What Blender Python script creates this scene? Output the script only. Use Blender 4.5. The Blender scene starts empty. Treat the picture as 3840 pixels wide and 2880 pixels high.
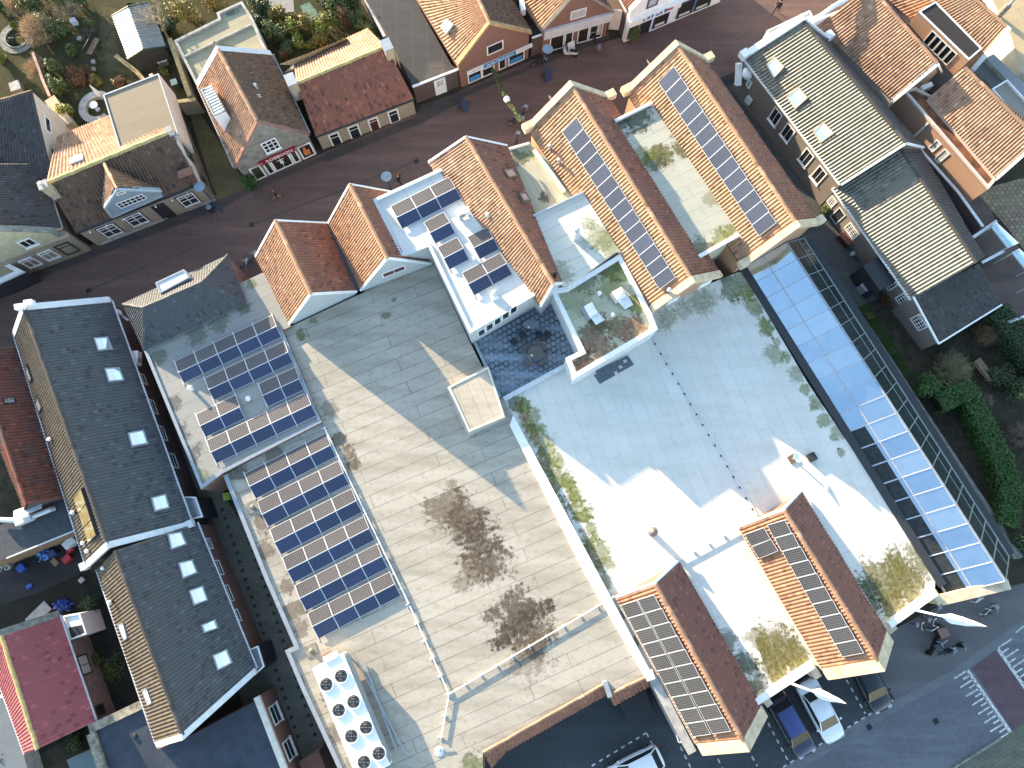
import bpy, bmesh, math, random
import numpy as np
from mathutils import Vector, Matrix
random.seed(7)
rng = np.random.default_rng(7)
S = bpy.context.scene
COL = S.collection
# ------------------------------------------------------------------ camera
H_CAM, FPX, TAU = 58.0, 2667.0, math.atan(520 / 2667)
cam_d = bpy.data.cameras.new("camera"); cam = bpy.data.objects.new("camera", cam_d); COL.objects.link(cam)
cam.location = (0, 0, H_CAM); cam.rotation_euler = (TAU, 0, 0)
cam_d.sensor_width = 36; cam_d.lens = 36 * FPX / 3840; cam_d.clip_end = 2000
S.camera = cam
# ------------------------------------------------------------------ sky, sun, exposure
SUN_EL, SUN_AZ = math.radians(11.2), -44.5      # the light travels towards SUN_AZ degrees (from +x)
w = bpy.data.worlds.new("World"); S.world = w; w.use_nodes = True
nt = w.node_tree; sky = nt.nodes.new("ShaderNodeTexSky"); sky.sky_type = 'NISHITA'; sky.sun_disc = False
sky.sun_elevation = SUN_EL; sky.sun_rotation = math.radians(90 - (SUN_AZ + 180)); sky.dust_density = 0.6; sky.air_density = 1.0
nt.links.new(sky.outputs[0], nt.nodes["Background"].inputs[0]); nt.nodes["Background"].inputs[1].default_value = 0.15
sl = bpy.data.lights.new("sun", 'SUN'); sun = bpy.data.objects.new("sun", sl); COL.objects.link(sun)
sl.energy = 4.2; sl.angle = math.radians(0.5); sl.color = (1.0, 0.80, 0.55)
a_ = math.radians(SUN_AZ)
sun.rotation_euler = Vector((math.cos(a_) * math.cos(SUN_EL), math.sin(a_) * math.cos(SUN_EL), -math.sin(SUN_EL))).to_track_quat('-Z', 'Y').to_euler()
S.view_settings.view_transform = 'Standard'; S.view_settings.look = 'None'; S.view_settings.gamma = 1; S.view_settings.exposure = 2.25
S.cycles.max_bounces = 6; S.cycles.diffuse_bounces = 3
# ------------------------------------------------------------------ photograph pixel -> place
K = 960 / 2212
def _tile(r, q): return lambda x, y: (q * 960 + x * K, r * 720 + y * K)
A1, A2, A3, A4 = [_tile(0, i) for i in range(4)]
B1, B2, B3, B4 = [_tile(1, i) for i in range(4)]
C1, C2, C3, C4 = [_tile(2, i) for i in range(4)]
D1, D2, D3, D4 = [_tile(3, i) for i in range(4)]
def F(x, y): return (x * 3840 / 2212, y * 3840 / 2212)
def Zc(x0, y0): return lambda x, y: (x0 + x * 480 / 2212, y0 + y * 480 / 2212)
Z1, Z2, Z3, Z4, Z5, Z6, Z7, Z8 = [Zc(*p) for p in ((840,480),(1680,120),(2240,0),(0,480),(3360,0),(3360,360),(3360,720),(0,1860))]
_s, _c = math.sin(TAU), math.cos(TAU)
EYE = Vector((0, 0, H_CAM))
def ray(p):
    x = (p[0] - 1920) / FPX; y = -(p[1] - 1440) / FPX
    return Vector((x, y * _c + _s, y * _s - _c))
def P(p, h=0.0):
    d = ray(p); return EYE + d * ((H_CAM - h) / -d.z)
def PP(p, pt, n):
    d = ray(p); return EYE + d * ((pt - EYE).dot(n) / d.dot(n))
def lerp(a, b, t): return a + (b - a) * t
def mix2(a, b, t): return (a[0] + (b[0] - a[0]) * t, a[1] + (b[1] - a[1]) * t)
def flatv(v): return Vector((v.x, v.y, 0))
# ------------------------------------------------------------------ objects
def thing(name, label, cat, loc=(0, 0, 0), group=None, rz=0):
    o = bpy.data.objects.new(name, None); COL.objects.link(o); o.location = loc; o.rotation_euler = (0, 0, rz)
    o.empty_display_size = .2; o['label'] = label; o['category'] = cat
    if group: o['group'] = group
    return o
def tag(o, label, cat, group=None, kind=None):
    o['label'] = label; o['category'] = cat
    if group: o['group'] = group
    if kind: o['kind'] = kind
    return o
def offs(parent):
    o = Vector((0, 0, 0))
    while parent: o += Vector(parent.location); parent = parent.parent
    return o
def mesh(name, verts, faces, mat, parent=None, uv=None, smooth=False, label=None, local=False, origin=None):
    """vertices in world space (local=True: in the parent's space)"""
    me = bpy.data.meshes.new(name)
    o0 = Vector((0, 0, 0)) if local else offs(parent)
    loc = Vector((0, 0, 0))
    if parent is None and len(verts):
        v0 = Vector(verts[0]); zm = min(v[2] for v in verts)
        loc = Vector(origin) if origin is not None else Vector((v0.x, v0.y, zm)); o0 = loc
    elif origin is not None:
        loc = Vector(origin) - o0; o0 = Vector(origin)
    va = np.asarray([tuple(v) for v in verts], dtype=np.float64).reshape(-1, 3) - np.array(o0)
    me.from_pydata(va.tolist(), [], faces)
    if uv is not None:
        l = me.uv_layers.new(name="UVMap")
        idx = np.empty(len(me.loops), dtype=np.int32); me.loops.foreach_get("vertex_index", idx)
        l.data.foreach_set("uv", np.asarray(uv, dtype=np.float32)[idx].ravel())
    mats = mat if isinstance(mat, (list, tuple)) else [mat]
    for m in mats: me.materials.append(m)
    if smooth: me.polygons.foreach_set("use_smooth", [True] * len(me.polygons))
    o = bpy.data.objects.new(name, me); COL.objects.link(o); o.location = loc
    if parent: o.parent = parent
    if label: o['label'] = label
    return o
class MB:
    def __init__(s): s.v = []; s.f = []; s.mi = []
    def add(s, v, f, m=0):
        n = len(s.v); s.v += [Vector(q) for q in v]; s.f += [tuple(i + n for i in q) for q in f]; s.mi += [m] * len(f)
    def prism(s, pts, z0, z1, m=0, top=None):
        n = len(pts); a = sum(pts[i][0] * pts[(i+1) % n][1] - pts[(i+1) % n][0] * pts[i][1] for i in range(n))
        if a < 0: pts = pts[::-1]
        s.add([(p[0], p[1], z0) for p in pts] + [(p[0], p[1], z1) for p in pts],
              [tuple(range(n - 1, -1, -1))] + [(i, (i + 1) % n, n + (i + 1) % n, n + i) for i in range(n)], m)
        k = len(s.v); s.f.append(tuple(range(k - n, k))); s.mi.append(m if top is None else top)
    def box(s, c, ax, ay, az, m=0):
        """c centre, ax ay az half-axis vectors"""
        c = Vector(c); v = [c + ax * i + ay * j + az * k for k in (-1, 1) for j in (-1, 1) for i in (-1, 1)]
        s.add(v, [(0,2,3,1),(4,5,7,6),(0,1,5,4),(2,6,7,3),(0,4,6,2),(1,3,7,5)], m)
    def bbox(s, x0, x1, y0, y1, z0, z1, m=0):
        s.box(((x0+x1)/2, (y0+y1)/2, (z0+z1)/2), Vector(((x1-x0)/2,0,0)), Vector((0,(y1-y0)/2,0)), Vector((0,0,(z1-z0)/2)), m)
    def beam(s, a, b, wd, ht, m=0, up=Vector((0,0,1))):
        a, b = Vector(a), Vector(b); d = b - a; L = d.length
        if L < 1e-6: return
        d /= L; sd = d.cross(up)
        if sd.length < 1e-3: sd = d.cross(Vector((1,0,0)))
        sd.normalize(); u = sd.cross(d).normalized()
        s.box((a + b) / 2, d * L / 2, sd * wd / 2, u * ht / 2, m)
    def tube(s, pts, r, n=6, m=0, caps=True):
        pts = [Vector(p) for p in pts]; R = r if isinstance(r, (list, tuple)) else [r] * len(pts); base = len(s.v); prev = None
        for i, p in enumerate(pts):
            d = (pts[min(i+1, len(pts)-1)] - pts[max(i-1, 0)]).normalized()
            e = prev if prev is not None and abs(prev.dot(d)) < .9 else (Vector((0,0,1)) if abs(d.z) < .9 else Vector((1,0,0)))
            x = d.cross(e).normalized(); y = x.cross(d).normalized(); prev = y
            for k in range(n):
                t = 2 * math.pi * k / n; s.v.append(p + (x * math.cos(t) + y * math.sin(t)) * R[i])
        for i in range(len(pts) - 1):
            for k in range(n):
                s.f.append((base+i*n+k, base+i*n+(k+1)%n, base+(i+1)*n+(k+1)%n, base+(i+1)*n+k)); s.mi.append(m)
        if caps:
            s.f.append(tuple(base+k for k in range(n))[::-1]); s.mi.append(m)
            q = base + (len(pts)-1)*n; s.f.append(tuple(q+k for k in range(n))); s.mi.append(m)
    def lathe(s, c, prof, n=16, m=0):
        c = Vector(c); base = len(s.v)
        for r, z in prof:
            for k in range(n):
                t = 2*math.pi*k/n; s.v.append(c + Vector((r*math.cos(t), r*math.sin(t), z)))
        for i in range(len(prof)-1):
            for k in range(n):
                s.f.append((base+i*n+k, base+i*n+(k+1)%n, base+(i+1)*n+(k+1)%n, base+(i+1)*n+k)); s.mi.append(m)
        q = base+(len(prof)-1)*n
        s.f.append(tuple(q+k for k in range(n))); s.mi.append(m)
        s.f.append(tuple(base+k for k in range(n))[::-1]); s.mi.append(m)
    def curb(s, pts, z, wd, ht, closed=True, m=0, z0=None):
        """mitred kerb of width wd lying inside the outline pts (world xy), from z (or z0) up to z+ht"""
        pts = [Vector((p[0], p[1])) for p in pts]; n = len(pts)
        a = sum(pts[i].x * pts[(i+1)%n].y - pts[(i+1)%n].x * pts[i].y for i in range(n))
        sg = 1 if a > 0 else -1
        inn = []
        for i in range(n):
            d0 = (pts[i] - pts[i-1]).normalized() if closed or i > 0 else None
            d1 = (pts[(i+1)%n] - pts[i]).normalized() if closed or i < n-1 else None
            if d0 is None: d0 = d1
            if d1 is None: d1 = d0
            n0 = Vector((-d0.y, d0.x))*sg; n1 = Vector((-d1.y, d1.x))*sg
            mm = (n0 + n1); k = max(mm.dot(n0), .25); inn.append(pts[i] + mm * (wd / k))
        zb = z if z0 is None else z0
        for i in range(n if closed else n-1):
            j = (i+1) % n; q = [pts[i], pts[j], inn[j], inn[i]]
            v = [(p.x, p.y, zb) for p in q] + [(p.x, p.y, z+ht) for p in q]
            f = [(0,1,5,4),(2,3,7,6),(4,5,6,7)]
            if not closed and i == 0: f.append((0,4,7,3))
            if not closed and i == n-2: f.append((1,2,6,5))
            if sg < 0: f = [x[::-1] for x in f]
            s.add(v, f, m)
    def obj(s, name, mat, parent=None, **k):
        o = mesh(name, s.v, s.f, mat, parent, **k)
        if any(s.mi): o.data.polygons.foreach_set("material_index", s.mi)
        return o
# ------------------------------------------------------------------ materials
def newmat(name):
    m = bpy.data.materials.new(name); m.use_nodes = True; return m, m.node_tree.nodes, m.node_tree.links, m.node_tree.nodes["Principled BSDF"]
def rgba(c): return (c[0], c[1], c[2], 1)
_plain = {}
def plain(name, c, rough=.6, metal=0., var=.12, scale=3., bump=0., spec=.4):
    if name in _plain: return _plain[name]
    m, N, L, b = newmat(name); _plain[name] = m
    b.inputs['Roughness'].default_value = rough; b.inputs['Metallic'].default_value = metal; b.inputs['Specular IOR Level'].default_value = spec
    if var:
        g = N.new("ShaderNodeNewGeometry"); n = N.new("ShaderNodeTexNoise"); n.inputs['Scale'].default_value = scale; n.inputs['Detail'].default_value = 6
        L.new(g.outputs['Position'], n.inputs['Vector']); r = N.new("ShaderNodeMapRange"); r.inputs[1].default_value = .3; r.inputs[2].default_value = .7
        r.inputs[3].default_value = 1 - var; r.inputs[4].default_value = 1 + var; L.new(n.outputs[0], r.inputs[0])
        v = N.new("ShaderNodeVectorMath"); v.operation = 'SCALE'; v.inputs[0].default_value = c; L.new(r.outputs[0], v.inputs['Scale']); L.new(v.outputs[0], b.inputs['Base Color'])
    else: b.inputs['Base Color'].default_value = rgba(c)
    return m
def mixc(N, L, fac, a, b):
    x = N.new("ShaderNodeMix"); x.data_type = 'RGBA'
    for s, v in ((0, fac), (6, a), (7, b)):
        if isinstance(v, (int, float)): x.inputs[s].default_value = v
        elif isinstance(v, (tuple, list)): x.inputs[s].default_value = rgba(v)
        else: L.new(v, x.inputs[s])
    return x.outputs[2]
def ramp(N, L, src, lo, hi, o0=0., o1=1.):
    r = N.new("ShaderNodeMapRange"); r.clamp = True
    for i, v in enumerate((lo, hi, o0, o1)): r.inputs[1+i].default_value = v
    L.new(src, r.inputs[0]); return r.outputs[0]
def noise(N, L, vec, scale, detail=5, rough=.55, dist=0.):
    n = N.new("ShaderNodeTexNoise"); n.inputs['Scale'].default_value = scale; n.inputs['Detail'].default_value = detail; n.inputs['Roughness'].default_value = rough; n.inputs['Distortion'].default_value = dist
    L.new(vec, n.inputs['Vector']); return n.outputs[0]
def math_(N, L, op, a, b=None, clamp=False):
    x = N.new("ShaderNodeMath"); x.operation = op; x.use_clamp = clamp
    for i, v in enumerate((a, b)):
        if v is None: continue
        if isinstance(v, (int, float)): x.inputs[i].default_value = v
        else: L.new(v, x.inputs[i])
    return x.outputs[0]
def rotpos(N, L, ang, sc=(1, 1, 1)):
    g = N.new("ShaderNodeNewGeometry"); v = N.new("ShaderNodeMapping"); v.inputs['Rotation'].default_value = (0, 0, ang); v.inputs['Scale'].default_value = sc
    L.new(g.outputs['Position'], v.inputs['Vector']); return g.outputs['Position'], v.outputs[0]
def tile_mat(name, c1, c2, c3, moss=0., rough=.75, mossc=(.07,.075,.04), dirt=.35, spec=.3):
    m, N, L, b = newmat(name); b.inputs['Roughness'].default_value = rough; b.inputs['Specular IOR Level'].default_value = spec
    uv = N.new("ShaderNodeUVMap"); fl = N.new("ShaderNodeVectorMath"); fl.operation = 'FLOOR'; L.new(uv.outputs[0], fl.inputs[0])
    wn = N.new("ShaderNodeTexWhiteNoise"); L.new(fl.outputs[0], wn.inputs['Vector'])
    g = N.new("ShaderNodeNewGeometry"); p = g.outputs['Position']
    c = mixc(N, L, wn.outputs[0], c1, c2)
    c = mixc(N, L, ramp(N, L, noise(N, L, p, .7, 4), .4, .68), c, c3)
    c = mixc(N, L, ramp(N, L, wn.outputs[0], .90, .93, 0, .6), c, tuple(x * .5 for x in c2)); c = mixc(N, L, ramp(N, L, wn.outputs[0], .06, .03, 0, .5), c, tuple(min(1, x * 1.5) for x in c1))
    d = noise(N, L, p, 9., 4)
    c = mixc(N, L, ramp(N, L, d, .5, .75, 0, dirt), c, tuple(x * .35 for x in c3))
    if moss: c = mixc(N, L, ramp(N, L, noise(N, L, p, 1.3, 7, .7), .66 - moss * .3, .75 - moss * .2), c, mossc)
    L.new(c, b.inputs['Base Color']); return m
def felt_mat(name, c, ang, dark=(.12,.12,.11), strip=1.0, length=7.5, stain=.35, stains=(), moss=(), seam=.5, rough=.7, tint=None):
    """roofing felt in strips turned by ang; stains: (x, y, radius, colour, strength) are patches with a place of their own"""
    m, N, L, b = newmat(name); b.inputs['Roughness'].default_value = rough; b.inputs['Specular IOR Level'].default_value = .25
    p, q = rotpos(N, L, -ang)
    br = N.new("ShaderNodeTexBrick"); br.offset = .37; br.offset_frequency = 2; L.new(q, br.inputs['Vector'])
    for k, v in (('Scale', 1.), ('Mortar Size', .03), ('Mortar Smooth', .5), ('Bias', 0.), ('Brick Width', length), ('Row Height', strip)): br.inputs[k].default_value = v
    br.inputs['Color1'].default_value = (.955,.955,.955,1); br.inputs['Color2'].default_value = (1.03,1.03,1.03,1); br.inputs['Mortar'].default_value = (1,1,1,1)
    mu = N.new("ShaderNodeMix"); mu.data_type = 'RGBA'; mu.blend_type = 'MULTIPLY'; mu.inputs[0].default_value = 1; mu.inputs[6].default_value = rgba(c); L.new(br.outputs[0], mu.inputs[7])
    col = mu.outputs[2]
    bs = N.new('ShaderNodeSeparateColor'); L.new(br.outputs[0], bs.inputs[0]); lap = ramp(N, L, bs.outputs[0], .955, 1.03, -.5, .5)
    _, q2 = rotpos(N, L, -ang, (.25, 1.3, 1))
    col = mixc(N, L, ramp(N, L, noise(N, L, q2, .8, 6, .6), .42, .72, 0, stain), col, tuple(x * .62 for x in (c[0], c[1] * .97, c[2] * .9)))
    col = mixc(N, L, ramp(N, L, noise(N, L, p, 2.6, 6, .65), .52, .75, 0, stain * .8), col, tuple(x * .55 for x in (c[0], c[1] * .96, c[2] * .86)))
    col = mixc(N, L, ramp(N, L, noise(N, L, p, 22., 3), .55, .8, 0, .25), col, tuple(x * .6 for x in c))
    wob = noise(N, L, p, .9, 6, .65); wob2 = noise(N, L, p, 3.5, 5, .7)
    for (x, y, r, sc, st) in stains:
        s = N.new("ShaderNodeVectorMath"); s.operation = 'DISTANCE'; L.new(p, s.inputs[0]); s.inputs[1].default_value = (x, y, 0)
        fl = N.new("ShaderNodeVectorMath"); fl.operation = 'MULTIPLY'; L.new(p, fl.inputs[0]); fl.inputs[1].default_value = (1, 1, 0); L.new(fl.outputs[0], s.inputs[0])
        d = math_(N, L, 'ADD', s.outputs['Value'], math_(N, L, 'MULTIPLY', math_(N, L, 'SUBTRACT', wob, .5), r * 1.6))
        d = math_(N, L, 'ADD', d, math_(N, L, 'MULTIPLY', math_(N, L, 'SUBTRACT', wob2, .5), r * 1.7))
        d = math_(N, L, 'ADD', d, math_(N, L, 'MULTIPLY', lap, r * .5))
        col = mixc(N, L, ramp(N, L, d, r * .92, r * .6, 0, st), col, mixc(N, L, ramp(N, L, wob2, .38, .62), tuple(x * .5 for x in sc), tuple(x * 1.1 for x in sc)))
    sm = ramp(N, L, br.outputs['Fac'], .2, .9, 0, seam)
    col = mixc(N, L, math_(N, L, 'MULTIPLY', sm, ramp(N, L, noise(N, L, p, .6, 3), .3, .6, .35, 1.)), col, dark)
    L.new(col, b.inputs['Base Color'])
    bp = N.new("ShaderNodeBump"); bp.inputs['Strength'].default_value = .25; bp.inputs['Distance'].default_value = .02
    L.new(math_(N, L, 'ADD', math_(N, L, 'MULTIPLY', br.outputs['Fac'], 1.), noise(N, L, q2, 1.2, 4)), bp.inputs['Height']); L.new(bp.outputs[0], b.inputs['Normal'])
    return m
def paver_mat(name, c1, c2, cm, ang, bw=.22, bh=.11, mortar=.012, big=.3, rough=.85, patch=None):
    m, N, L, b = newmat(name); b.inputs['Roughness'].default_value = rough; b.inputs['Specular IOR Level'].default_value = .25
    p, q = rotpos(N, L, -ang)
    br = N.new("ShaderNodeTexBrick"); L.new(q, br.inputs['Vector'])
    for k, v in (('Scale', 1.), ('Mortar Size', mortar), ('Mortar Smooth', .3), ('Bias', 0.), ('Brick Width', bw), ('Row Height', bh)): br.inputs[k].default_value = v
    br.inputs['Color1'].default_value = rgba(c1); br.inputs['Color2'].default_value = rgba(c2); br.inputs['Mortar'].default_value = rgba(cm)
    col = br.outputs[0]
    col = mixc(N, L, ramp(N, L, noise(N, L, p, .35, 5, .6), .4, .7, 0, big), col, tuple(x * .6 for x in c1))
    col = mixc(N, L, ramp(N, L, noise(N, L, p, 1.8, 6, .7), .52, .72, 0, big), col, patch or tuple(min(1, x * 1.4) for x in c2))
    wr = noise(N, L, rotpos(N, L, -ang, (.12, 1.1, 1))[1], .9, 4); col = mixc(N, L, ramp(N, L, wr, .45, .7, 0, big), col, tuple(min(1, x * 1.45) for x in c1)); sp = noise(N, L, p, 26., 2); col = mixc(N, L, ramp(N, L, sp, .68, .74, 0, .5), col, tuple(min(1, x * 2.2) for x in c2))
    L.new(col, b.inputs['Base Color']); return m
def brick_mat(name, c1, c2, cm, ang=0.5, var=.3, grime=(.12,.11,.09)):
    m, N, L, b = newmat(name); b.inputs['Roughness'].default_value = .85
    g = N.new("ShaderNodeNewGeometry"); p = g.outputs['Position']; sx = N.new("ShaderNodeSeparateXYZ"); L.new(p, sx.inputs[0])
    u = math_(N, L, 'ADD', math_(N, L, 'MULTIPLY', sx.outputs[0], math.cos(ang)), math_(N, L, 'MULTIPLY', sx.outputs[1], math.sin(ang)))
    cx = N.new("ShaderNodeCombineXYZ"); L.new(u, cx.inputs[0]); L.new(sx.outputs[2], cx.inputs[1])
    br = N.new("ShaderNodeTexBrick"); L.new(cx.outputs[0], br.inputs['Vector'])
    for k, v in (('Scale', 1.), ('Mortar Size', .008), ('Mortar Smooth', .2), ('Bias', 0.), ('Brick Width', .22), ('Row Height', .065)): br.inputs[k].default_value = v
    br.inputs['Color1'].default_value = rgba(c1); br.inputs['Color2'].default_value = rgba(c2); br.inputs['Mortar'].default_value = rgba(cm)
    col = mixc(N, L, ramp(N, L, noise(N, L, p, .8, 6, .65), .42, .72, 0, var), br.outputs[0], grime)
    L.new(col, b.inputs['Base Color']); return m
def ground_mat(name, cols, scale=1.2, rough=.95):
    m, N, L, b = newmat(name); b.inputs['Roughness'].default_value = rough; b.inputs['Specular IOR Level'].default_value = .1
    g = N.new("ShaderNodeNewGeometry"); p = g.outputs['Position']; col = cols[0]
    for i, c in enumerate(cols[1:]):
        col = mixc(N, L, ramp(N, L, noise(N, L, p, scale * (1.9 ** i), 7, .7), .46, .6), col, c)
    col = mixc(N, L, ramp(N, L, noise(N, L, p, 16., 4, .7), .45, .7, 0, .6), col, tuple(x * .4 for x in cols[0]))
    L.new(col, b.inputs['Base Color']); return m
def leaf_mat(name, c1, c2, c3=None):
    m, N, L, b = newmat(name); b.inputs['Roughness'].default_value = .6; b.inputs['Specular IOR Level'].default_value = .3
    g = N.new("ShaderNodeNewGeometry"); p = g.outputs['Position']
    col = mixc(N, L, ramp(N, L, noise(N, L, p, 7., 3), .4, .62), c1, c2)
    if c3: col = mixc(N, L, ramp(N, L, noise(N, L, p, 2.3, 4), .52, .64), col, c3)
    L.new(col, b.inputs['Base Color']); return m
def panel_mat(name, base, line, n=(10, 6)):
    m, N, L, b = newmat(name); b.inputs['Roughness'].default_value = .3; b.inputs['Specular IOR Level'].default_value = .35
    uv = N.new("ShaderNodeUVMap"); sx = N.new("ShaderNodeSeparateXYZ"); L.new(uv.outputs[0], sx.inputs[0]); fs = []
    for i in (0, 1):
        t = math_(N, L, 'FRACT', math_(N, L, 'MULTIPLY', sx.outputs[i], float(n[i])))
        e = math_(N, L, 'MINIMUM', t, math_(N, L, 'SUBTRACT', 1., t)); fs.append(ramp(N, L, e, .02, .06, 1, 0))
    g = N.new("ShaderNodeNewGeometry")
    oi = N.new('ShaderNodeObjectInfo'); c = mixc(N, L, math_(N, L, 'MULTIPLY', math_(N, L, 'ADD', noise(N, L, g.outputs['Position'], 1.6, 4), oi.outputs['Random']), .5), tuple(x * .6 for x in base), tuple(x * 1.45 for x in base))
    L.new(mixc(N, L, math_(N, L, 'MAXIMUM', fs[0], fs[1]), c, line), b.inputs['Base Color']); return m
ST = math.radians(22.5)      # street direction in the plan
# ------------------------------------------------------------------ building helpers
def tile_quad(name, r1, r2, e2, e1, mat, parent, pitch=.23, course=.33, amp=.075, step=.03, ns=8):
    L = ((r2-r1).length + (e2-e1).length)/2; W = ((e1-r1).length + (e2-r2).length)/2
    nw = max(2, round(L/pitch)); nc = max(1, round(W/course))
    u = np.linspace(0, 1, nw*ns+1); ph = u*nw
    wave = amp*(.5-.5*np.cos(2*np.pi*ph))**.8
    rows = []
    for c in range(nc): rows += [(c/nc, 0., c+.01), ((c+1)/nc, step, c+.99)]
    n = (r2-r1).cross(e1-r1).normalized()
    if n.z < 0: n = -n
    s0 = r1.x*1.7+r1.y*.9; sag = .018*np.sin(u*L*.9+s0)+.012*np.sin(u*L*2.3+s0*2)
    R1, R2, E1, E2, Nn = [np.array(v) for v in (r1, r2, e1, e2, n)]
    V = []; UV = []
    for t, off, cc in rows:
        a = (1-t)*R1 + t*E1; b = (1-t)*R2 + t*E2
        V.append(a[None]*(1-u[:,None]) + b[None]*u[:,None] + Nn[None]*(wave+off+sag*(.4+.6*math.sin(t*5+s0))+rng.normal(size=1)*.006)[:,None])
        UV.append(np.stack([np.clip(ph, 0, nw-.001), np.full_like(u, cc)], 1))
    m = len(u); V = np.concatenate(V); UV = np.concatenate(UV)
    i = np.arange(m-1); Fc = []
    flip = (r2-r1).cross(e1-r1).z < 0
    for k in range(len(rows)-1):
        q = np.stack([i+k*m, i+1+k*m, i+1+(k+1)*m, i+(k+1)*m], 1)
        Fc.append(q[:, ::-1] if flip else q)
    return mesh(name, V, np.concatenate(Fc).tolist(), mat, parent, uv=UV)
def tile_poly(name, poly, mat, parent, **k):
    """tiles over any convex roof plane: a sheet of tiles along the fall line, cut to the outline"""
    n = Vector((0,0,0))
    for i, p in enumerate(poly): n += p.cross(poly[(i+1) % len(poly)])
    n.normalize(); n = -n if n.z < 0 else n
    c = sum(poly, Vector((0,0,0)))/len(poly)
    dn = (Vector((0,0,-1)) - n*(-n.z)).normalized(); ac = n.cross(dn)
    xs = [(p-c).dot(ac) for p in poly]; ys = [(p-c).dot(dn) for p in poly]
    q = lambda x, y: c + ac*x + dn*y
    o = tile_quad(name, q(min(xs)-.05, min(ys)-.05), q(max(xs)+.05, min(ys)-.05), q(max(xs)+.05, max(ys)+.05), q(min(xs)-.05, max(ys)+.05), mat, parent, **k)
    bm = bmesh.new(); bm.from_mesh(o.data); off = offs(o)
    for i, p in enumerate(poly):
        e = poly[(i+1) % len(poly)] - p; nn = e.cross(n).normalized()
        if (c-p).dot(nn) > 0: nn = -nn
        bmesh.ops.bisect_plane(bm, geom=bm.verts[:]+bm.edges[:]+bm.faces[:], plane_co=p-off, plane_no=nn, clear_outer=True)
    bm.to_mesh(o.data); bm.free(); return o
def ridge_caps(a, b, mat, parent, r=.17, L=.42, name='ridge_cap', lift=.02):
    mb = MB(); d = (b-a); n = max(1, round(d.length/L)); d.normalize(); sd = d.cross(Vector((0,0,1))).normalized(); up = sd.cross(d)
    ln = (b-a).length/n; q = 7
    for i in range(n):
        v = []
        for t, rr in ((0, r), (1.06, r*.86)):
            for k in range(q):
                th = math.pi*(k/(q-1)); v.append(a + up*(.012*math.sin(i*2.1+a.x)+.01*math.sin(i*.7+a.y)) + sd*.012*math.sin(i*1.3+a.x) + d*(ln*(i+t)) + sd*math.cos(th)*rr + up*(math.sin(th)*rr*.8+lift-.05))
        f = [(k, k+1, q+k+1, q+k) for k in range(q-1)] + [tuple(range(q))]
        mb.add(v, f)
    uvs = np.array([[i//14 + .5, .5] for i in range(len(mb.v))])
    return mesh(name, mb.v, mb.f, mat, parent, uv=uvs)
def gutter(a, b, mat, parent, wd=.13, ht=.1, out=None, name='gutter'):
    mb = MB(); o = (out*wd*.5) if out is not None else Vector((0,0,0)); mb.beam(a+o-Vector((0,0,.03)), b+o-Vector((0,0,.03)), wd, ht)
    return mb.obj(name, mat, parent)
class Slope: pass
def solve_hr(em, rm, he, pitch, rd):
    """ridge height for which the slope from eave pixel em to ridge pixel rm has this pitch"""
    best = None
    for k in range(10, 900):
        hr = he + k*.01; a = P(em, he); b = P(rm, hr); d = flatv(b-a); d -= rd*d.dot(rd)
        e = abs((hr-he) - d.length*math.tan(pitch))
        if best is None or e < best[0]: best = (e, hr)
    return best[1]
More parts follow.
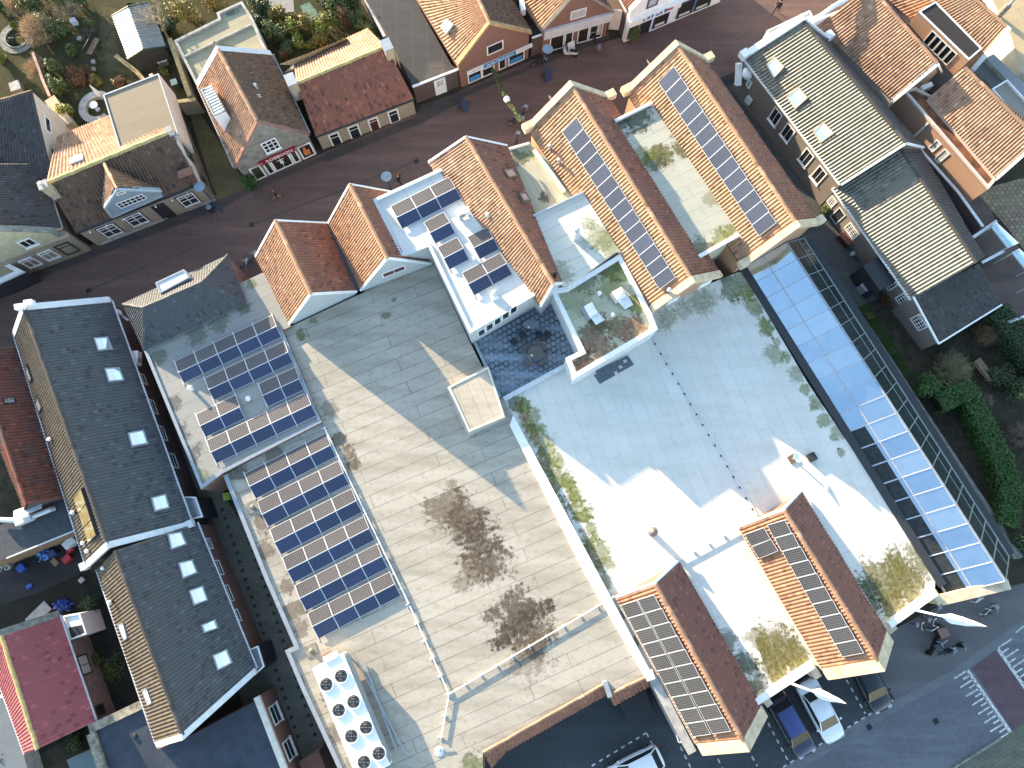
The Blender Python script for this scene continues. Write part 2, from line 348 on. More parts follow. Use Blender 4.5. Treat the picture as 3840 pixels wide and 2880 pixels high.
def gable(t, L, R, Q, he, hr, tiles, wall, caps=None, heQ=None, gut=None, ends=None, pitch=.23, inset=.18, base=0., walls=True, course=.33, amp=.075, tilesQ=None, slopes='LQ', apex=False):
    """L, R, Q: pairs of pixels (left eave, ridge, right eave), or Q=None for the mirror of L; parts go under t"""
    l1, l2 = [P(p, he) for p in L]; r1, r2 = [P(p, hr) for p in R]
    if Q is None:
        q1, q2 = r1*2-l1, r2*2-l2; q1.z = q2.z = he
    else: q1, q2 = [P(p, he if heQ is None else heQ) for p in Q]
    if apex:      # the front gable is vertical: its apex lies in the plane of the two front eaves
        d_ = flatv(q2-l2).normalized(); r2 = PP(R[1], flatv(l2), Vector((-d_.y, d_.x, 0))); r1 = P(R[0], r2.z); print('apex', t.name, round(r2.z, 2))
    s = Slope(); s.l1, s.l2, s.r1, s.r2, s.q1, s.q2 = l1, l2, r1, r2, q1, q2
    if 'L' in slopes: s.L = tile_quad('roof_slope', r1, r2, l2, l1, tiles, t, pitch=pitch, course=course, amp=amp)
    if 'Q' in slopes: s.Q = tile_quad('roof_slope', r2, r1, q1, q2, tilesQ or tiles, t, pitch=pitch, course=course, amp=amp)
    s.nL = (r2-r1).cross(l1-r1).normalized(); s.nL = s.nL if s.nL.z > 0 else -s.nL; s.pL = (r1+r2+l1+l2)/4
    s.nQ = (r2-r1).cross(q1-r1).normalized(); s.nQ = s.nQ if s.nQ.z > 0 else -s.nQ; s.pQ = (r1+r2+q1+q2)/4
    if caps: ridge_caps(r1+Vector((0,0,.05)), r2+Vector((0,0,.05)), caps, t)
    if walls:
        d = flatv(r2-r1).normalized(); e = .04
        c = []
        for p, r in ((l1, r1), (l2, r2), (q2, r2), (q1, r1)):
            v = r-p; v = v*(inset/max(flatv(v).length, .01)); x = p+v; x.z -= .15; c.append(x)
        c[0] += d*e; c[3] += d*e; c[1] -= d*e; c[2] -= d*e
        def onend(r, a, b):
            n = Vector((-(b-a).y, (b-a).x, 0)); rd = r2-r1; return r+rd*((a-r).dot(n)/rd.dot(n))-Vector((0,0,.16))
        ra = onend(r1, c[0], c[3]); rb = onend(r2, c[1], c[2])
        dn = lambda p: Vector((p.x, p.y, base))
        v = [dn(c[0]), dn(c[1]), dn(c[2]), dn(c[3]), c[0], c[1], c[2], c[3], ra, rb]
        f = [(0,1,5,4), (2,3,7,6), (3,0,4,8,7), (1,2,6,9,5)]
        s.wall = mesh('wall', v, f, wall, t)
        s.c = [flatv(x) for x in c]
    if gut:
        o = flatv(l1-r1).normalized(); gutter(l1, l2, gut, t, out=o)
        o = flatv(q1-r1).normalized(); gutter(q1, q2, gut, t, out=o)
    return s
def flat(t, pts, h, roof, wall, curb=None, curbmat=None, base=0., sheet=.0, zc=None):
    """flat-roofed block; pts are pixels at height h"""
    w_ = [P(p, h) for p in pts]; mb = MB()
    mb.prism([(p.x, p.y) for p in w_], base, h-.02); mb.obj('wall', wall, t)
    a = sum(w_[i].x*w_[(i+1) % len(w_)].y - w_[(i+1) % len(w_)].x*w_[i].y for i in range(len(w_)))
    top = w_ if a > 0 else w_[::-1]
    mesh('roof', [Vector((p.x, p.y, h)) for p in top], [tuple(range(len(top)))], roof, t)
    if curb:
        mb = MB(); mb.curb([(p.x, p.y) for p in w_], h, curb[0], curb[1], z0=h-.12); mb.obj('parapet', curbmat, t)
    return w_
class Wall:
    """a vertical wall plane through two ground points; faces the sky camera's foot"""
    def __init__(s, a, b):
        s.a, s.b = flatv(a), flatv(b); s.d = (s.b-s.a).normalized(); s.n = Vector((s.d.y, -s.d.x, 0))
        if s.n.dot(-s.a) < 0: s.n = -s.n
    def px(s, p):
        x = PP(p, s.a, s.n); return (x-s.a).dot(s.d), x.z
    def at(s, u, z, out=0.): return s.a + s.d*u + Vector((0,0,z)) + s.n*out
    def rect(s, quad):
        q = [s.px(p) for p in quad]; us = sorted(x[0] for x in q); zs = sorted(x[1] for x in q)
        return (us[0]+us[1])/2, (us[2]+us[3])/2, (zs[0]+zs[1])/2, (zs[2]+zs[3])/2
    def slab(s, mb, u0, u1, z0, z1, o0, o1, m=0):
        mb.box(s.at((u0+u1)/2, (z0+z1)/2, (o0+o1)/2), s.d*abs(u1-u0)/2, s.n*abs(o1-o0)/2, Vector((0,0,abs(z1-z0)/2)), m)
def win(t, W, quad, fm, pm, cols=1, rows=1, fw=.09, bars=.04, name='window', sill=None, rect=None, splits=None, out=.05, pane='pane', label=None):
    u0, u1, z0, z1 = rect or W.rect(quad); mb = MB()
    W.slab(mb, u0, u0+fw, z0, z1, 0, out); W.slab(mb, u1-fw, u1, z0, z1, 0, out)
    W.slab(mb, u0+fw, u1-fw, z0, z0+fw, 0, out); W.slab(mb, u0+fw, u1-fw, z1-fw, z1, 0, out)
    for i in range(1, cols):
        u = u0+(u1-u0)*i/cols; W.slab(mb, u-bars/2, u+bars/2, z0+fw, z1-fw, .004, out*.8)
    zz = [z0+(z1-z0)*i/rows for i in range(1, rows)] if splits is None else [z0+(z1-z0)*k for k in splits]
    for z in zz: W.slab(mb, u0+fw, u1-fw, z-bars/2, z+bars/2, .004, out*.76)
    o = mb.obj(name, fm, t, label=label)
    mb = MB(); W.slab(mb, u0+fw*.8, u1-fw*.8, z0+fw*.8, z1-fw*.8, -.02, .012); mb.obj(pane, pm, o)
    if sill:
        mb = MB(); W.slab(mb, u0-.06, u1+.06, z0-.09, z0-.003, -.02, out+.07); mb.obj('sill', sill, o)
    return o
def board(t, W, quad, m, name='panel', out=.04, o0=-.02, rect=None):
    u0, u1, z0, z1 = rect or W.rect(quad); mb = MB(); W.slab(mb, u0, u1, z0, z1, o0, out); return mb.obj(name, m, t)
def text(t, W, s, u, z, size, m, out=.06, name='lettering', xscale=1.):
    cu = bpy.data.curves.new(name, 'FONT'); cu.body = s; cu.size = size; cu.extrude = .008; cu.align_x = 'CENTER'; cu.align_y = 'CENTER'; cu.resolution_u = 3
    cu.materials.append(m); o = bpy.data.objects.new(name, cu); COL.objects.link(o)
    x = W.d if W.d.cross(Vector((0,0,1))).dot(W.n) > 0 else -W.d
    p = W.at(u, z, out)
    M = Matrix((( x.x*xscale, 0, W.n.x, p.x), (x.y*xscale, 0, W.n.y, p.y), (0, 1, 0, p.z), (0,0,0,1)))
    me = bpy.data.meshes.new_from_object(o.evaluated_get(bpy.context.evaluated_depsgraph_get())); bpy.data.objects.remove(o)
    o = bpy.data.objects.new(name, me); COL.objects.link(o); me.name = name
    if t: o.parent = t; M = Matrix.Translation(-offs(t)) @ M
    o.matrix_local = M; return o
def roofwin(t, pt, n, quad, fm, pm, name='roof_window', lift=.2, fw=.1, blind=None, blind_m=None):
    c = [PP(p, pt, n) for p in quad]; mb = MB()
    ctr = sum(c, Vector((0,0,0)))/4
    inn = []
    for p in c:
        v = ctr-p; inn.append(p+v*(fw*1.35/v.length))
    for i in range(4):
        j = (i+1) % 4; q = [c[i], c[j], inn[j], inn[i]]
        v = [x-n*.02 for x in q]+[x+n*lift for x in q]
        mb.add(v, [(0,1,5,4), (2,3,7,6), (4,5,6,7)])
    o = mb.obj(name, fm, t)
    g = lambda k: inn[k]+n*(lift-.035)
    mesh('pane', [g(0), g(1), g(2), g(3)], [(0,1,2,3)], pm, o)
    if blind:
        a, b = blind
        mesh('blind', [lerp(g(0), g(1), a)+n*.008, lerp(g(0), g(1), b)+n*.008, lerp(g(3), g(2), b)+n*.008, lerp(g(3), g(2), a)+n*.008], [(0,1,2,3)], blind_m, o)
    return o
# ------------------------------------------------------------------ solar panels (one mesh pair, copied)
_pmesh = {}
def panel_meshes(fm, cm):
    k = (fm.name, cm.name)
    if k in _pmesh: return _pmesh[k]
    mb = MB(); e = .017; h = .04
    for x0, x1, y0, y1 in ((-.5,.5,-.5,-.5+e*1.6), (-.5,.5,.5-e*1.6,.5), (-.5,-.5+e,-.5+e*1.6,.5-e*1.6), (.5-e,.5,-.5+e*1.6,.5-e*1.6)): mb.bbox(x0, x1, y0, y1, -.02, h)
    mb.bbox(-.49, .49, -.49, .49, -.018, .01)
    a = mb.obj('panel_frame', fm); me = a.data; bpy.data.objects.remove(a)
    # keep the frame mesh around its own centre
    v = np.array([tuple(q) for q in mb.v]); me.vertices.foreach_set('co', v.ravel()); me.update()
    m2 = bpy.data.meshes.new('cell_sheet'); m2.from_pydata([(-.478,-.465,.034), (.478,-.465,.034), (.478,.465,.034), (-.478,.465,.034)], [], [(0,1,2,3)])
    l = m2.uv_layers.new(name='UVMap'); l.data.foreach_set('uv', np.array([0,0,1,0,1,1,0,1], dtype=np.float32)); m2.materials.append(cm)
    _pmesh[k] = (me, m2); return me, m2
def panel(c, fm, cm, label, group):
    """c: four world corners; the long side runs c0-c1"""
    me, m2 = panel_meshes(fm, cm); ctr = sum(c, Vector((0,0,0)))/4
    x = (c[1]-c[0]+c[2]-c[3])/2; y = (c[3]-c[0]+c[2]-c[1])/2; n = x.cross(y).normalized()
    if n.z < 0: y = -y; n = -n
    o = bpy.data.objects.new('solar_panel', me); COL.objects.link(o); tag(o, label, 'solar panel', group)
    y2 = n.cross(x.normalized())*y.length
    o.matrix_world = Matrix(((x.x, y2.x, n.x, ctr.x), (x.y, y2.y, n.y, ctr.y), (x.z, y2.z, n.z, ctr.z), (0,0,0,1)))
    k = bpy.data.objects.new('cell_sheet', m2); COL.objects.link(k); k.parent = o; return o
ORD = ['first','second','third','fourth','fifth','sixth','seventh','eighth','ninth','tenth','eleventh','twelfth','thirteenth','fourteenth']
# ------------------------------------------------------------------ plants
def leaf_cloud(name, blobs, n, size, mat, parent=None, flatness=.6, seed=0, up=.4):
    """blobs: (centre, radii) filled with small leaf faces, denser near the skin"""
    r = np.random.default_rng(seed+11); V = []; tot = sum(b[1][0]*b[1][1]*b[1][2] for b in blobs)**1.0
    for c, rad in blobs:
        k = max(20, int(n*(rad[0]*rad[1]*rad[2])/tot)); d = r.normal(size=(k,3)); d /= np.linalg.norm(d, axis=1)[:,None]
        rr = r.random(k)**.45*(1+.18*r.normal(size=k)); p = np.array(c)+d*rr[:,None]*np.array(rad)
        nn = d*(1-up)+np.array([0,0,1])*up+r.normal(size=(k,3))*flatness; nn /= np.linalg.norm(nn, axis=1)[:,None]
        a = np.cross(nn, r.normal(size=(k,3))); a /= np.linalg.norm(a, axis=1)[:,None]; b = np.cross(nn, a)
        s = size*(.6+.8*r.random(k))[:,None]
        V.append(np.stack([p-a*s, p-b*s*.55, p+a*s, p+b*s*.55], 1).reshape(-1,3))
    V = np.concatenate(V); V[:,2] = np.maximum(V[:,2], .01); m = len(V)//4
    return mesh(name, V, (np.arange(m*4).reshape(m,4)).tolist(), mat, parent, origin=None if parent else (blobs[0][0][0], blobs[0][0][1], 0))
def shrub(c, rad, mat, label, cat='shrub', n=900, size=.09, group=None, lobes=6, seed=1, name='shrub', stem=None):
    r = random.Random(seed); t = thing(name, label, cat, (c.x, c.y, 0), group)
    bl = []
    for i in range(lobes):
        a = r.random()*6.28; q = r.random()**.6*.6
        bl.append(((c.x+math.cos(a)*rad[0]*q, c.y+math.sin(a)*rad[1]*q, rad[2]*(.45+.5*r.random())), tuple(x*(.38+.3*r.random()) for x in rad)))
    leaf_cloud('foliage', bl, n, size, mat, t, seed=seed)
    mb = MB()
    for i in range(5):
        b = bl[i % len(bl)][0]; mb.tube([(c.x, c.y, 0), lerp(Vector((c.x, c.y, 0)), Vector(b), .5)+Vector((r.uniform(-.1,.1), r.uniform(-.1,.1), 0)), b], [.035,.025,.01], 4)
    mb.obj('stem', stem or M['bark'], t); return t
def bare_tree(c, height, spread, mat, label, seed=1, name='bare_tree', cat='tree', r0=.09, depth=4, group=None, lean=(0,0), kids=5, thin=1.):
    r = random.Random(seed); t = thing(name, label, cat, (c.x, c.y, 0), group); tr = MB(); cr = MB()
    def grow(p, d, L, rad, lv):
        q = p.copy(); pts = [p.copy()]; dd = d.copy()
        for i in range(3):
            dd = (dd+Vector((r.uniform(-.25,.25), r.uniform(-.25,.25), r.uniform(-.1,.15)))).normalized(); q = q+dd*L/3; pts.append(q.copy())
        (tr if lv == 0 else cr).tube(pts, [rad, rad*.85, rad*.7, rad*.5], 5 if lv < 2 else 3, caps=False)
        if lv < depth:
            for i in range(kids if lv < 2 else 4):
                k = r.choice([1,2,3,3]); a = r.random()*6.28; e = Vector((math.cos(a)*spread, math.sin(a)*spread, .55+.4*r.random()))
                grow(pts[k], (dd*.7+e).normalized(), L*r.uniform(.5,.8), max(rad*.5, .008*thin), lv+1)
    grow(Vector((c.x, c.y, 0)), Vector((lean[0], lean[1], 1)).normalized(), height*.38, r0, 0)
    tr.obj('trunk', mat, t); cr.obj('crown', mat, t); return t
def twig_bush(c, rad, h, mat, label, n=160, seed=1, name='bare_bush', cat='bush', group=None, r0=.012):
    r = random.Random(seed); t = thing(name, label, cat, (c.x, c.y, 0), group); mb = MB()
    for i in range(n):
        a = r.random()*6.28; q = r.random()**.5; e = Vector((c.x+math.cos(a)*rad*q, c.y+math.sin(a)*rad*q, h*(1-.55*q*q)*r.uniform(.7,1.05)))
        s = Vector((c.x+math.cos(a)*.12, c.y+math.sin(a)*.12, 0)); m = lerp(s, e, .5)+Vector((0,0,h*.12))
        mb.tube([s, m, e], [r0*1.3, r0, r0*.5], 3, caps=False)
        for k in range(3):
            b = lerp(m, e, r.random()); mb.tube([b, b+Vector((r.uniform(-1,1), r.uniform(-1,1), r.uniform(.2,1)))*rad*.25], [r0*.8, r0*.4], 3, caps=False)
    mb.obj('twigs', mat, t); return t
# ------------------------------------------------------------------ palette
M = {}
def mt(k, m): M[k] = m
mt('orange', tile_mat('sunlit_orange_tiles', (.45,.265,.16), (.33,.175,.10), (.38,.225,.135)))  # clay as the sun colours it, for sunward slopes and caps
mt('orange2', tile_mat('weathered_orange_tiles', (.42,.255,.165), (.32,.175,.11), (.26,.155,.10), moss=.08))
mt('red', tile_mat('red_and_shaded_tiles', (.31,.13,.08), (.23,.10,.065), (.21,.10,.07), moss=.05))  # red clay, also far slopes of orange roofs with shade put in
mt('redbrown', tile_mat('red_brown_tiles', (.34,.125,.075), (.20,.08,.055), (.26,.11,.075), moss=.06, dirt=.6))
mt('brown', tile_mat('dark_brown_tiles', (.17,.095,.06), (.10,.065,.045), (.13,.085,.055), moss=.25, dirt=.6, mossc=(.09,.075,.035)))
mt('dormered', tile_mat('shaded_wing_tiles', (.21,.09,.065), (.16,.07,.055), (.18,.08,.06)))  # wing tiles with shade put in, for the slope away from the sun
mt('black', tile_mat('anthracite_tiles', (.078,.083,.09), (.058,.063,.07), (.068,.074,.08), rough=.55, dirt=.3))
mt('suntinted', tile_mat('sun_tinted_dark_tiles', (.115,.095,.072), (.085,.07,.054), (.10,.082,.062), rough=.55, dirt=.3))  # copy of the anthracite tiles, tinted as by the low sun
mt('orange3', tile_mat('sunlit_wing_tiles', (.37,.19,.11), (.28,.135,.08), (.31,.16,.095), dirt=.5))  # wing tiles as the sun colours them
mt('darkold', tile_mat('old_and_shaded_dark_tiles', (.075,.068,.065), (.055,.05,.05), (.062,.055,.05), rough=.7, moss=.05))  # dark tiles, also far slopes of the glazed roofs with shade put in
mt('glazed', tile_mat('glazed_grey_tiles', (.165,.158,.12), (.12,.117,.092), (.138,.133,.104), rough=.45, dirt=.3, spec=.4))
mt('pink', tile_mat('rose_red_tiles', (.34,.10,.105), (.29,.085,.09), (.31,.09,.095), dirt=.2))
mt('redold', tile_mat('old_red_tiles', (.25,.08,.05), (.17,.065,.045), (.13,.085,.07), moss=.1, dirt=.6))
mt('white', plain('white_paint', (.78,.78,.76), .5, var=.06)); mt('whitegrey', plain('grey_white_paint', (.55,.58,.60), .55, var=.1))
mt('cream', plain('cream_paint', (.62,.58,.48), .6)); mt('stucco', plain('pink_cream_stucco', (.56,.47,.40), .85, var=.1))
mt('greystucco', plain('grey_stucco', (.20,.19,.165), .9, var=.35, scale=1.6)); mt('beigebrick', brick_mat('beige_brick', (.34,.28,.21), (.27,.22,.16), (.3,.26,.2), ST))
mt('yellowpaint', plain('pale_yellow_paint', (.42,.38,.25), .8, var=.15)); mt('ochrewall', plain('ochre_plaster', (.40,.33,.22), .85, var=.15))
mt('redbrick', brick_mat('red_brick', (.24,.10,.07), (.19,.08,.06), (.22,.17,.14), ST)); mt('darkbrick', brick_mat('dark_brick', (.10,.065,.06), (.075,.05,.048), (.09,.075,.07), ST))
mt('orangebrick', brick_mat('orange_brick', (.42,.24,.15), (.36,.2,.12), (.4,.28,.2), -1.0, var=.1)); mt('greybrick', brick_mat('grey_brown_brick', (.21,.17,.14), (.16,.13,.11), (.2,.18,.16), -1.0))
mt('bluegrey', plain('blue_grey_cladding', (.22,.27,.30), .55, var=.08)); mt('greyclad', plain('pale_grey_cladding', (.44,.46,.47), .5, var=.06))
mt('zinc', plain('zinc', (.30,.33,.36), .45, .3, var=.12)); mt('dark', plain('dark_paint', (.03,.032,.035), .5)); mt('darkgreen', plain('dark_green_paint', (.03,.05,.04), .4))
mt('stone', plain('sandstone_coping', (.52,.43,.29), .8, var=.22, scale=2.)); mt('concrete', plain('concrete', (.34,.33,.30), .9, var=.25, scale=2.)); mt('concrete2', plain('mossy_concrete', (.20,.20,.17), .95, var=.4, scale=3.))
mt('glass', plain('window_glass', (.02,.024,.028), .08, var=0, spec=.6)); mt('shopglass', plain('shop_glass', (.03,.026,.024), .08, var=0, spec=.5))
mt('skyglass', plain('roof_window_glass', (.72,.78,.84), .06, .75, var=0)); mt('blind', plain('white_blind', (.80,.82,.84), .5, var=0)); mt('curtain', plain('net_curtain', (.4,.41,.4), .8, var=.25, scale=9.))
mt('glassroof', plain('coated_roof_glass', (.78,.93,1.), .03, .95, var=.16, scale=.35)); gm, gN, gL, gb = newmat('coated_roof_panes'); gg = gN.new('ShaderNodeNewGeometry'); gb.inputs['Metallic'].default_value = .94
gc = mixc(gN, gL, gg.outputs['Random Per Island'], (.58,.76,.88), (.84,.97,1.)); gL.new(mixc(gN, gL, ramp(gN, gL, noise(gN, gL, gg.outputs['Position'], .8, 5), .45, .75, 0, .35), gc, (.45,.58,.66)), gb.inputs['Base Color']); gL.new(ramp(gN, gL, noise(gN, gL, gg.outputs['Position'], 2., 4), .4, .7, .02, .14), gb.inputs['Roughness']); M['glassroof'] = gm
mt('darkglass', plain('dark_glass', (.025,.035,.035), .12, var=.2, spec=.5))
mt('steel', plain('grey_steel', (.42,.44,.46), .4, .5, var=.08)); mt('galv', plain('galvanised_steel', (.55,.57,.58), .45, .4, var=.08)); mt('black_metal', plain('black_metal', (.015,.015,.017), .45, var=0))
mt('wood', plain('weathered_wood', (.25,.18,.11), .85, var=.3, scale=5.)); mt('greywood', plain('grey_wood', (.20,.18,.15), .9, var=.3, scale=6.)); mt('browndoor', plain('brown_door_paint', (.075,.025,.018), .4))
mt('bark', plain('bark', (.12,.095,.07), .95, var=.3)); mt('palebark', plain('pale_bark', (.34,.28,.19), .9, var=.3)); mt('drytwig', plain('dry_twigs', (.42,.30,.17), .9, var=.35)); mt('greytwig', plain('grey_twigs', (.15,.13,.10), .9, var=.3))
mt('leaf', leaf_mat('green_leaves', (.05,.085,.025), (.09,.12,.035), (.13,.12,.04))); mt('hedge', leaf_mat('hedge_leaves', (.025,.07,.015), (.05,.11,.025), (.035,.085,.02))); mt('darkleaf', leaf_mat('dark_evergreen_leaves', (.025,.045,.02), (.05,.075,.03)))
mt('gold', leaf_mat('golden_leaves', (.20,.16,.035), (.11,.12,.03), (.24,.13,.05))); mt('rust', leaf_mat('rusty_leaves', (.20,.085,.035), (.12,.06,.03), (.16,.12,.04))); mt('lime', leaf_mat('yellow_green_leaves', (.22,.22,.04), (.12,.16,.03)))
mt('pframe', plain('panel_frame_aluminium', (.56,.57,.58), .4, .2, var=0)); mt('cells', panel_mat('shaded_tent_cells', (.014,.022,.062), (.22,.25,.31))); mt('cells_sunlit', panel_mat('sunlit_tent_cells', (.045,.042,.045), (.26,.245,.235)))  # tent cells in two colours, one as sunlit, one as shaded
mt('tyre', plain('tyre_rubber', (.02,.02,.02), .8, var=0)); mt('chrome', plain('bright_metal', (.7,.7,.7), .2, .9, var=0)); mt('skin', plain('skin', (.5,.3,.22), .6, var=0))
mt('signred', plain('dark_red_sign', (.24,.012,.03), .4, var=.05)); mt('signblue', plain('blue_sign', (.05,.25,.55), .4, var=.05)); mt('ledwhite', plain('white_lettering', (.85,.85,.83), .4, var=0))
mt('bluepaint', plain('navy_paint', (.03,.06,.14), .4)); mt('bluepatch', plain('blue_plastic', (.03,.08,.35), .4)); mt('redplastic', plain('red_plastic', (.45,.03,.04), .4)); mt('whiteplastic', plain('white_plastic', (.75,.77,.78), .4, var=.05)); mt('greyplastic', plain('grey_plastic', (.25,.27,.29), .45))
mt('orangething', plain('orange_fabric', (.55,.17,.05), .7, var=.3, scale=8)); mt('lamp', plain('lamp_disc_blue', (.17,.22,.28), .4)); mt('globe', plain('white_globe', (.75,.75,.72), .3, var=0))
mt('flagwhite', plain('white_flag_cloth', (.82,.82,.80), .8, var=.04)); mt('lowglass', plain('pale_blue_glazing', (.42,.62,.66), .15, .3, var=.1))
mt('rustroof', plain('rusty_felt', (.17,.07,.035), .85, var=.6, scale=1.4)); mt('beigefelt', plain('beige_felt', (.44,.35,.21), .9, var=.12)); mt('blackfelt', plain('black_felt', (.025,.022,.022), .9, var=.3))
mt('darkfelt', plain('dark_blue_felt', (.035,.043,.058), .55, var=.25, scale=1.2)); mt('yardfelt', plain('grey_black_felt', (.05,.056,.064), .8, var=.2))
mt('rattan', plain('dark_wicker', (.03,.035,.045), .6, var=.2)); mt('tabletop', plain('grey_table_top', (.13,.15,.17), .45)); mt('oldteak', plain('weathered_teak', (.11,.10,.09), .9, var=.3, scale=8))
# ------------------------------------------------------------------ ground, streets, paths
def wang(a, b, h=0.): d = P(b, h)-P(a, h); return math.atan2(d.y, d.x)
def sheet(name, px, z, mat, kind='structure', label=None):
    w_ = [P(p, 0) for p in px]; a = sum(w_[i].x*w_[(i+1) % len(w_)].y - w_[(i+1) % len(w_)].x*w_[i].y for i in range(len(w_)))
    if a < 0: w_ = w_[::-1]
    o = mesh(name, [Vector((p.x, p.y, z)) for p in w_], [tuple(range(len(w_)))], mat, origin=(w_[0].x, w_[0].y, z)); o['kind'] = kind
    if label: o['label'] = label
    return o
g = mesh('ground', [(-500,-500,-.01),(500,-500,-.01),(500,500,-.01),(-500,500,-.01)], [(0,1,2,3)], ground_mat('soil', [(.05,.043,.03),(.075,.065,.04),(.04,.04,.026)], .35)); g['kind'] = 'structure'
A_ST = wang((382,917), (1561,438))
sheet('street', [(-300,1130),(0,1010),(117,1020),(370,905),(800,735),(1003,660),(1197,580),(1561,425),(1737,335),(1994,225),(2335,140),(2700,-20),(3300,-260),(3700,-200),(3300,150),(2760,330),(2000,650),(1000,1100),(560,1330),(-300,1700)], .0,
      paver_mat('street_brick', (.165,.098,.078), (.115,.077,.066), (.06,.045,.04), A_ST+1.57, .21, .08, .01, .4))
A_AL = wang(C1(1990,1659), D2(400,1500))
sheet('alley_pavement', [(545,1330),(640,1330),(800,1800),(1000,2100),(1330,2980),(1010,2980),(690,1900)], .004, paver_mat('alley_pavers', (.13,.135,.105), (.105,.11,.088), (.05,.05,.04), A_AL, .3, .3, .012, .35))
sheet('side_alley', [A1(1600,860),A1(1720,960),A1(2120,1590),B1(2120,-30),B1(1890,60),A1(1830,1600)], .004, paver_mat('mossy_pavers', (.13,.11,.05), (.10,.085,.045), (.05,.045,.03), A_ST, .3, .3, .012, .4))
sheet('garden_lawn', [B4(760,1000),B4(950,900),B4(1350,1400),B4(2000,1000),(3900,1100),(3900,2180),C4(2150,1500)], .004, ground_mat('garden_soil', [(.035,.029,.022),(.05,.045,.03),(.028,.035,.016),(.06,.048,.036)], .5))
sheet('east_alley', [A3(1750,700),A3(1950,680),A3(2212,1150),B4(640,150),B4(1000,900),B4(760,1000),B4(300,400),B4(150,150),A3(2150,1659)], .006, paver_mat('alley_slabs', (.085,.085,.08), (.065,.066,.06), (.03,.03,.03), wang(B4(300,400),B4(760,1000)), .5, .3, .014, .35))
A_PK = wang(D4(130,1650), D4(1090,1060))
blk = lambda n, c, bw, bh, a, big=.25: paver_mat(n, c, tuple(x*.78 for x in c), tuple(x*.42 for x in c), a, bw, bh, .012, big)
sheet('car_park', [D2(1700,1550),D3(700,1000),D3(1500,900),D3(2212,1000),D4(500,700),D4(1100,600),D4(1560,820),D4(-300,1960),D2(1700,2000)], .0, blk('car_park_pavers', (.064,.072,.078), .22, .11, A_PK+.78))
sheet('forecourt', [D4(900,800),D4(1050,480),D4(1500,250),D4(2212,60),(4000,2100),(4000,2300),D4(2130,430),D4(1570,835),D4(1100,1060)], .004, blk('forecourt_pavers', (.155,.145,.148), .21, .10, A_PK, .3))
sheet('sidewalk', [D4(130,1659),D4(1095,1065),D4(1570,830),D4(2130,430),D4(2400,260),D4(2400,330),D4(1600,890),D4(1130,1150),D4(300,1659),D4(-200,1960),D4(-400,1960)], .008, blk('sidewalk_pavers', (.175,.185,.19), .22, .11, A_PK, .2))
sheet('road', [D4(300,1659),D4(1130,1150),D4(1600,890),D4(2400,330),(4000,2400),D4(2500,1080),D4(2225,1262),D4(2010,1400),D4(1600,1659),D4(1200,1960),D4(-200,1960)], .004, blk('road_bricks', (.15,.16,.175), .21, .09, A_PK+.78, .45))
sheet('hump_top', [D4(1760,800),D4(1965,640),D4(2430,1100),D4(2222,1258),D4(2112,1335)], .012, blk('hump_bricks', (.13,.085,.095), .21, .10, A_PK+.78, .3))
sheet('verge_pavement', [D4(2010,1405),D4(2230,1255),D4(2500,1060),(4000,2560),(4000,3100),D4(1400,1960),D4(1640,1659)], .012, paver_mat('verge_pavers', (.125,.13,.095), (.10,.105,.085), (.05,.055,.04), A_PK, .4, .3, .014, .4))
# kerb beside the verge, as a real step
mb = MB(); mb.beam(P(D4(1590,1670),.05), P(D4(2015,1400),.05), .14, .14); o = mb.obj('kerb', M['concrete2']); o['kind'] = 'structure'
# painted markings
mk = MB(); mkm = plain('road_paint', (.46,.46,.44), .85, var=.5, scale=5)
def dash(a, b, wd=.12, on=.32, off=.32, z=.016):
    a, b = P(a), P(b); d = b-a; L = d.length; d.normalize(); x = 0
    while x < L:
        p = a+d*x; q = a+d*min(L, x+on); mk.add([(p.x-d.y*wd/2, p.y+d.x*wd/2, z), (p.x+d.y*wd/2, p.y-d.x*wd/2, z), (q.x+d.y*wd/2, q.y-d.x*wd/2, z), (q.x-d.y*wd/2, q.y+d.x*wd/2, z)], [(0,1,2,3)]); x += on+off
for a, b in ((D3(690,1640),D3(1160,1355)),(D3(1160,1355),D3(1310,1640)),(D3(1455,1475),D3(1545,1659)),(D3(1740,1510),D3(1820,1659)),(D3(2030,1490),D3(2120,1640)),
             (D4(0,1270),D4(170,1590)),(D4(130,990),D4(410,1480)),(D4(360,850),D4(625,1330)),(D4(640,830),D4(840,1190)),(D4(920,810),D4(1060,1080)),(D4(130,1650),D4(1090,1065))): dash(a, b)
def bar(a, b, wd=.12, z=.018): dash(a, b, wd, 99, 1, z)
bar(D4(1720,810), D4(2095,1350), .26); bar(D4(1985,630), D4(2300,1080), .26)
for i in range(15):
    t = i/14; a = mix2(D4(1722,815), D4(2085,1350), t); L = 115 if i % 2 == 0 else 62
    bar(a, (a[0]-L*K, a[1]+L*.62*K), .12)
for i in range(11):
    t = i/10; a = mix2(D4(1990,620), D4(2290,1050), t); L = 112 if i % 2 == 0 else 58
    bar(a, (a[0]+L*K, a[1]-L*.66*K), .12)
for a, b in ((D4(1835,185),D4(1800,225)),(D4(2212,430),D4(2140,490)),(D4(1415,470),D4(1475,440)),(D4(1495,595),D4(1550,555))): bar(a, b, .1)
o = mk.obj('road_markings', mkm); o['kind'] = 'structure'
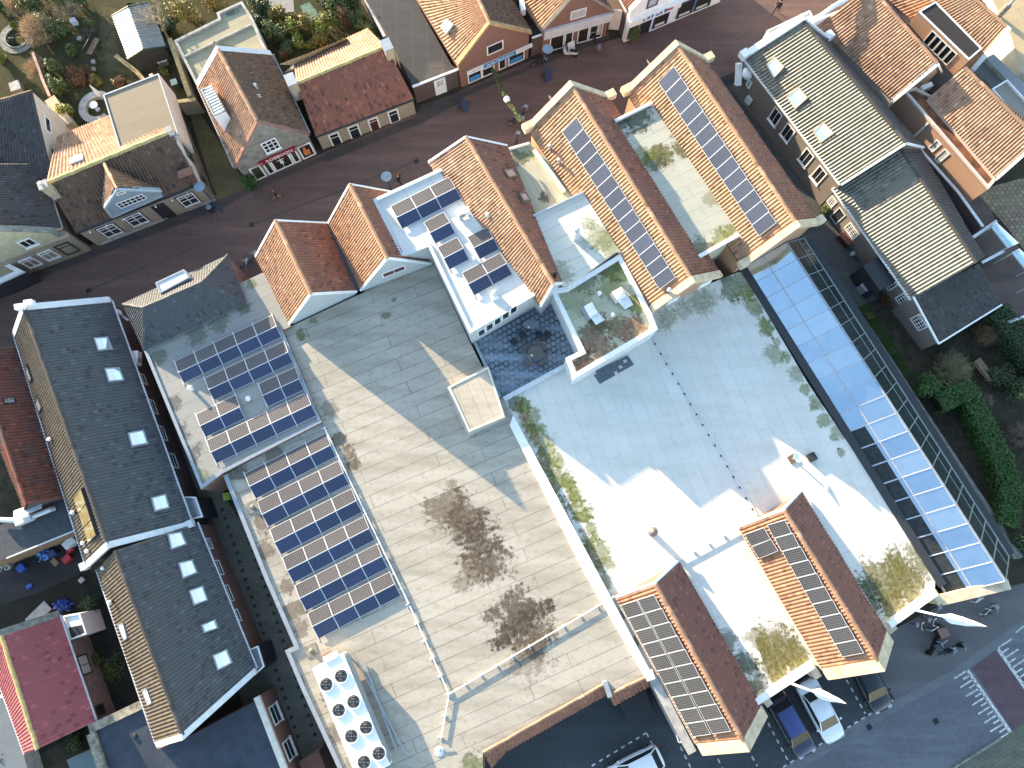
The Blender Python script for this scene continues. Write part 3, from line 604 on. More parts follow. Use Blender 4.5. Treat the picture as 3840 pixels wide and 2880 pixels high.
sheet('street_edge', [B1(270,700),B1(787,503),B1(880,455),B1(1865,70),B1(2140,-30),Z1(600,932),Z1(1632,512),A2(605,1325),A2(1385,1010),A2(1425,905),Z2(240,1035),Z2(1640,470),A3(835,275),A3(835,330),A3(320,540),Z2(1640,560),Z2(260,1130),A2(1800,870),A2(1440,1060),A2(620,1400),Z1(1660,590),Z1(640,1020),B1(1900,150),B1(900,530),B1(300,770)], .004, paver_mat('street_edge_brick', (.085,.066,.060), (.066,.055,.052), (.04,.035,.03), A_ST, .21, .08, .01, .4))
for pa_, pb_ in ((B1(760,850),B1(1720,460)),(B1(2130,300),A2(1420,1380))): mk2 = MB(); mk2.beam(P(pa_,.006), P(pb_,.006), .16, .012); o = mk2.obj('street_gully', paver_mat('gully_bricks', (.115,.08,.068), (.085,.064,.056), (.045,.036,.03), A_ST, .21, .08, .012, .4)); o['kind'] = 'structure'
for p_, l_ in ((B1(765,852),'small square iron drain cover in the street below the pale gable house'), (B1(2175,285),'small square iron drain cover in the middle of the street'), (A2(1385,1395),'small square iron drain cover above the long tiled house'), (D4(875,1305),'square iron drain cover in the sidewalk below the parked black car'), (D4(1450,1255),'round dark stain-like cover in the brick road')):
    c_ = P(p_, .0); x_ = Vector((math.cos(A_ST), math.sin(A_ST), 0))*.19; y_ = Vector((-x_.y, x_.x, 0)); m_ = MB(); m_.box(c_+Vector((0,0,.015)), x_, y_, Vector((0,0,.014)))
    for k_ in (-.6, -.2, .2, .6): m_.box(c_+y_*k_+Vector((0,0,.032)), x_*.85, y_*.08, Vector((0,0,.004)))
    o = m_.obj('drain_cover', plain('cast_iron', (.03,.026,.024), .7, .3)); tag(o, l_.replace('round dark stain-like cover','small dark drain cover'), 'drain cover')
# ------------------------------------------------------------------ the flat-roofed shop complex
H2_ = 4.2
A_M2 = wang(C2(900,1100), C2(1700,760), H2_)
pt = lambda p, h=H2_: (P(p, h).x, P(p, h).y)
BR = (.075,.055,.038); BR2 = (.13,.095,.062); GR = (.13,.15,.05); GRD = (.07,.085,.035)
stm = [pt(C2(1640,1060))+(1.9,BR2,.75), pt(C2(1800,1130))+(1.6,BR,.7), pt(C2(1820,1250))+(1.7,BR2,.7), pt(C2(1950,1390))+(2.,BR,.75), pt(C2(2030,1520))+(2.3,BR,.8), pt(C2(1900,1600))+(1.8,BR2,.7), pt(C2(1690,860))+(.6,BR2,.6),
       pt(D3(60,330))+(2.6,BR,.85), pt(D3(180,480))+(2.4,BR,.8), pt(D3(150,700))+(2.,BR2,.5), pt(D2(2170,500))+(1.,BR,.6),
       pt(C2(720,480))+(.7,BR2,.8), pt(C2(800,600))+(.8,BR2,.8), pt(C2(840,690))+(.7,BR2,.85), pt(C2(640,230))+(.8,BR2,.5),
       pt(C2(40,1200))+(.8,BR2,.7), pt(C2(90,1450))+(.9,BR2,.7), pt(D2(270,90))+(.8,BR2,.7), pt(D2(330,280))+(.8,BR2,.7), pt(D2(400,480))+(.8,BR2,.6), pt(C1(2080,780))+(.8,BR,.7), pt(D2(640,1060))+(.9,BR,.7), pt(D2(720,1350))+(.9,BR,.6), pt(C2(150,610))+(.9,BR2,.7),
       pt(B2(390,1240))+(.7,GR,.8), pt(B2(1120,1065))+(.4,GR,.7), pt(B2(1190,930))+(.3,GR,.7), pt(B2(500,1105))+(.4,GR,.6), pt(D2(1860,1610))+(1.2,GR,.8), pt(D2(1800,60))+(1.3,BR2,.5)]
m2m = felt_mat('cream_felt', (.40,.365,.30), A_M2, dark=(.10,.09,.075), strip=1.0, length=9., stain=.8, stains=stm, seam=.85)
ct = thing('flat_roofed_hall', 'wide hall with a cream felt flat roof, brown water stains down its middle', 'building', P((1500,2000)))
m2p = [B2(230,1195),B2(1520,590),B2(1845,1290),C2(2095,130),C2(2128,118),C3(25,300),C3(700,1659),D3(1140,862),D3(838,1032),D3(805,935),D3(0,1387),D2(1960,1530),D2(1960,2000),D2(870,2000),D2(390,960),D2(255,640),D2(335,607),D2(70,0),C1(1935,790),C2(565,325)]
m2w = flat(ct, m2p, H2_, m2m, M['redbrick'])
cb = MB()
for a in ([D2(870,2000),D2(390,960),D2(255,640),D2(335,607),D2(70,0),C1(1935,790)],): cb.curb([pt(q) for q in a], H2_, .3, .16, closed=False)
cb.obj('parapet', M['zinc'], ct)
# mansard of red tiles along the car park side
for n_, (e1, e2, a, b) in enumerate(((D3(800,932),D3(-60,1420),D3(818,1022),D3(-40,1505)),(D3(-60,1420),D2(1965,1525),D3(-40,1505),D2(2030,1660)),(D3(1165,868),D3(836,1030),D3(1197,945),D3(880,1118)))):
    tile_quad('mansard_tiles', P(e1,H2_+.12), P(e2,H2_+.12), P(b,H2_-1.0), P(a,H2_-1.0), M['red'], ct, pitch=.3, amp=.06); ridge_caps(P(e1,H2_+.14), P(e2,H2_+.14), M['orange2'], ct, r=.12, lift=.05)
mb = MB(); q = P(D3(822,975),H2_+.1); d = (P(D3(835,1030),4)-P(D3(800,930),4)).normalized(); mb.box(q, d*.55, Vector((-d.y,d.x,0))*.17, Vector((0,0,.22))); mb.obj('end_cap', M['zinc'], ct)
mb = MB(); q = P(D3(1185,855),H2_+.15); mb.box(q, d*.3, Vector((-d.y,d.x,0))*.3, Vector((0,0,.3))); mb.obj('end_cap', M['white'], ct)
# west roof with the tent rows of panels
M1H = 4.55
A_M1 = wang(B1(1260,1370), C1(1740,910), M1H)
pt1 = lambda p: pt(p, M1H)
m1m = felt_mat('grey_felt', (.30,.295,.265), A_M1+1.57, strip=1.05, length=8, stain=.3, stains=[pt1(C1(1560,430))+(1.,(.07,.075,.065),.7), pt1(C1(1640,620))+(1.,(.07,.075,.065),.7), pt1(C1(1490,160))+(.8,(.07,.075,.065),.7), pt1(B1(1350,1430))+(.8,GRD,.6), pt1(B1(1700,1230))+(1.,GRD,.55), pt1(B1(1900,1130))+(.9,GRD,.55), pt1(B1(2100,1000))+(.7,GRD,.6), pt1(C1(1720,820))+(.8,(.22,.24,.12),.7), pt1(B1(2180,800))+(.5,GR,.7)])
t1 = thing('panel_roof_annex', 'grey felt roofed annex carrying nine tent rows of panels beside the hip roof', 'building', P((800,1500)))
m1p = [B1(1262,1372),B1(2130,965),B1(2050,800),B2(75,688),B2(300,1160),B2(230,1195),C2(570,330),C1(1925,772),C1(1742,912)]
flat(t1, m1p, M1H, m1m, M['redbrick'])
mb = MB(); mb.curb([pt1(q) for q in (B1(1247,1372),C1(1742,912),C1(1925,772),C2(570,330),B2(230,1195))], M1H, .24, .1, closed=False); mb.obj('parapet', M['zinc'], t1)
# white roof to the east
H3_ = 4.0
A_M3 = wang(C3(840,60), C3(340,240), H3_)
pt3 = lambda p: pt(p, H3_)
MS = (.17,.19,.04); MD = (.06,.07,.03); OL = (.17,.15,.05)
st3 = [pt3(C3(120,180))+(.7,MS,.7), pt3(C3(200,380))+(.8,MS,.7), pt3(C3(330,690))+(1.1,MS,.8), pt3(C3(440,850))+(1.2,MS,.85), pt3(C3(520,980))+(1.2,MS,.8), pt3(C3(600,1150))+(1.1,MS,.8), pt3(C3(650,1350))+(.9,MS,.7), pt3(C3(300,700))+(.5,(.30,.24,.16),.8), pt3(C3(380,860))+(.5,(.3,.24,.16),.8), pt3(C3(470,1000))+(.5,(.3,.24,.16),.8), pt3(C3(540,1150))+(.4,(.3,.24,.16),.8),
       pt3(C3(30,170))+(.6,(.12,.12,.10),.8), pt3(C3(110,330))+(.5,(.34,.27,.19),.7),
       pt3(B3(1880,830))+(1.4,MD,.85), pt3(B3(2000,850))+(1.2,MS,.8), pt3(B3(1650,950))+(1.4,MS,.4), pt3(B3(2100,1000))+(1.,MS,.7), pt3(B4(-10,1150))+(.9,MS,.7), pt3(B4(60,1400))+(.9,MS,.6), pt3(C4(440,150))+(.8,MS,.6), pt3(C4(600,420))+(.8,MS,.6), pt3(B3(1350,1080))+(1.2,MS,.35),
       pt3(C4(1330,1560))+(2.,OL,.8), pt3(C4(1240,1480))+(1.5,OL,.6), pt3(C4(1130,1600))+(1.5,OL,.7), pt3(D4(1000,60))+(2.2,OL,.85), pt3(D4(1200,60))+(2.2,OL,.85), pt3(D4(880,120))+(1.,MD,.8), pt3(D4(1090,240))+(1.4,OL,.85), pt3(D4(900,250))+(.9,MD,.85),
       pt3(D4(110,640))+(1.9,OL,.85), pt3(D4(250,690))+(1.6,OL,.85), pt3(D4(60,780))+(1.8,OL,.9), pt3(D3(2020,760))+(1.2,MD,.85), pt3(D3(2100,950))+(1.4,OL,.85), pt3(D3(1850,560))+(.9,MD,.7), pt3(D4(40,560))+(1.4,OL,.6), pt3(D3(2120,560))+(1.,OL,.6), pt3(D3(960,330))+(.5,MD,.7), pt3(D3(1080,560))+(.5,MD,.7), pt3(D3(820,40))+(.6,MS,.7)]
for i in range(15):
    p = mix2(C3(70,190), C3(740,1560), i/14); st3.append(pt3((p[0]+18+9*(i % 3), p[1]-4))+(.75+.3*(i % 2), MS, .7)); st3.append(pt3(p)+(.42,(.26,.19,.11) if i % 2 else (.16,.14,.06),.85))
for i in range(12): st3.append(pt3(mix2(B3(1975,740), C4(640,600), i/11))+(.45+.25*(i % 3 == 0), MS if i % 2 else (.24,.25,.14), .7))
for i in range(8): st3.append(pt3(mix2(B3(1280,1130), B3(1930,800), i/7))+(1.0,(.34,.36,.26),.5))
m3m = felt_mat('white_felt', (.63,.61,.545), A_M3+1.57, dark=(.34,.36,.34), strip=1.05, length=5.2, stain=.3, stains=st3, seam=.5)
t3 = thing('white_roofed_hall', 'hall with a large white felt flat roof beside the glass passage', 'building', P((2700,1700)))
m3p = [C2(2131,118),B3(445,1500),B3(640,1450),B3(620,1000),B3(1190,1000),B3(1960,690),B3(1990,690),C4(350,0),C4(1450,1640),D4(1440,125),D4(1070,385),D4(960,500),D4(430,780),D4(375,750),D4(0,1000),D3(2100,1100),D3(1500,1300),D3(1205,850),C3(760,1659),C3(20,300)]
flat(t3, m3p, H3_, m3m, M['redbrick'])
cb = MB(); cb.curb([pt3(q) for q in (C2(2131,118),B3(448,1490))], H3_, .32, .28, closed=False); cb.obj('parapet', M['whitegrey'], t3)
cb = MB(); L_ = [P(q, H2_) for q in (C3(-20,360),C3(640,1659),D3(1140,862))]; R_ = [P(q, H2_) for q in (C3(10,270),C3(755,1659),D3(1203,842))]
for i in range(2): cb.add([L_[i],L_[i+1],R_[i+1],R_[i]]+[p+Vector((0,0,.22)) for p in (L_[i],L_[i+1],R_[i+1],R_[i])], [(0,1,5,4),(2,3,7,6),(4,7,6,5),(0,4,7,3),(1,2,6,5)])
cb.obj('parapet', M['white'], t3)
# long seam rail across the white roof with dark feet
mb = MB(); ra, rb = P(B3(1215,1255),H3_+.04), P(C3(2120,1130),H3_+.04); mb.beam(ra, rb, .08, .07); mb.obj('conduit', M['whitegrey'], t3)
for i in range(17): mb = MB(); q = lerp(ra, rb, (i+.6)/17.2)+Vector((-.09,-.06,0)); mb.lathe(q-Vector((0,0,.05)), [(.07,0),(.07,.07),(.03,.09)], 8); mb.obj('conduit_foot', M['black_metal'], t3)
for a, b, nm in ((D4(-120,1075),D4(378,748),'white_parapet'),(D4(1040,405),D4(1440,122),'white_parapet')):
    mb = MB(); p, q = P(a,H3_+.55), P(b,H3_+.55); dd = (q-p).normalized(); nn = Vector((-dd.y,dd.x,0)); nn = -nn if nn.y > 0 else nn
    mb.box((p+q)/2+nn*.2-Vector((0,0,.55)), dd*(q-p).length/2, nn*.22, Vector((0,0,.55))); mb.obj(nm, M['white'], t3)
# raised roof box (old roof light) on the cream roof
t = thing('roof_hatch_box', 'low cream felt covered box standing on the seam between cream and white roofs', 'roof box', P(C2(1900,200),H2_))
c4 = [P(q, H2_+.75) for q in (C2(1660,25),C2(2010,-150),C2(2150,285),C2(1840,415))]; b4 = [P(q, H2_) for q in (C2(1640,40),C2(2000,-165),C2(2165,295),C2(1832,455))]
mb = MB(); mb.add(b4+c4, [(0,1,5,4),(1,2,6,5),(2,3,7,6),(3,0,4,7)]); mb.obj('wall', M['concrete'], t)
mesh('top', c4, [(3,2,1,0)], felt_mat('box_felt', (.46,.40,.31), A_M2+1.57, strip=.9, length=6, stain=.6), t)
mb = MB(); mb.curb([(p.x,p.y) for p in c4], H2_+.75, .14, .05, z0=H2_+.7); mb.obj('edge_trim', M['cream'], t)
# ------------------------------------------------------------------ gabled houses of the complex, street side
t = thing('red_gable_house', 'smaller red tiled gable house, leftmost of the pair above the cream roof', 'house', P(B2(580,1005)))
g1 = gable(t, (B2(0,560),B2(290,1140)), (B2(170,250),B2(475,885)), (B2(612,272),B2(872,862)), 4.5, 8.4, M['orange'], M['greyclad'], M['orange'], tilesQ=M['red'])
def trim(t, ps, hs, m, wd=.14, ht=.16, name='verge_trim'):
    mb = MB(); q = [P(p, h) for p, h in zip(ps, hs)]
    for a, b in zip(q, q[1:]): mb.beam(a, b, wd, ht)
    return mb.obj(name, m, t)
def verge(t, s, m, ends=(1, 2), wd=.16, ht=.14, lift=.06, sides='LQ', name='verge_trim', ext=0.):
    dd = flatv(s.r2-s.r1).normalized()
    for e in ends:
        mb = MB(); r, l, q = (s.r1, s.l1, s.q1) if e == 1 else (s.r2, s.l2, s.q2); o = dd*(-ext if e == 1 else ext)
        z = Vector((0,0,lift))
        if 'L' in sides: mb.beam(l+z+o, r+z+o, wd, ht)
        if 'Q' in sides: mb.beam(r+z+o, q+z+o, wd, ht)
        k = mb.obj(name, m, t)
    return k
verge(t, g1, M['white']); 
t = thing('second_red_gable_house', 'red tiled gable house between its leaner twin and the white panel roof', 'house', P(B2(1000,700)))
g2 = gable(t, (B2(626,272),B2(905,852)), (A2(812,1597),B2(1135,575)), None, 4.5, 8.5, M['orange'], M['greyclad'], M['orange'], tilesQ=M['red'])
verge(t, g2, M['white'])
W = Wall(g2.c[1], g2.c[2]); win(t, W, [B2(1085,710),B2(1280,625),B2(1295,660),B2(1100,745)], M['white'], plain('red_brown_glass', (.10,.04,.035), .3), cols=2)
o = thing('valley_gutter', 'dark lead valley gutter between the two red gable roofs', 'gutter', g1.q1); gutter(g1.q1+Vector((0,0,.1)), g1.q2+Vector((0,0,.1)), M['dark'], o, wd=.55, ht=.12, name='channel')
# white panel roof
HE = 6.95
te = thing('white_panel_house', 'white flat roofed house with scattered tent panels and a small courtyard window row', 'building', P((1700,900)))
A_E = wang(B2(1490,480), B2(1845,1225), HE)
pe = lambda p: pt(p, HE)
me_ = felt_mat('white_felt_2', (.66,.66,.61), A_E, dark=(.3,.3,.28), strip=1.1, length=6, stain=.2, stains=[pe(A2(1830,1570))+(1.2,(.24,.2,.09),.85), pe(B2(1900,60))+(1.1,(.24,.2,.09),.85), pe(B3(20,500))+(.8,MS,.6), pe(B3(170,720))+(.9,(.24,.2,.09),.8), pe(B3(100,620))+(.9,MS,.6), pe(B2(2050,250))+(.7,MS,.4)])
ep = [B2(1010,72),A2(1790,1372),A2(1880,1475),B3(275,855),B2(1848,1228),B2(1490,480),B2(1247,568)]
ew = flat(te, ep, HE, me_, M['greyclad'], (.26,.18), M['whitegrey'])
W = Wall(flatv(ew[4]), flatv(ew[3]))
for i in range(5):
    a = mix2(B2(1905,1215), B3(40,970), i/5); b = mix2(B2(1905,1215), B3(40,970), (i+.9)/5)
    win(te, W, [a, b, (b[0]+10,b[1]+17), (a[0]+10,a[1]+17)], M['white'], M['glass'], fw=.06)
# long house with tiled roof east of it
t = thing('long_tiled_house', 'long narrow orange tiled house with two roof windows, beside the white panel roof', 'house', P(A2(2000,1500)))
hq = (A2(2170,1262),B3(437,787)); hr = (A2(1815,1187),B3(357,795)); d_ = flatv(P(hr[1],7)-P(hr[0],7)).normalized()
hh = solve_hr(mix2(hq[0],hq[1],.5), mix2(hr[0],hr[1],.5), 6.7, math.radians(50), d_)
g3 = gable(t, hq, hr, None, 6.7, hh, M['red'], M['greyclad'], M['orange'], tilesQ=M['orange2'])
verge(t, g3, M['white'])
for q in ([A2(2120,1490),A2(2200,1475),A2(2245,1540),A2(2165,1560)], [B3(40,30),B3(100,22),B3(148,98),B3(78,98)]): roofwin(t, g3.pL, g3.nL, q, lift=.34, fm=plain('brown_frame', (.16,.12,.09), .6), pm=plain('beige_pane', (.50,.40,.33), .12, .35, var=0))
# gables with stone copings
def coping(t, s, which, mat, wd=.5, ht=.28, lift=.3, kn=True, ext=.2, name='stone_coping', knw=.9):
    mb = MB(); dd = flatv(s.r2-s.r1).normalized(); o = dd*(-ext if which == 1 else ext)
    r, l, q = (s.r1, s.l1, s.q1) if which == 1 else (s.r2, s.l2, s.q2); z = Vector((0,0,lift))
    # one bent bar: outline in the vertical plane, extruded along the ridge
    for a, b in ((l, r), (q, r)):
        a, b = a+o+z, b+o+z; w2 = dd*wd/2; h = Vector((0,0,ht))
        mb.add([a-w2-h*2, a+w2-h*2, b+w2-h*2, b-w2-h*2, a-w2, a+w2, b+w2, b-w2], [(0,3,2,1),(4,5,6,7),(0,1,5,4),(2,3,7,6),(1,2,6,5),(0,4,7,3)])
    if kn:
        for a in (l, q): mb.box(a+o+z+Vector((0,0,.02)), dd*wd*.62, Vector((-dd.y,dd.x,0))*knw/2, Vector((0,0,.3)))
    return mb.obj(name, mat, t)
M7H = 7.15
t = thing('coped_gable_house', 'orange tiled house with stone coped gables, left of the two carrying single panel rows', 'house', P(B3(900,500)))
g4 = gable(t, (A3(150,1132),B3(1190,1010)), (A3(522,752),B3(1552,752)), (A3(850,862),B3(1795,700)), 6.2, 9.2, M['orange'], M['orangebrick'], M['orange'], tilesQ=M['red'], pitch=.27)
coping(t, g4, 1, M['stone']); coping(t, g4, 2, M['stone'], kn=False, ext=.1)
W4 = Wall(g4.c[1], g4.c[2])
gutter(g4.l1, g4.l2, M['dark'], t, wd=.1)
for q in ([B3(1265,1060),B3(1360,1010),B3(1370,1000),B3(1275,1050)], [B3(1540,910),B3(1640,860),B3(1650,850),B3(1550,900)]): board(t, W4, q, M['white'], 'window_head', .08, rect=W4.rect(q)[:2]+(H3_+.25, H3_+1.35))
t = thing('tall_coped_gable_house', 'orange tiled house with stone coped gables, beside the narrow east alley', 'house', P(B3(1900,300)))
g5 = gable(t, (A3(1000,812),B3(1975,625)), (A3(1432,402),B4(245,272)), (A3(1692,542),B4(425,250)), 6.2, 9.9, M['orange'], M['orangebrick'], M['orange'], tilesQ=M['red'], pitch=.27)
coping(t, g5, 1, M['stone']); coping(t, g5, 2, M['stone'], kn=True, ext=.1, knw=.6)
gutter(g5.q1, g5.q2, M['dark'], t, wd=.12); gutter(g5.l1, g5.l2, M['dark'], t, wd=.1)
# flat strips between
mg = (.20,.22,.08)
def fl(name, label, pts, h, c, ang, stains=(), curb=None, cm='whitegrey', wall='cream', strip=1.0, length=6):
    t = thing(name, label, 'building', P(pts[0], 0)); flat(t, pts, h, felt_mat(name+'_felt', c, ang, strip=strip, length=length, stain=.25, stains=[pt(p, h)+(r, cc, s) for p, r, cc, s in stains]), M[wall], curb, M[cm]); return t
A7 = wang(A3(520,752), B3(1545,745), 6)
t7 = fl('valley_flat_roof', 'pale green stained flat roof lying between the two coped gable houses', [A3(895,1045),A3(1205,895),B3(2010,420),B3(1950,372),B3(1618,558),B3(1560,540)], M7H, (.44,.44,.36), A7+1.57,
   [(A3(1050,1000),1.5,MD,.8),(A3(930,1060),1.,MD,.8),(A3(1300,1330),1.3,(.13,.12,.04),.9),(A3(1450,1270),1.2,(.13,.12,.04),.9),(A3(1230,1420),1.,MD,.8),(A3(1140,1350),1.1,MS,.6),(B3(1800,420),1.3,MS,.7),(B3(1650,480),1.2,MD,.7),(B3(1890,330),1.,MS,.8),(B3(1740,60),1.,MS,.5)])
mb = MB(); mb.beam(P(A3(888,1048),M7H+.15), P(A3(1208,892),M7H+.15), .2, .3); mb.beam(P(B3(1612,560),M7H+.12), P(B3(1955,372),M7H+.12), .26, .3); mb.obj('parapet', M['white'], t7)
t8 = fl('pale_flat_strip', 'small pale yellow flat roof squeezed between long tiled house and coped house', [A2(2180,1285),A3(150,1242),B3(650,0),B3(115,232),A3(0,1400)], 6.0, (.46,.42,.30), A7, [(A3(60,1370),.8,MD,.7),(B3(270,60),.6,BR,.8),(A3(130,1350),.6,MS,.6)])
mb = MB(); mb.beam(P(A2(2185,1290),6.1), P(A3(152,1240),6.1), .2, .25); mb.beam(P(A3(190,1300),6.15), P(A3(452,1659),6.15), .3, .3); mb.obj('parapet', M['cream'], t8)
t5 = fl('square_white_roof', 'square white flat roof with one chimney vent, between long tiled house and coped house', [B3(112,236),B3(612,0),B3(940,520),B3(905,512),B3(470,830),B3(400,780)], 6.85, (.62,.62,.54), A7+1.57, [(B3(760,350),1.6,MS,.55),(B3(680,260),1.,MS,.45),(B3(840,450),1.2,MS,.6),(B3(430,700),1.,MS,.5)])
mb = MB(); mb.beam(P(B3(108,240),6.95), P(B3(616,2),6.95), .12, .22); mb.obj('parapet', M['galv'], t5)
t6 = fl('skylight_roof', 'mossy flat roof with two open roof domes above the roof terrace', [B3(330,850),B3(470,828),B3(930,545),B3(1195,1045),B3(1252,1195),B3(530,1622),B3(462,1440),B3(585,1380)], 6.35, (.42,.42,.30), A7+1.57,
   [(B3(850,620),1.4,MD,.75),(B3(600,740),1.2,MD,.6),(B3(760,600),.8,MD,.6),(B3(950,700),1.,MS,.75),(B3(560,980),1.5,MS,.4),(B3(1080,950),1.2,MS,.85),(B3(760,1150),1.1,(.10,.085,.03),.9),(B3(680,1250),1.3,(.16,.11,.06),.85),(B3(900,1150),1.3,(.17,.13,.06),.8),(B3(760,1350),1.4,(.26,.17,.11),.9),(B3(1050,1180),1.3,(.25,.16,.10),.9),(B3(620,1480),1.2,(.17,.10,.06),.95),(B3(860,830),1.2,MS,.6)], (.34,.3), 'white', 'whitegrey')
# sunken terrace
tt = thing('roof_terrace', 'enclosed roof terrace paved with blue grey slabs, dark and mossy', 'terrace', P((1970,1300)))
tp = [(1770,1262),(2080,1090),(2200,1320),(1882,1500)]
mb = MB(); mb.prism([pt(q, 4.06) for q in tp], 0, 4.06); mb.obj('paving', paver_mat('terrace_slabs', (.22,.27,.32), (.17,.21,.26), (.025,.028,.026), wang((1770,1262),(2080,1090),4.), .42, .42, .05, .9, patch=(.018,.02,.016)), tt)
mb = MB(); mb.beam(P((1776,1275),4.2), P(C2(2110,118),4.2), .2, .3); mb.obj('rim', M['zinc'], tt)
# ------------------------------------------------------------------ hip-roofed corner building
t = thing('hip_roofed_house', 'house with a dark ribbed hip roof and a pale box dormer on the street side', 'house', P(B1(1600,900)))
he = 4.8; e = [P(q, he) for q in (B1(1065,970),B1(1970,545),B1(2130,962),B1(1247,1372))]
h1, h2 = B1(1240,1000), B1(1742,782)
hr_ = 6.9; r1, r2 = P(h1, hr_), P(h2, hr_)
for poly in ([e[0],e[1],r2,r1], [e[1],e[2],r2], [e[2],e[3],r1,r2], [e[3],e[0],r1]): tile_poly('roof_slope', poly, M['black'], t, pitch=.22, amp=.05)
for a, b in ((r1,r2),(e[0],r1),(e[1],r2),(e[2],r2),(e[3],r1)): ridge_caps(a+Vector((0,0,.06)), b+Vector((0,0,.06)), M['black'], t, r=.12)
mb = MB(); cc = sum(e, Vector((0,0,0)))/4; mb.prism([(lerp(p,cc,.03).x, lerp(p,cc,.03).y) for p in e], 0, he-.1); mb.obj('wall', M['redbrick'], t)
mb = MB(); mb.curb([(p.x,p.y) for p in e], he-.12, .14, .16); mb.obj('gutter', M['zinc'], t)
dt = [P(q, 6.3) for q in (B1(1342,785),B1(1590,668),B1(1640,740),B1(1385,877))]
mb = MB(); mb.prism([(p.x,p.y) for p in dt], 5.0, 6.3); d = mb.obj('dormer', M['whitegrey'], t)
mb = MB(); mb.curb([(p.x,p.y) for p in dt], 6.3, .12, .05, z0=6.25); mb.obj('roof_edge', M['zinc'], d)
# ------------------------------------------------------------------ dormered wings at the car park
for nm, lb, L, R, Q, hr_ in (('panelled_wing', 'red tiled wing with stone edges and twenty panels in two columns', (D3(900,190),D3(1590,1450)), (D3(1237,68),D3(1992,1412)), (C3(1442,1537),D3(2152,1112)), 6.9),
                        ('single_column_wing', 'red tiled wing with stone edges and one long panel column, beside the glass passage', (C3(1960,1242),D4(462,802)), (C4(140,1092),D4(942,722)), (C4(290,932),D4(1022,472)), 7.1)):
    t = thing(nm, lb, 'building wing', P(R[1])); s = gable(t, L, R, Q, 4.3, hr_, M['dormered'], M['redbrick'], M['orange2'], pitch=.27, amp=.05)
    s.L.data.materials[0] = M['orange3']  # sunward slope takes the sunlit copy of the wing tiles
    coping(t, s, 2, M['stone'], wd=.85, ht=.14, lift=.12, kn=False, ext=.42); gutter(s.q1, s.q2, M['galv'], t, wd=.1); gutter(s.l1, s.l2, M['cream'], t, wd=.14)
    coping(t, s, 1, M['white'], wd=.15, ht=.1, lift=.1, kn=False, ext=.08, name='verge_trim')
    if nm == 'panelled_wing': gp = s
    else: gq = s
# stone walls beside the wings
for lb, a, b, wd in (('speckled stone topped wall along the left foot of the twenty panel wing', D3(1215,870), D3(1560,1530), .62), ('short stone pier at the right foot of the twenty panel wing', D3(2150,1000), D4(20,1120), .5),
                     ('short stone pier at the left foot of the single column wing', D4(365,760), D4(440,880), .5), ('short stone pier at the right foot of the single column wing', D4(1010,380), D4(1090,480), .7), ('short stone pier left of the glass passage end', D4(1430,130), D4(1495,240), .45)):
    mb = MB(); p, q = P(a,4.3), P(b,4.3); mb.beam(p-Vector((0,0,.1)), q-Vector((0,0,.1)), wd, .2); mb.beam(p-Vector((0,0,2.25)), q-Vector((0,0,2.25)), wd*.8, 4.1)
    o = mb.obj('stone_wall', M['concrete'] if wd > .6 and 'speckled' in lb else M['stone']); tag(o, lb, 'wall')
# ------------------------------------------------------------------ glass passage
t = thing('glass_passage', 'long sloping glass roofed passage reflecting the sky along the white roof', 'glass passage', P(C4(1100,800)))
gl = [B4(-60,590), C4(1530,1659+60)]      # gutter edge (low), from far end to near end
lo1, lo2 = P(B4(-200,650),3.7), P(D4(1545,165),3.7)
hi1, hi2 = P(B4(160,440),4.6), P(D4(2050,45),4.6)
rows = 19
def gpt(u, v, l=0.): return lerp(lerp(lo1,lo2,u), lerp(hi1,hi2,u), v)+Vector((0,0,l))
u0 = .0
for v0, v1 in ((0,.44),(.44,1)):
    V = []; Fs = []
    for i in range(rows):
        n = len(V); V += [gpt(i/rows,v0), gpt((i+1)/rows,v0), gpt((i+1)/rows,v1), gpt(i/rows,v1)]; Fs.append((n,n+1,n+2,n+3))
    mesh('glass_panes', V, [f for f in Fs], M['glassroof'], t)
V = []; Fs = []
for i in range(10, 19):
    n = len(V); w_ = .36; V += [gpt(i/rows+.002,.012,.014), gpt((i+1)/rows-.002,.012,.014), gpt((i+1)/rows-.002,w_,.014), gpt(i/rows+.002,w_,.014)]; Fs.append((n,n+1,n+2,n+3))
mesh('dark_pane_overlay', V, Fs, plain('dark_overlay', (.03,.034,.034), .25, var=.3, spec=.3), t)  # dark sheets laid just above the panes along the low edge
mb = MB()
for i in range(rows+1): mb.beam(gpt(i/rows,0,.03), gpt(i/rows,1,.03), .045, .06)
for v in (.44,): mb.beam(gpt(0,v,.03), gpt(1,v,.03), .06, .06)
mb.obj('glazing_bars', plain('pink_grey_bars', (.42,.37,.36), .5, var=.08), t)
mb = MB(); mb.beam(gpt(-.01,0,.02)+Vector((-.05,0,0)), gpt(1.01,0,.02)+Vector((-.05,0,0)), .16, .2); mb.beam(gpt(0,1,.04), gpt(1,1,.04), .12, .12); mb.obj('edge_beam', M['zinc'], t)
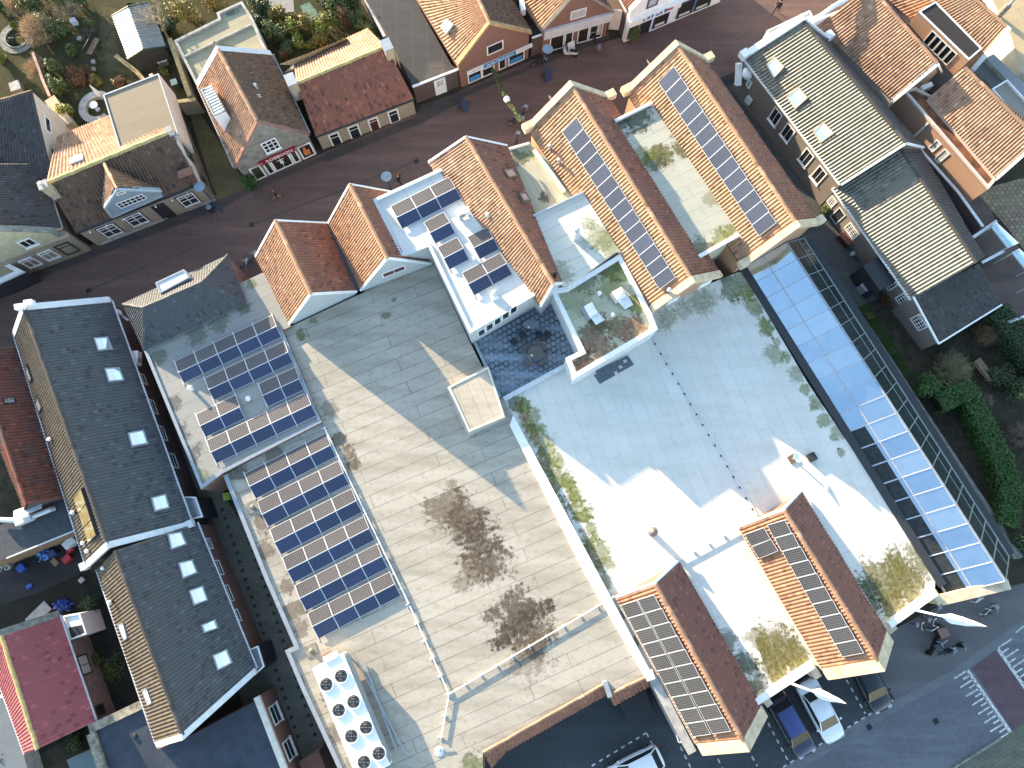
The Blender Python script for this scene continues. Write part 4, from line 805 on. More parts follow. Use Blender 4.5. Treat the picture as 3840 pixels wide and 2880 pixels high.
# steep dark glazing on the garden side, then a low dark roof strip
f1, f2 = P(B4(310,400),2.7), P(C4(2080,1490),2.7)
V = [hi1, hi2, f2, f1]; mesh('side_glazing', V, [(0,1,2,3)], M['darkglass'], t)
mb = MB()
for i in range(20):
    a, b = lerp(hi1,hi2,i/19), lerp(f1,f2,i/19); mb.beam(a+Vector((.02,.02,.02)), b+Vector((.02,.02,.02)), .06, .06)
mb.beam(lerp(hi1,f1,.62)+Vector((0,0,.05)), lerp(hi2,f2,.62)+Vector((0,0,.05)), .05, .05); mb.beam(f1, f2, .1, .1); mb.obj('side_bars', plain('grey_green_bars', (.22,.26,.25), .5), t)
mb = MB(); e1, e2 = P(B4(420,420),2.3), P(C4(2140,1480),2.3); mb.beam(lerp(f1,e1,.5)-Vector((0,0,.35)), lerp(f2,e2,.5)-Vector((0,0,.35)), .9, .2); mb.obj('black_gutter', M['dark'], t)
mb = MB(); mb.add([lo1-Vector((0,0,.1)), lo2-Vector((0,0,.1)), P(D4(1545,165),0), flatv(lo1), hi1-Vector((0,0,.1)), hi2-Vector((0,0,.1)), flatv(hi2), flatv(hi1)], [(0,3,2,1),(4,5,6,7),(1,2,6,5),(0,4,7,3)]); mb.add([flatv(f1),flatv(f2),f2-Vector((0,0,.15)),f1-Vector((0,0,.15))],[(0,1,2,3)]); mb.obj('wall', M['darkbrick'], t)
mb = MB(); b1, b2 = P((2788,1010),3.95), P((3532,2195),3.95); mb.beam(b1+Vector((0,0,.02)), b2+Vector((0,0,.02)), .62, .24); mb.obj('roof_gutter', M['dark'], t)
mb = MB(); a, b = P(D4(1500,210),4.3), P(D4(2090,70),4.3); dd = (b-a).normalized(); mb.beam(a-Vector((0,0,.2)), b-Vector((0,0,.2)), .75, .35); mb.beam(a-Vector((0,0,2.3)), b-Vector((0,0,2.3)), .55, 3.8); mb.obj('stone_end', M['stone'], t)
mb = MB(); a, b = P(B4(300,395),1.6), P(C4(2150,1490),1.6); o_ = Vector((.0,0,0))
a, b = P(B4(330,420),1.6), P(C4(2150,1500),1.6)
mb.beam(P(B4(560,760),1.0), P(C4(2150,1500),1.0), .55, .2); mb.beam(P(B4(560,760),.5), P(C4(2150,1500),.5), .42, .95); o = mb.obj('garden_wall', plain('grey_stone_wall', (.16,.155,.14), .95, var=.4, scale=2)); tag(o, 'long low grey stone wall between the glass passage and the dark garden', 'wall')

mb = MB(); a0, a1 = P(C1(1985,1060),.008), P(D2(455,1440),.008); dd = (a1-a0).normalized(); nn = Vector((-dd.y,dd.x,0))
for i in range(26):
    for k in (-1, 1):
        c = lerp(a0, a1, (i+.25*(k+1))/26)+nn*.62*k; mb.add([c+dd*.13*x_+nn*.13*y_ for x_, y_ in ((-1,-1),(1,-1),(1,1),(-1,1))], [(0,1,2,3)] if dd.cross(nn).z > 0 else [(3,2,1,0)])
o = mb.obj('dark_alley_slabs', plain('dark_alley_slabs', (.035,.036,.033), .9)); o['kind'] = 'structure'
# ------------------------------------------------------------------ the row of houses across the street
def facade(a, b): return Wall(P(a), P(b))
def hpitch(L, R, he, deg):
    d = flatv(P(R[1], he)-P(R[0], he)).normalized(); return solve_hr(mix2(L[0],L[1],.5), mix2(R[0],R[1],.5), he, math.radians(deg), d)
def chimney(t, p, h, wd, z0, m, pots=0, cap=None, ang=ST, name='chimney', dep=None):
    c = P(p, h); mb = MB(); x = Vector((math.cos(ang), math.sin(ang), 0)); y = Vector((-x.y, x.x, 0)); dep = dep or wd
    mb.box(Vector((c.x, c.y, (z0+h)/2)), x*wd/2, y*dep/2, Vector((0,0,(h-z0)/2))); o = mb.obj(name, m, t)
    mb = MB(); mb.box(c+Vector((0,0,.04)), x*(wd/2+.06), y*(dep/2+.06), Vector((0,0,.06))); mb.obj('chimney_cap', cap or M['concrete'], o)
    for i in range(pots):
        mb = MB(); mb.lathe(c+x*((i-(pots-1)/2)*.3)+Vector((0,0,.1)), [(.11,0),(.1,.28),(.13,.3),(.13,.36)], 10); mb.obj('chimney_pot', M['galv'], o)
    return o
# dark house at the left margin with pale side wall
t = thing('dark_tiled_house', 'dark old tiled house at the left margin with a pale plaster side gable', 'house', P(A1(300,1400)))
ra_, rb_, fa_, fb_ = P(A1(-150,905),5.6), P(A1(272,788),5.6), P(A1(455,1560),4.0), P(A1(-150,1690),4.0)
tile_quad('roof_slope', ra_, rb_, fa_, fb_, M['darkold'], t)
mb = MB(); q = [flatv(x) for x in (ra_, rb_, fa_, fb_)]; mb.add(q+[x-Vector((0,0,.05)) for x in (ra_, rb_, fa_, fb_)], [(0,1,5,4),(1,2,6,5),(2,3,7,6)]); mb.obj('wall', M['stucco'], t)
mb = MB(); mb.beam(rb_+Vector((0,0,.03)), fa_+Vector((0,0,.03)), .12, .14); mb.obj('verge_trim', M['dark'], t); ridge_caps(ra_, rb_, M['brown'], t, r=.14)
W = Wall(fa_, rb_)
win(t, W, [A1(360,980),A1(400,1005),A1(470,1180),A1(420,1150)], M['white'], M['glass'], cols=1)
win(t, W, [A1(440,1290),A1(470,1300),A1(490,1350),A1(455,1340)], M['dark'], M['glass'])
# lower dark roof in front and the pale gable on the street
t = thing('pale_gable_house', 'pale yellow gabled house with shaped parapet and brown brick ground floor at the left margin', 'house', P(B1(300,600)))
W = facade(B1(270,700), B1(787,503))
d = W.d; up = Vector((0,0,1)); L_ = (W.b-W.a).length
dep = -W.n*6.0
prof = [(-2.6,0),(L_,0),(L_,3.6),(L_-.55,3.6),(L_-.55,4.35),(3.3,6.0),(1.9,7.3),(.4,7.3),(-1.2,5.9),(-2.6,4.4)]
front = [W.at(u, z) for u, z in prof]; n = len(front)
mb = MB(); back = [p-W.n*.35 for p in front]
mb.add(front+back, [tuple(range(n)), tuple(range(2*n-1, n-1, -1))]+[(i, n+i, n+(i+1) % n, (i+1) % n) for i in range(n)]); mb.obj('front_wall', M['yellowpaint'], t)
mb = MB(); W.slab(mb, -2.6, L_+.02, 0, 3.05, -.3, .03); mb.obj('brick_storey', M['beigebrick'], t)
mb = MB()
for (u0, z0), (u1, z1) in zip(prof[2:-1], prof[3:]): mb.beam(W.at(u0, z0+.04, -.17), W.at(u1, z1+.04, -.17), .5, .1)
mb.obj('coping', M['concrete2'], t)
e1, e2 = W.at(L_, 4.0, -.35), W.at(-1.2+.6, 7.0, -.35)
r1, r2 = W.at(1.1, 7.0, -.35), W.at(1.1, 7.0, -6.5); q1, q2 = W.at(L_, 3.9, -.35), W.at(L_, 3.9, -6.5); l1, l2 = W.at(-2.6, 3.9, -.35), W.at(-2.6, 3.9, -6.5)
tile_quad('roof_slope', r2, r1, q1, q2, M['darkold'], t); tile_quad('roof_slope', r1, r2, l2, l1, M['orange2'], t)
mb = MB(); mb.prism([(x.x, x.y) for x in (W.at(-2.6,0,-.3), W.at(L_,0,-.3), W.at(L_,0,-6.5), W.at(-2.6,0,-6.5))], 0, 3.8); mb.obj('wall', M['darkbrick'], t)
gutter(q1, q2, M['zinc'], t, wd=.18)
win(t, W, [B1(150,435),B1(250,390),B1(335,440),B1(220,485)], M['white'], M['glass'], cols=2, out=.08, sill=M['white'])
for q in ([B1(148,598),B1(260,555),B1(370,610),B1(260,655)], [B1(315,530),B1(425,490),B1(530,548),B1(415,590)]): win(t, W, q, M['white'], M['glass'], cols=2, splits=(.72,), sill=M['concrete'], out=.12, fw=.1)
win(t, W, [B1(460,470),B1(585,420),B1(690,500),B1(580,540)], M['darkgreen'], M['glass'], name='door', pane='door_pane', splits=(.7,), out=.12)
# white eaved house in the very corner
t = thing('white_eaved_house', 'corner of a house with broad white eaves cut by the left margin', 'house', P(B1(60,760)))
flat(t, [B1(-300,520),B1(0,580),B1(222,692),B1(0,795),B1(-300,900)], 2.2, M['beigefelt'], M['dark'], (.35,.25), M['white'])
mb = MB(); mb.prism([(x.x,x.y) for x in (P(B1(-3000,1700),6), P(B1(-3000,900),6), P(B1(-700,300),6), P(B1(-700,900),6))], 0, 6); mb.obj('unseen_shade_block', M['darkbrick'], t)  # unseen block added out of view to shade the street
# ---- house with the blue-grey gable dormer
t = thing('dormer_house', 'long low brown tiled house with a blue grey gabled dormer over its beige brick front', 'house', P(B1(1300,300)))
W = facade(B1(880,455), B1(1865,70))
he = 2.9; L = (B1(650,348),A1(1718,1578)); R = (A1(400,1585),A1(1482,1135)); hr_ = 5.6
s = gable(t, L, R, (A1(492,1182),A1(1030,965)), he, hr_, M['brown'], M['stucco'], None, heQ=3.7, tilesQ=M['orange2'], pitch=.26, walls=False)
Lw = (W.b-W.a).length
p = [W.at(-.3,0), W.at(Lw,0), W.at(Lw,0,-9.5), W.at(-.3,0,-7.5)]
mb = MB(); mb.prism([(x.x,x.y) for x in p], 0, he-.15); mb.obj('wall', M['beigebrick'], t)
ridge_caps(s.r1+Vector((0,0,.05)), s.r2+Vector((0,0,.05)), plain('sunlit_ridge', (.42,.33,.14), .8, var=.25), t, r=.2, L=.4)  # golden sunlight put into the ridge cap colour
# stuccoed side wall with its windows
bx = [W.at(Lw,0,.0), W.at(Lw,0,-9.5)]
Wr = Wall(bx[0], bx[1]); pr = [(0,0),(9.5,0),(9.5,5.3),(3.6,5.25),(2.9,5.1),(0,2.45)]
v = [Wr.at(u, z) for u, z in pr]; n = len(v); mb = MB(); v2 = [x-Wr.n*.3 for x in v]; mb.add(v+v2, [tuple(range(n)), tuple(range(2*n-1, n-1, -1))]+[(i, n+i, n+(i+1) % n, (i+1) % n) for i in range(n)]); mb.obj('side_wall', M['stucco'], t)
for u, z0, z1, ww in ((6.6,2.9,4.4,1.5),(3.2,2.6,4.2,2.2),(6.9,.9,2.3,.8),(4.6,1.0,1.7,.6),(1.2,1.0,2.2,.6)): win(t, Wr, None, M['darkgreen'], M['glass'], rect=(u-ww/2, u+ww/2, z0, z1), cols=2 if ww > 1 else 1)
# brown felt box on the rear
fb = [P(q, 5.4) for q in (A1(893,822),A1(1373,637),A1(1545,1165),A1(1040,1300))]
mb = MB(); mb.prism([(x.x,x.y) for x in fb], 2.5, 5.38); b_ = mb.obj('rear_dormer', M['stucco'], t)
mesh('felt_top', [Vector((x.x,x.y,5.4)) for x in fb], [(3,2,1,0)], felt_mat('brown_felt', (.23,.185,.125), A_ST, strip=1.1, length=9, stain=.25, seam=.25, dark=(.18,.14,.1)), b_)
mb = MB(); mb.curb([(x.x,x.y) for x in fb], 5.4, .1, .07, z0=5.3); mb.obj('edge_trim', M['zinc'], b_)
roofwin(t, s.pQ, s.nQ, [A1(612,1385),A1(718,1342),A1(726,1385),A1(616,1428)], M['white'], M['blind'])
gutter(s.l1, s.l2, M['dark'], t, wd=.2, ht=.14, out=W.n)
chimney(t, A1(372,1600), 6.5, .62, 3.5, M['ochrewall'], pots=1, ang=A_ST); chimney(t, A1(1460,1120), 6.0, .4, 4.8, M['cream'], ang=A_ST)
mb = MB(); c = P(A1(1600,1490), 4.2); mb.box(c, Vector((.55,.2,0)), Vector((-.12,.3,-.3)), Vector((.05,.1,.25))); mb.obj('chimney_flashing', M['redbrick'], t)
# gabled dormer
u0, u1, ua, za, zb = 2.9, 7.6, 5.15, 5.75, 2.95
o_ = .25; fr = [W.at(u0-.1,zb,o_), W.at(u1+.1,zb,o_), W.at(u1+.1,zb+.5,o_), W.at(ua,za,o_), W.at(u0-.1,zb+.95,o_)]
fr = [PP(q, W.a+W.n*o_, W.n) for q in (B1(968,212),B1(1400,25),B1(1392,-10),A1(1010,1632),B1(905,132))]
mb = MB(); n = len(fr); bk = [x-W.n*.3 for x in fr]; mb.add(fr+bk, [tuple(range(n)), tuple(range(2*n-1, n-1, -1))]+[(i, n+i, n+(i+1) % n, (i+1) % n) for i in range(n)]); dm = mb.obj('dormer_front', M['bluegrey'], t)
mb = MB()
for a, b in ((fr[4],fr[3]),(fr[3],fr[2]),(fr[0],fr[4]),(fr[0],fr[1])): mb.beam(a+W.n*.05, b+W.n*.05, .16, .18)
mb.obj('barge_board', plain('pale_blue_trim', (.33,.38,.41), .5), dm)
ap = fr[3]; rb = P(A1(895,1408), 5.6); ap2 = ap-W.n*.05
la = PP(B1(905,132), s.pL, s.nL); rt = PP(B1(1395,10), s.pL, s.nL)
tile_poly('dormer_roof', [ap2, rb, lerp(fr[2],rt,.3), fr[2]], M['brown'], t, pitch=.26)
tile_poly('dormer_roof', [ap2, fr[4], lerp(fr[4],la,.5), rb], M['orange2'], t, pitch=.26)
ridge_caps(rb, ap2, M['orange2'], t, r=.14)
Wd = Wall(W.a+W.n*(o_+.01), W.b+W.n*(o_+.01))
win(t, Wd, [B1(1000,100),B1(1225,15),B1(1270,50),B1(1045,145)], M['white'], M['glass'], cols=6, rows=2, fw=.06)
win(t, Wd, [B1(1000,10),B1(1065,-20),B1(1085,0),B1(1010,35)], M['white'], M['dark'], fw=.1)
for q in ([B1(835,320),B1(975,265),B1(1060,340),B1(925,395)], [B1(1065,225),B1(1205,170),B1(1285,245),B1(1150,300)], [B1(1520,50),B1(1655,0),B1(1730,75),B1(1600,130)]):
    k = W.rect(q); board(t, W, None, M['dark'], 'surround', .03, rect=(k[0]-.1,k[1]+.1,k[2]-.1,k[3]+.1)); win(t, W, q, M['white'], plain('dim_net_curtain', (.12,.13,.14), .4, var=.5, scale=6.), cols=2, splits=(.5,.78), fw=.08, bars=.06, sill=M['concrete'], out=.08)
win(t, W, [B1(1300,130),B1(1410,90),B1(1530,200),B1(1425,240)], M['dark'], M['dark'], name='door', pane='door_panel', splits=(.75,))
mb = MB(); W.slab(mb, 0, 6.0, 0, .3, -.02, .04); W.slab(mb, 7.9, Lw, 0, .3, -.02, .04); mb.obj('plinth', M['concrete'], t)
for i in range(7):
    q = W.at(.5+i*1.42, 2.75, .25); mb = MB(); mb.tube([q-W.n*.25, q+Vector((0,0,.05))], .02, 5); mb.lathe(q-Vector((0,0,.08)), [(.08,0),(.06,.08),(.03,.14)], 8); mb.obj('wall_lamp', M['white'], t)
# ---- furniture shop with dark red sign
t = thing('grey_gable_shop', 'grey stuccoed gable shop with a dark red lettered sign above its windows', 'shop', P(Z1(1000,800)))
W = facade(Z1(600,932), Z1(1632,512)); he = 3.3
L = (A1(1712,748),A1(2022,1442)); R = (A1(1888,432),A2(8,1042)); Q = (A2(140,472),A2(458,1152))
s = gable(t, L, R, Q, he, 5.9, M['orange2'], M['greystucco'], M['orange2'], tilesQ=M['brown'], gut=M['zinc'], apex=True)
coping(t, s, 2, plain('worn_brick_coping', (.22,.12,.09), .9, var=.3), wd=.3, ht=.12, lift=.12, kn=False, ext=.05)
coping(t, s, 1, M['whitegrey'], wd=.5, ht=.16, lift=.16, kn=False, ext=.1)
W = Wall(s.c[1], s.c[2])
win(t, W, [Z1(620,275),Z1(880,165),Z1(990,330),Z1(735,440)], M['white'], M['glass'], cols=3, rows=3, fw=.1, bars=.06, sill=M['white'])
sb = board(t, W, [Z1(570,580),Z1(1220,310),Z1(1255,372),Z1(620,640)], M['signred'], 'shop_sign', .12)
u0, u1, z0, z1 = W.rect([Z1(570,580),Z1(1220,310),Z1(1255,372),Z1(620,640)]); sg = 1 if W.d.x > 0 else -1
text(sb, W, 'ROBBOON', (u0+u1)/2+.15*sg, (z0+z1)/2, .5, M['ledwhite'], .13)
mb = MB()
for du in (-1.9, 2.05):
    for dz in (.07, -.07): W.slab(mb, (u0+u1)/2+du*sg-.5, (u0+u1)/2+du*sg+.5, (z0+z1)/2+dz-.03, (z0+z1)/2+dz+.03, .12, .13)
mb.obj('small_text', plain('faded_sign_lines', (.5,.32,.34), .5, var=.5, scale=40), sb)
zs = .12; zt = W.rect([Z1(400,720),Z1(600,640),Z1(790,870),Z1(600,925)])[3]
for q, nm in (([Z1(400,720),Z1(600,640),Z1(790,870),Z1(600,925)],'shop_window'), ([Z1(665,630),Z1(770,590),Z1(935,795),Z1(815,860)],'shop_window'), ([Z1(785,590),Z1(1110,450),Z1(1250,660),Z1(935,790)],'door'), ([Z1(1125,440),Z1(1230,390),Z1(1375,600),Z1(1260,660)],'shop_window'), ([Z1(1255,345),Z1(1480,250),Z1(1632,505),Z1(1410,600)],'shop_window')):
    a, b, c, d = W.rect(q); o = win(t, W, q, M['white'], M['shopglass'], name=nm, rect=(a, b, .1, zt), fw=.13, cols=2 if nm == 'door' else 1)
    if nm == 'shop_window' and b-a > 1: mb = MB(); W.slab(mb, a+.3, b-.35, .5, 1.25, .012, .02); W.slab(mb, a+.4, (a+b)/2, 1.25, 1.7, .012, .02); mb.obj('display', M['orangething'], o)
    elif nm == 'shop_window': mb = MB(); W.slab(mb, a+.2, b-.2, .9, 1.9, .012, .02); mb.obj('display', M['darkleaf'], o)
    else: mb = MB(); W.slab(mb, (a+b)/2-.35, (a+b)/2+.3, 1.45, 1.52, .012, .02); W.slab(mb, (a+b)/2-.12, (a+b)/2-.02, .9, 1.4, .012, .02); W.slab(mb, (a+b)/2+.05, (a+b)/2+.15, .8, 1.3, .012, .02); mb.obj('door_emblem', M['ledwhite'], o)
# white box dormer on the lit slope
dp = [PP(q, s.pL+s.nL*.75, s.nL) for q in (A1(1735,775),A1(1832,742),A1(1950,962),A1(1845,1005))]
zt = max(x.z for x in dp)-.1; dp = [P(q, zt) for q in (A1(1735,775),A1(1832,742),A1(1950,962),A1(1845,1005))]
mb = MB(); mb.prism([(x.x,x.y) for x in dp], 3.5, zt-.05); d_ = mb.obj('dormer', M['white'], t)
dp = [x+Vector((0,0,.12)) for x in dp]; tile_quad('dormer_roof', dp[1], dp[2], dp[3]-Vector((0,0,.15)), dp[0]-Vector((0,0,.15)), plain('corrugated_sheet', (.48,.46,.40), .6, var=.25), d_, pitch=.25, course=3, amp=.05)
mb = MB(); mb.curb([(x.x,x.y) for x in dp], zt+.0, .1, .1); mb.obj('edge_trim', M['zinc'], d_)
mb = MB(); q = PP(A2(10,770), s.pQ, s.nQ); mb.tube([q-Vector((0,0,.2)), q+Vector((0,0,.5))], .1, 8); mb.lathe(q+Vector((0,0,.5)), [(.15,0),(.17,.12),(.05,.25)], 10); mb.obj('flue', M['galv'], t)
mb = MB(); q = PP(A2(20,825), s.pQ+s.nQ*.05, s.nQ); x = Vector((math.cos(A_ST), math.sin(A_ST), 0)); mb.box(q, (s.r2-s.r1).normalized()*.2, s.nQ.cross(s.r2-s.r1).normalized()*.17, s.nQ*.05); mb.obj('vent_flashing', M['galv'], t)
# rear flat extension
t = thing('felt_roof_annex', 'olive beige felt roofed annex with a low kerb, behind the grey gable shop', 'building', P(A1(1700,400)))
flat(t, [A1(1512,362),A1(1893,172),A1(1877,122),A1(2097,22),A2(-20,170),A2(60,370),A2(130,490),A1(1850,900),A1(1700,742)], 2.9, felt_mat('olive_felt', (.33,.30,.20), A_ST, strip=1., length=6, stain=.35, stains=[(*pt(A1(2000,100),2.9),.9,(.12,.13,.11),.8)]), M['cream'], (.22,.2), M['concrete'])
mb = MB(); mb.beam(P(A1(1600,490),3.0), P(A1(2170,215),3.0), .16, .2); mb.obj('roof_kerb', M['concrete'], t)
# ---- low red tiled house
t = thing('low_red_tiled_house', 'low red brown tiled house between the grey gable shop and flat annex', 'house', P(A2(950,1100)))
W = facade(A2(605,1325), A2(1385,1010)); he = 2.5
s = gable(t, (A2(515,1178),A2(1362,853)), (A2(352,722),A2(1125,400)), None, he, 4.75, M['redbrown'], M['beigebrick'], None, tilesQ=M['orange2'], pitch=.24)
ridge_caps(s.r1+Vector((0,0,.05)), s.r2+Vector((0,0,.05)), plain('sunlit_ridge', (.42,.33,.14), .8, var=.25), t, r=.17)  # ridge caps coloured golden as the sun lights them
gutter(s.l1, s.l2, M['dark'], t, wd=.16, out=W.n)
W = Wall(s.c[0], s.c[1])
for q in ([A2(620,1165),A2(708,1140),A2(755,1235),A2(665,1272)], [A2(785,1105),A2(875,1070),A2(920,1168),A2(825,1205)], [A2(1130,970),A2(1215,937),A2(1255,1038),A2(1165,1073)]): win(t, W, q, M['white'], M['glass'], splits=(.68,), fw=.12, sill=M['concrete2'])
win(t, W, [A2(960,1040),A2(1045,1005),A2(1090,1130),A2(1005,1165)], M['white'], M['browndoor'], name='door', pane='door_panel', splits=(.8,), fw=.12)
for q in (A2(300,690), A2(1130,390)): chimney(t, q, 5.5, .7, 3.4, M['ochrewall'], ang=A_ST, cap=M['zinc'], dep=1.0)
# rear lean-to roof with skylight sheets
a, b = P(A2(205,560),3.5), P(A2(780,335),3.5)
tile_quad('lean_to_roof', lerp(s.q1,s.r1,.1), lerp(lerp(s.q1,s.q2,.72),lerp(s.r1,s.r2,.72),.1), b, a, plain('pale_corrugated_roof', (.55,.45,.25), .7, var=.2), t, pitch=.3, course=4, amp=.06)
mb = MB(); mb.prism([(x.x,x.y) for x in (s.q1, lerp(s.q1,s.q2,.72), flatv(b), flatv(a))], 0, 2.4); mb.obj('rear_wall', M['beigebrick'], t)
# ---- dark flat annex with the white door
t = thing('dark_flat_annex', 'dark felt flat annex with a brown brick front and one white door', 'building', P(A2(1550,800)))
W = facade(A2(1425,905), A2(1785,795))
flat(t, [A2(1357,742),A2(1738,592),A2(1690,560),A2(1420,80),A2(1360,-160),A2(860,-160),A2(1130,300)], 2.6, felt_mat('dark_annex_felt', (.055,.055,.054), A_ST+1.2, strip=1.3, stain=.6, stains=[(*pt(A2(1560,620),2.6),1.3,(.16,.13,.10),.5)]), M['darkbrick'])  # pale warm patch stands for sunlight on the felt
mb = MB(); mb.beam(P(A2(1352,750),2.62), P(A2(1745,598),2.62), .16, .14); mb.obj('fascia', M['white'], t)
e_ = [P(q, 2.6) for q in (A2(1357,742),A2(1738,592))]; W = Wall(*e_)
win(t, W, [A2(1505,735),A2(1635,685),A2(1655,815),A2(1535,865)], M['white'], M['white'], name='door', pane='door_panel', rect=W.rect([A2(1540,730),A2(1635,690),A2(1655,815),A2(1560,860)])[:2]+(.05,2.15), fw=.1)
a = W.rect([A2(1550,710),A2(1620,685),A2(1630,750),A2(1565,775)]); win(t, W, None, M['white'], M['glass'], rect=(a[0],a[1],1.15,1.95), cols=2, rows=2, fw=.07)
t = thing('white_topped_wall', 'long garden wall with a pale metal top running to the dark flat annex', 'wall', P(A2(1000,150)))
mb = MB(); mb.beam(P(A2(925,-40),2.1), P(A2(1112,318),2.1), .24, .1); mb.obj('coping', M['galv'], t); mb = MB(); mb.beam(P(A2(925,-40),1.02), P(A2(1112,318),1.02), .18, 2.03); mb.obj('wall', M['darkbrick'], t)
# ---- brick gable phone shop
t = thing('brick_gable_shop', 'red brick gable shop with a blue fascia sign and striped orange roof', 'shop', P(Z2(800,800)))
L = (A2(1340,-100),A2(1735,552)); R = (A2(1885,-90),A2(2012,188)); he = 3.5; hr_ = 7.25
s = gable(t, L, R, (A3(-230,-380),A3(165,272)), he, hr_, M['orange'], M['redbrick'], M['orange'], tilesQ=M['brown'])
W = Wall(s.c[1], s.c[2]); coping(t, s, 2, plain('yellow_brick_coping', (.36,.24,.12), .85, var=.25), wd=.34, ht=.14, lift=.14, kn=False, ext=.05)
roofwin(t, s.pL, s.nL, [A2(1605,235),A2(1655,165),A2(1720,215),A2(1655,300)], M['zinc'], M['skyglass'])
win(t, W, [Z2(660,250),Z2(950,140),Z2(960,290),Z2(680,400)], M['white'], M['glass'], fw=.1)
q = [Z2(320,665),Z2(1450,205),Z2(1450,265),Z2(330,712)]; a, b, z0, z1 = W.rect(q)
qb = [Z2(600,560),Z2(1160,330),Z2(1170,385),Z2(610,620)]; ba, bb, z2, z3 = W.rect(qb)
o = board(t, W, None, M['white'], 'shop_sign', .1, rect=(a, b, z0, z1)); o2 = board(o, W, None, M['signblue'], 'blue_panel', .13, o0=.1, rect=(ba, bb, z0-.03, z1+.03))
text(o2, W, 'WISE TELECOM', (ba+bb)/2, (z0+z1)/2, .36, M['ledwhite'], .14, xscale=1.05)
for c_ in ((a+ba)/2, (b+bb)/2): mb = MB(); W.slab(mb, c_-.6, c_+.6, (z0+z1)/2-.045, (z0+z1)/2+.045, .1, .11); mb.obj('small_text', plain('blue_sign_lines', (.25,.36,.5), .5, var=.5, scale=40), o)
zt = z0-.05
for q, nm, disp in (([Z2(330,705),Z2(575,605),Z2(592,882),Z2(362,985)],'shop_window','signblue'), ([Z2(580,605),Z2(785,530),Z2(815,790),Z2(592,882)],'shop_window','whiteplastic'), ([Z2(868,500),Z2(1000,450),Z2(1005,700),Z2(880,750)],'door',None), ([Z2(1035,435),Z2(1312,320),Z2(1318,592),Z2(1042,690)],'shop_window','signblue')):
    a, b, _, _ = W.rect(q); o = win(t, W, q, M['white'], M['shopglass'], name=nm, rect=(a, b, .1, zt), fw=.1)
    if disp: mb = MB(); W.slab(mb, a+.2, b-.2, *((.25,.85) if disp == 'signblue' else (1.1,1.9)), .012, .02); mb.obj('poster', M[disp], o)
mb = MB(); W.slab(mb, a-2.2, a-.03, .1, zt, -.02, .02) if False else None
# ---- brick shop with pale fascia
t = thing('brick_shop', 'red brick gable shop with a grey fascia beam over wide shop windows', 'shop', P(A3(550,300)))
he = 3.3; L = (A3(-20,-130),A3(252,262)); R = (A3(395,-260),A3(560,-90)); hr_ = 5.85
s = gable(t, L, R, (A3(598,-302),A3(870,90)), he, hr_, M['orange'], M['redbrick'], M['orange'], tilesQ=M['brown'], apex=True)
W = Wall(s.c[1], s.c[2]); coping(t, s, 2, plain('grey_coping', (.24,.2,.16), .85, var=.25), wd=.34, ht=.14, lift=.14, kn=False, ext=.05)
q = [A3(270,315),A3(865,85),A3(868,108),A3(275,345)]; a, b, z0, z1 = W.rect(q); board(t, W, q, M['whitegrey'], 'fascia', .22)
for i, q in enumerate(([A3(325,350),A3(450,300),A3(445,415),A3(322,480)], [A3(455,290),A3(530,262),A3(520,390),A3(450,420)], [A3(570,240),A3(670,205),A3(660,330),A3(562,370)], [A3(672,205),A3(795,155),A3(780,290),A3(665,335)])):
    a, b, _, _ = W.rect(q); o = win(t, W, q, M['white'], M['shopglass'], name='door' if i == 1 else 'shop_window', rect=(a, b, .08, z0-.04), fw=.09)
    if i == 3: mb = MB(); W.slab(mb, (a+b)/2+.1, b-.15, .5, z0-.3, .012, .02); mb.obj('poster', plain('pale_poster', (.5,.5,.38), .5, var=.5, scale=6), o)
win(t, W, [A3(505,110),A3(645,52),A3(640,125),A3(503,182)], M['white'], M['curtain'], fw=.08)
t = thing('passage_roof', 'low dark roofed passage between the two red brick shops with a downpipe', 'building', P(A3(220,500)))
flat(t, [A3(175,325),A3(255,295),A3(130,30),A3(60,0),A3(0,20)], 2.6, M['blackfelt'], M['darkbrick'])
mb = MB(); mb.beam(P(A3(175,327),2.62), P(A3(257,297),2.62), .12, .14); mb.obj('fascia', M['white'], t)
# ---- white plastered shop, top
t = thing('white_plastered_shop', 'white plastered shop with curved gable and navy window frames at the top margin', 'shop', P(A3(1200,250)))
W = facade(Z3(455,735), Z3(2110,40)); Lw = (W.b-W.a).length; sgn = 1
pr = [(0,0),(Lw,0),(Lw,4.2),(Lw*.62,4.2),(Lw*.55,6.6),(Lw*.3,7.6),(1.3,6.),(.55,4.6),(0,4.1)]
v = [W.at(u, z) for u, z in pr]; n = len(v); mb = MB(); v2 = [x-W.n*.4 for x in v]; mb.add(v+v2, [tuple(range(n)), tuple(range(2*n-1, n-1, -1))]+[(i, n+i, n+(i+1) % n, (i+1) % n) for i in range(n)]); mb.obj('front_wall', M['white'], t)
mb = MB(); mb.prism([(x.x,x.y) for x in (W.at(.1,0,-.35), W.at(Lw,0,-.35), W.at(Lw,0,-7), W.at(.1,0,-7))], 0, 3.6); mb.obj('wall', M['darkbrick'], t)
tile_quad('roof_slope', W.at(Lw*.3,6.8,-7), W.at(Lw*.3,6.8,-.4), W.at(-.1,3.7,-.4), W.at(-.1,3.7,-7), M['red'], t)
gutter(W.at(-.15,3.65,-.4), W.at(-.15,3.65,-7), M['whitegrey'], t)
q = [Z3(525,305),Z3(1405,-10),Z3(1420,80),Z3(545,395)]; a, b, z0, z1 = W.rect([Z3(525,330),Z3(1405,0),Z3(1430,90),Z3(545,400)])
o = board(t, W, None, M['white'], 'awning_sign', .35, rect=(a, b, z0, z1)); mb = MB()
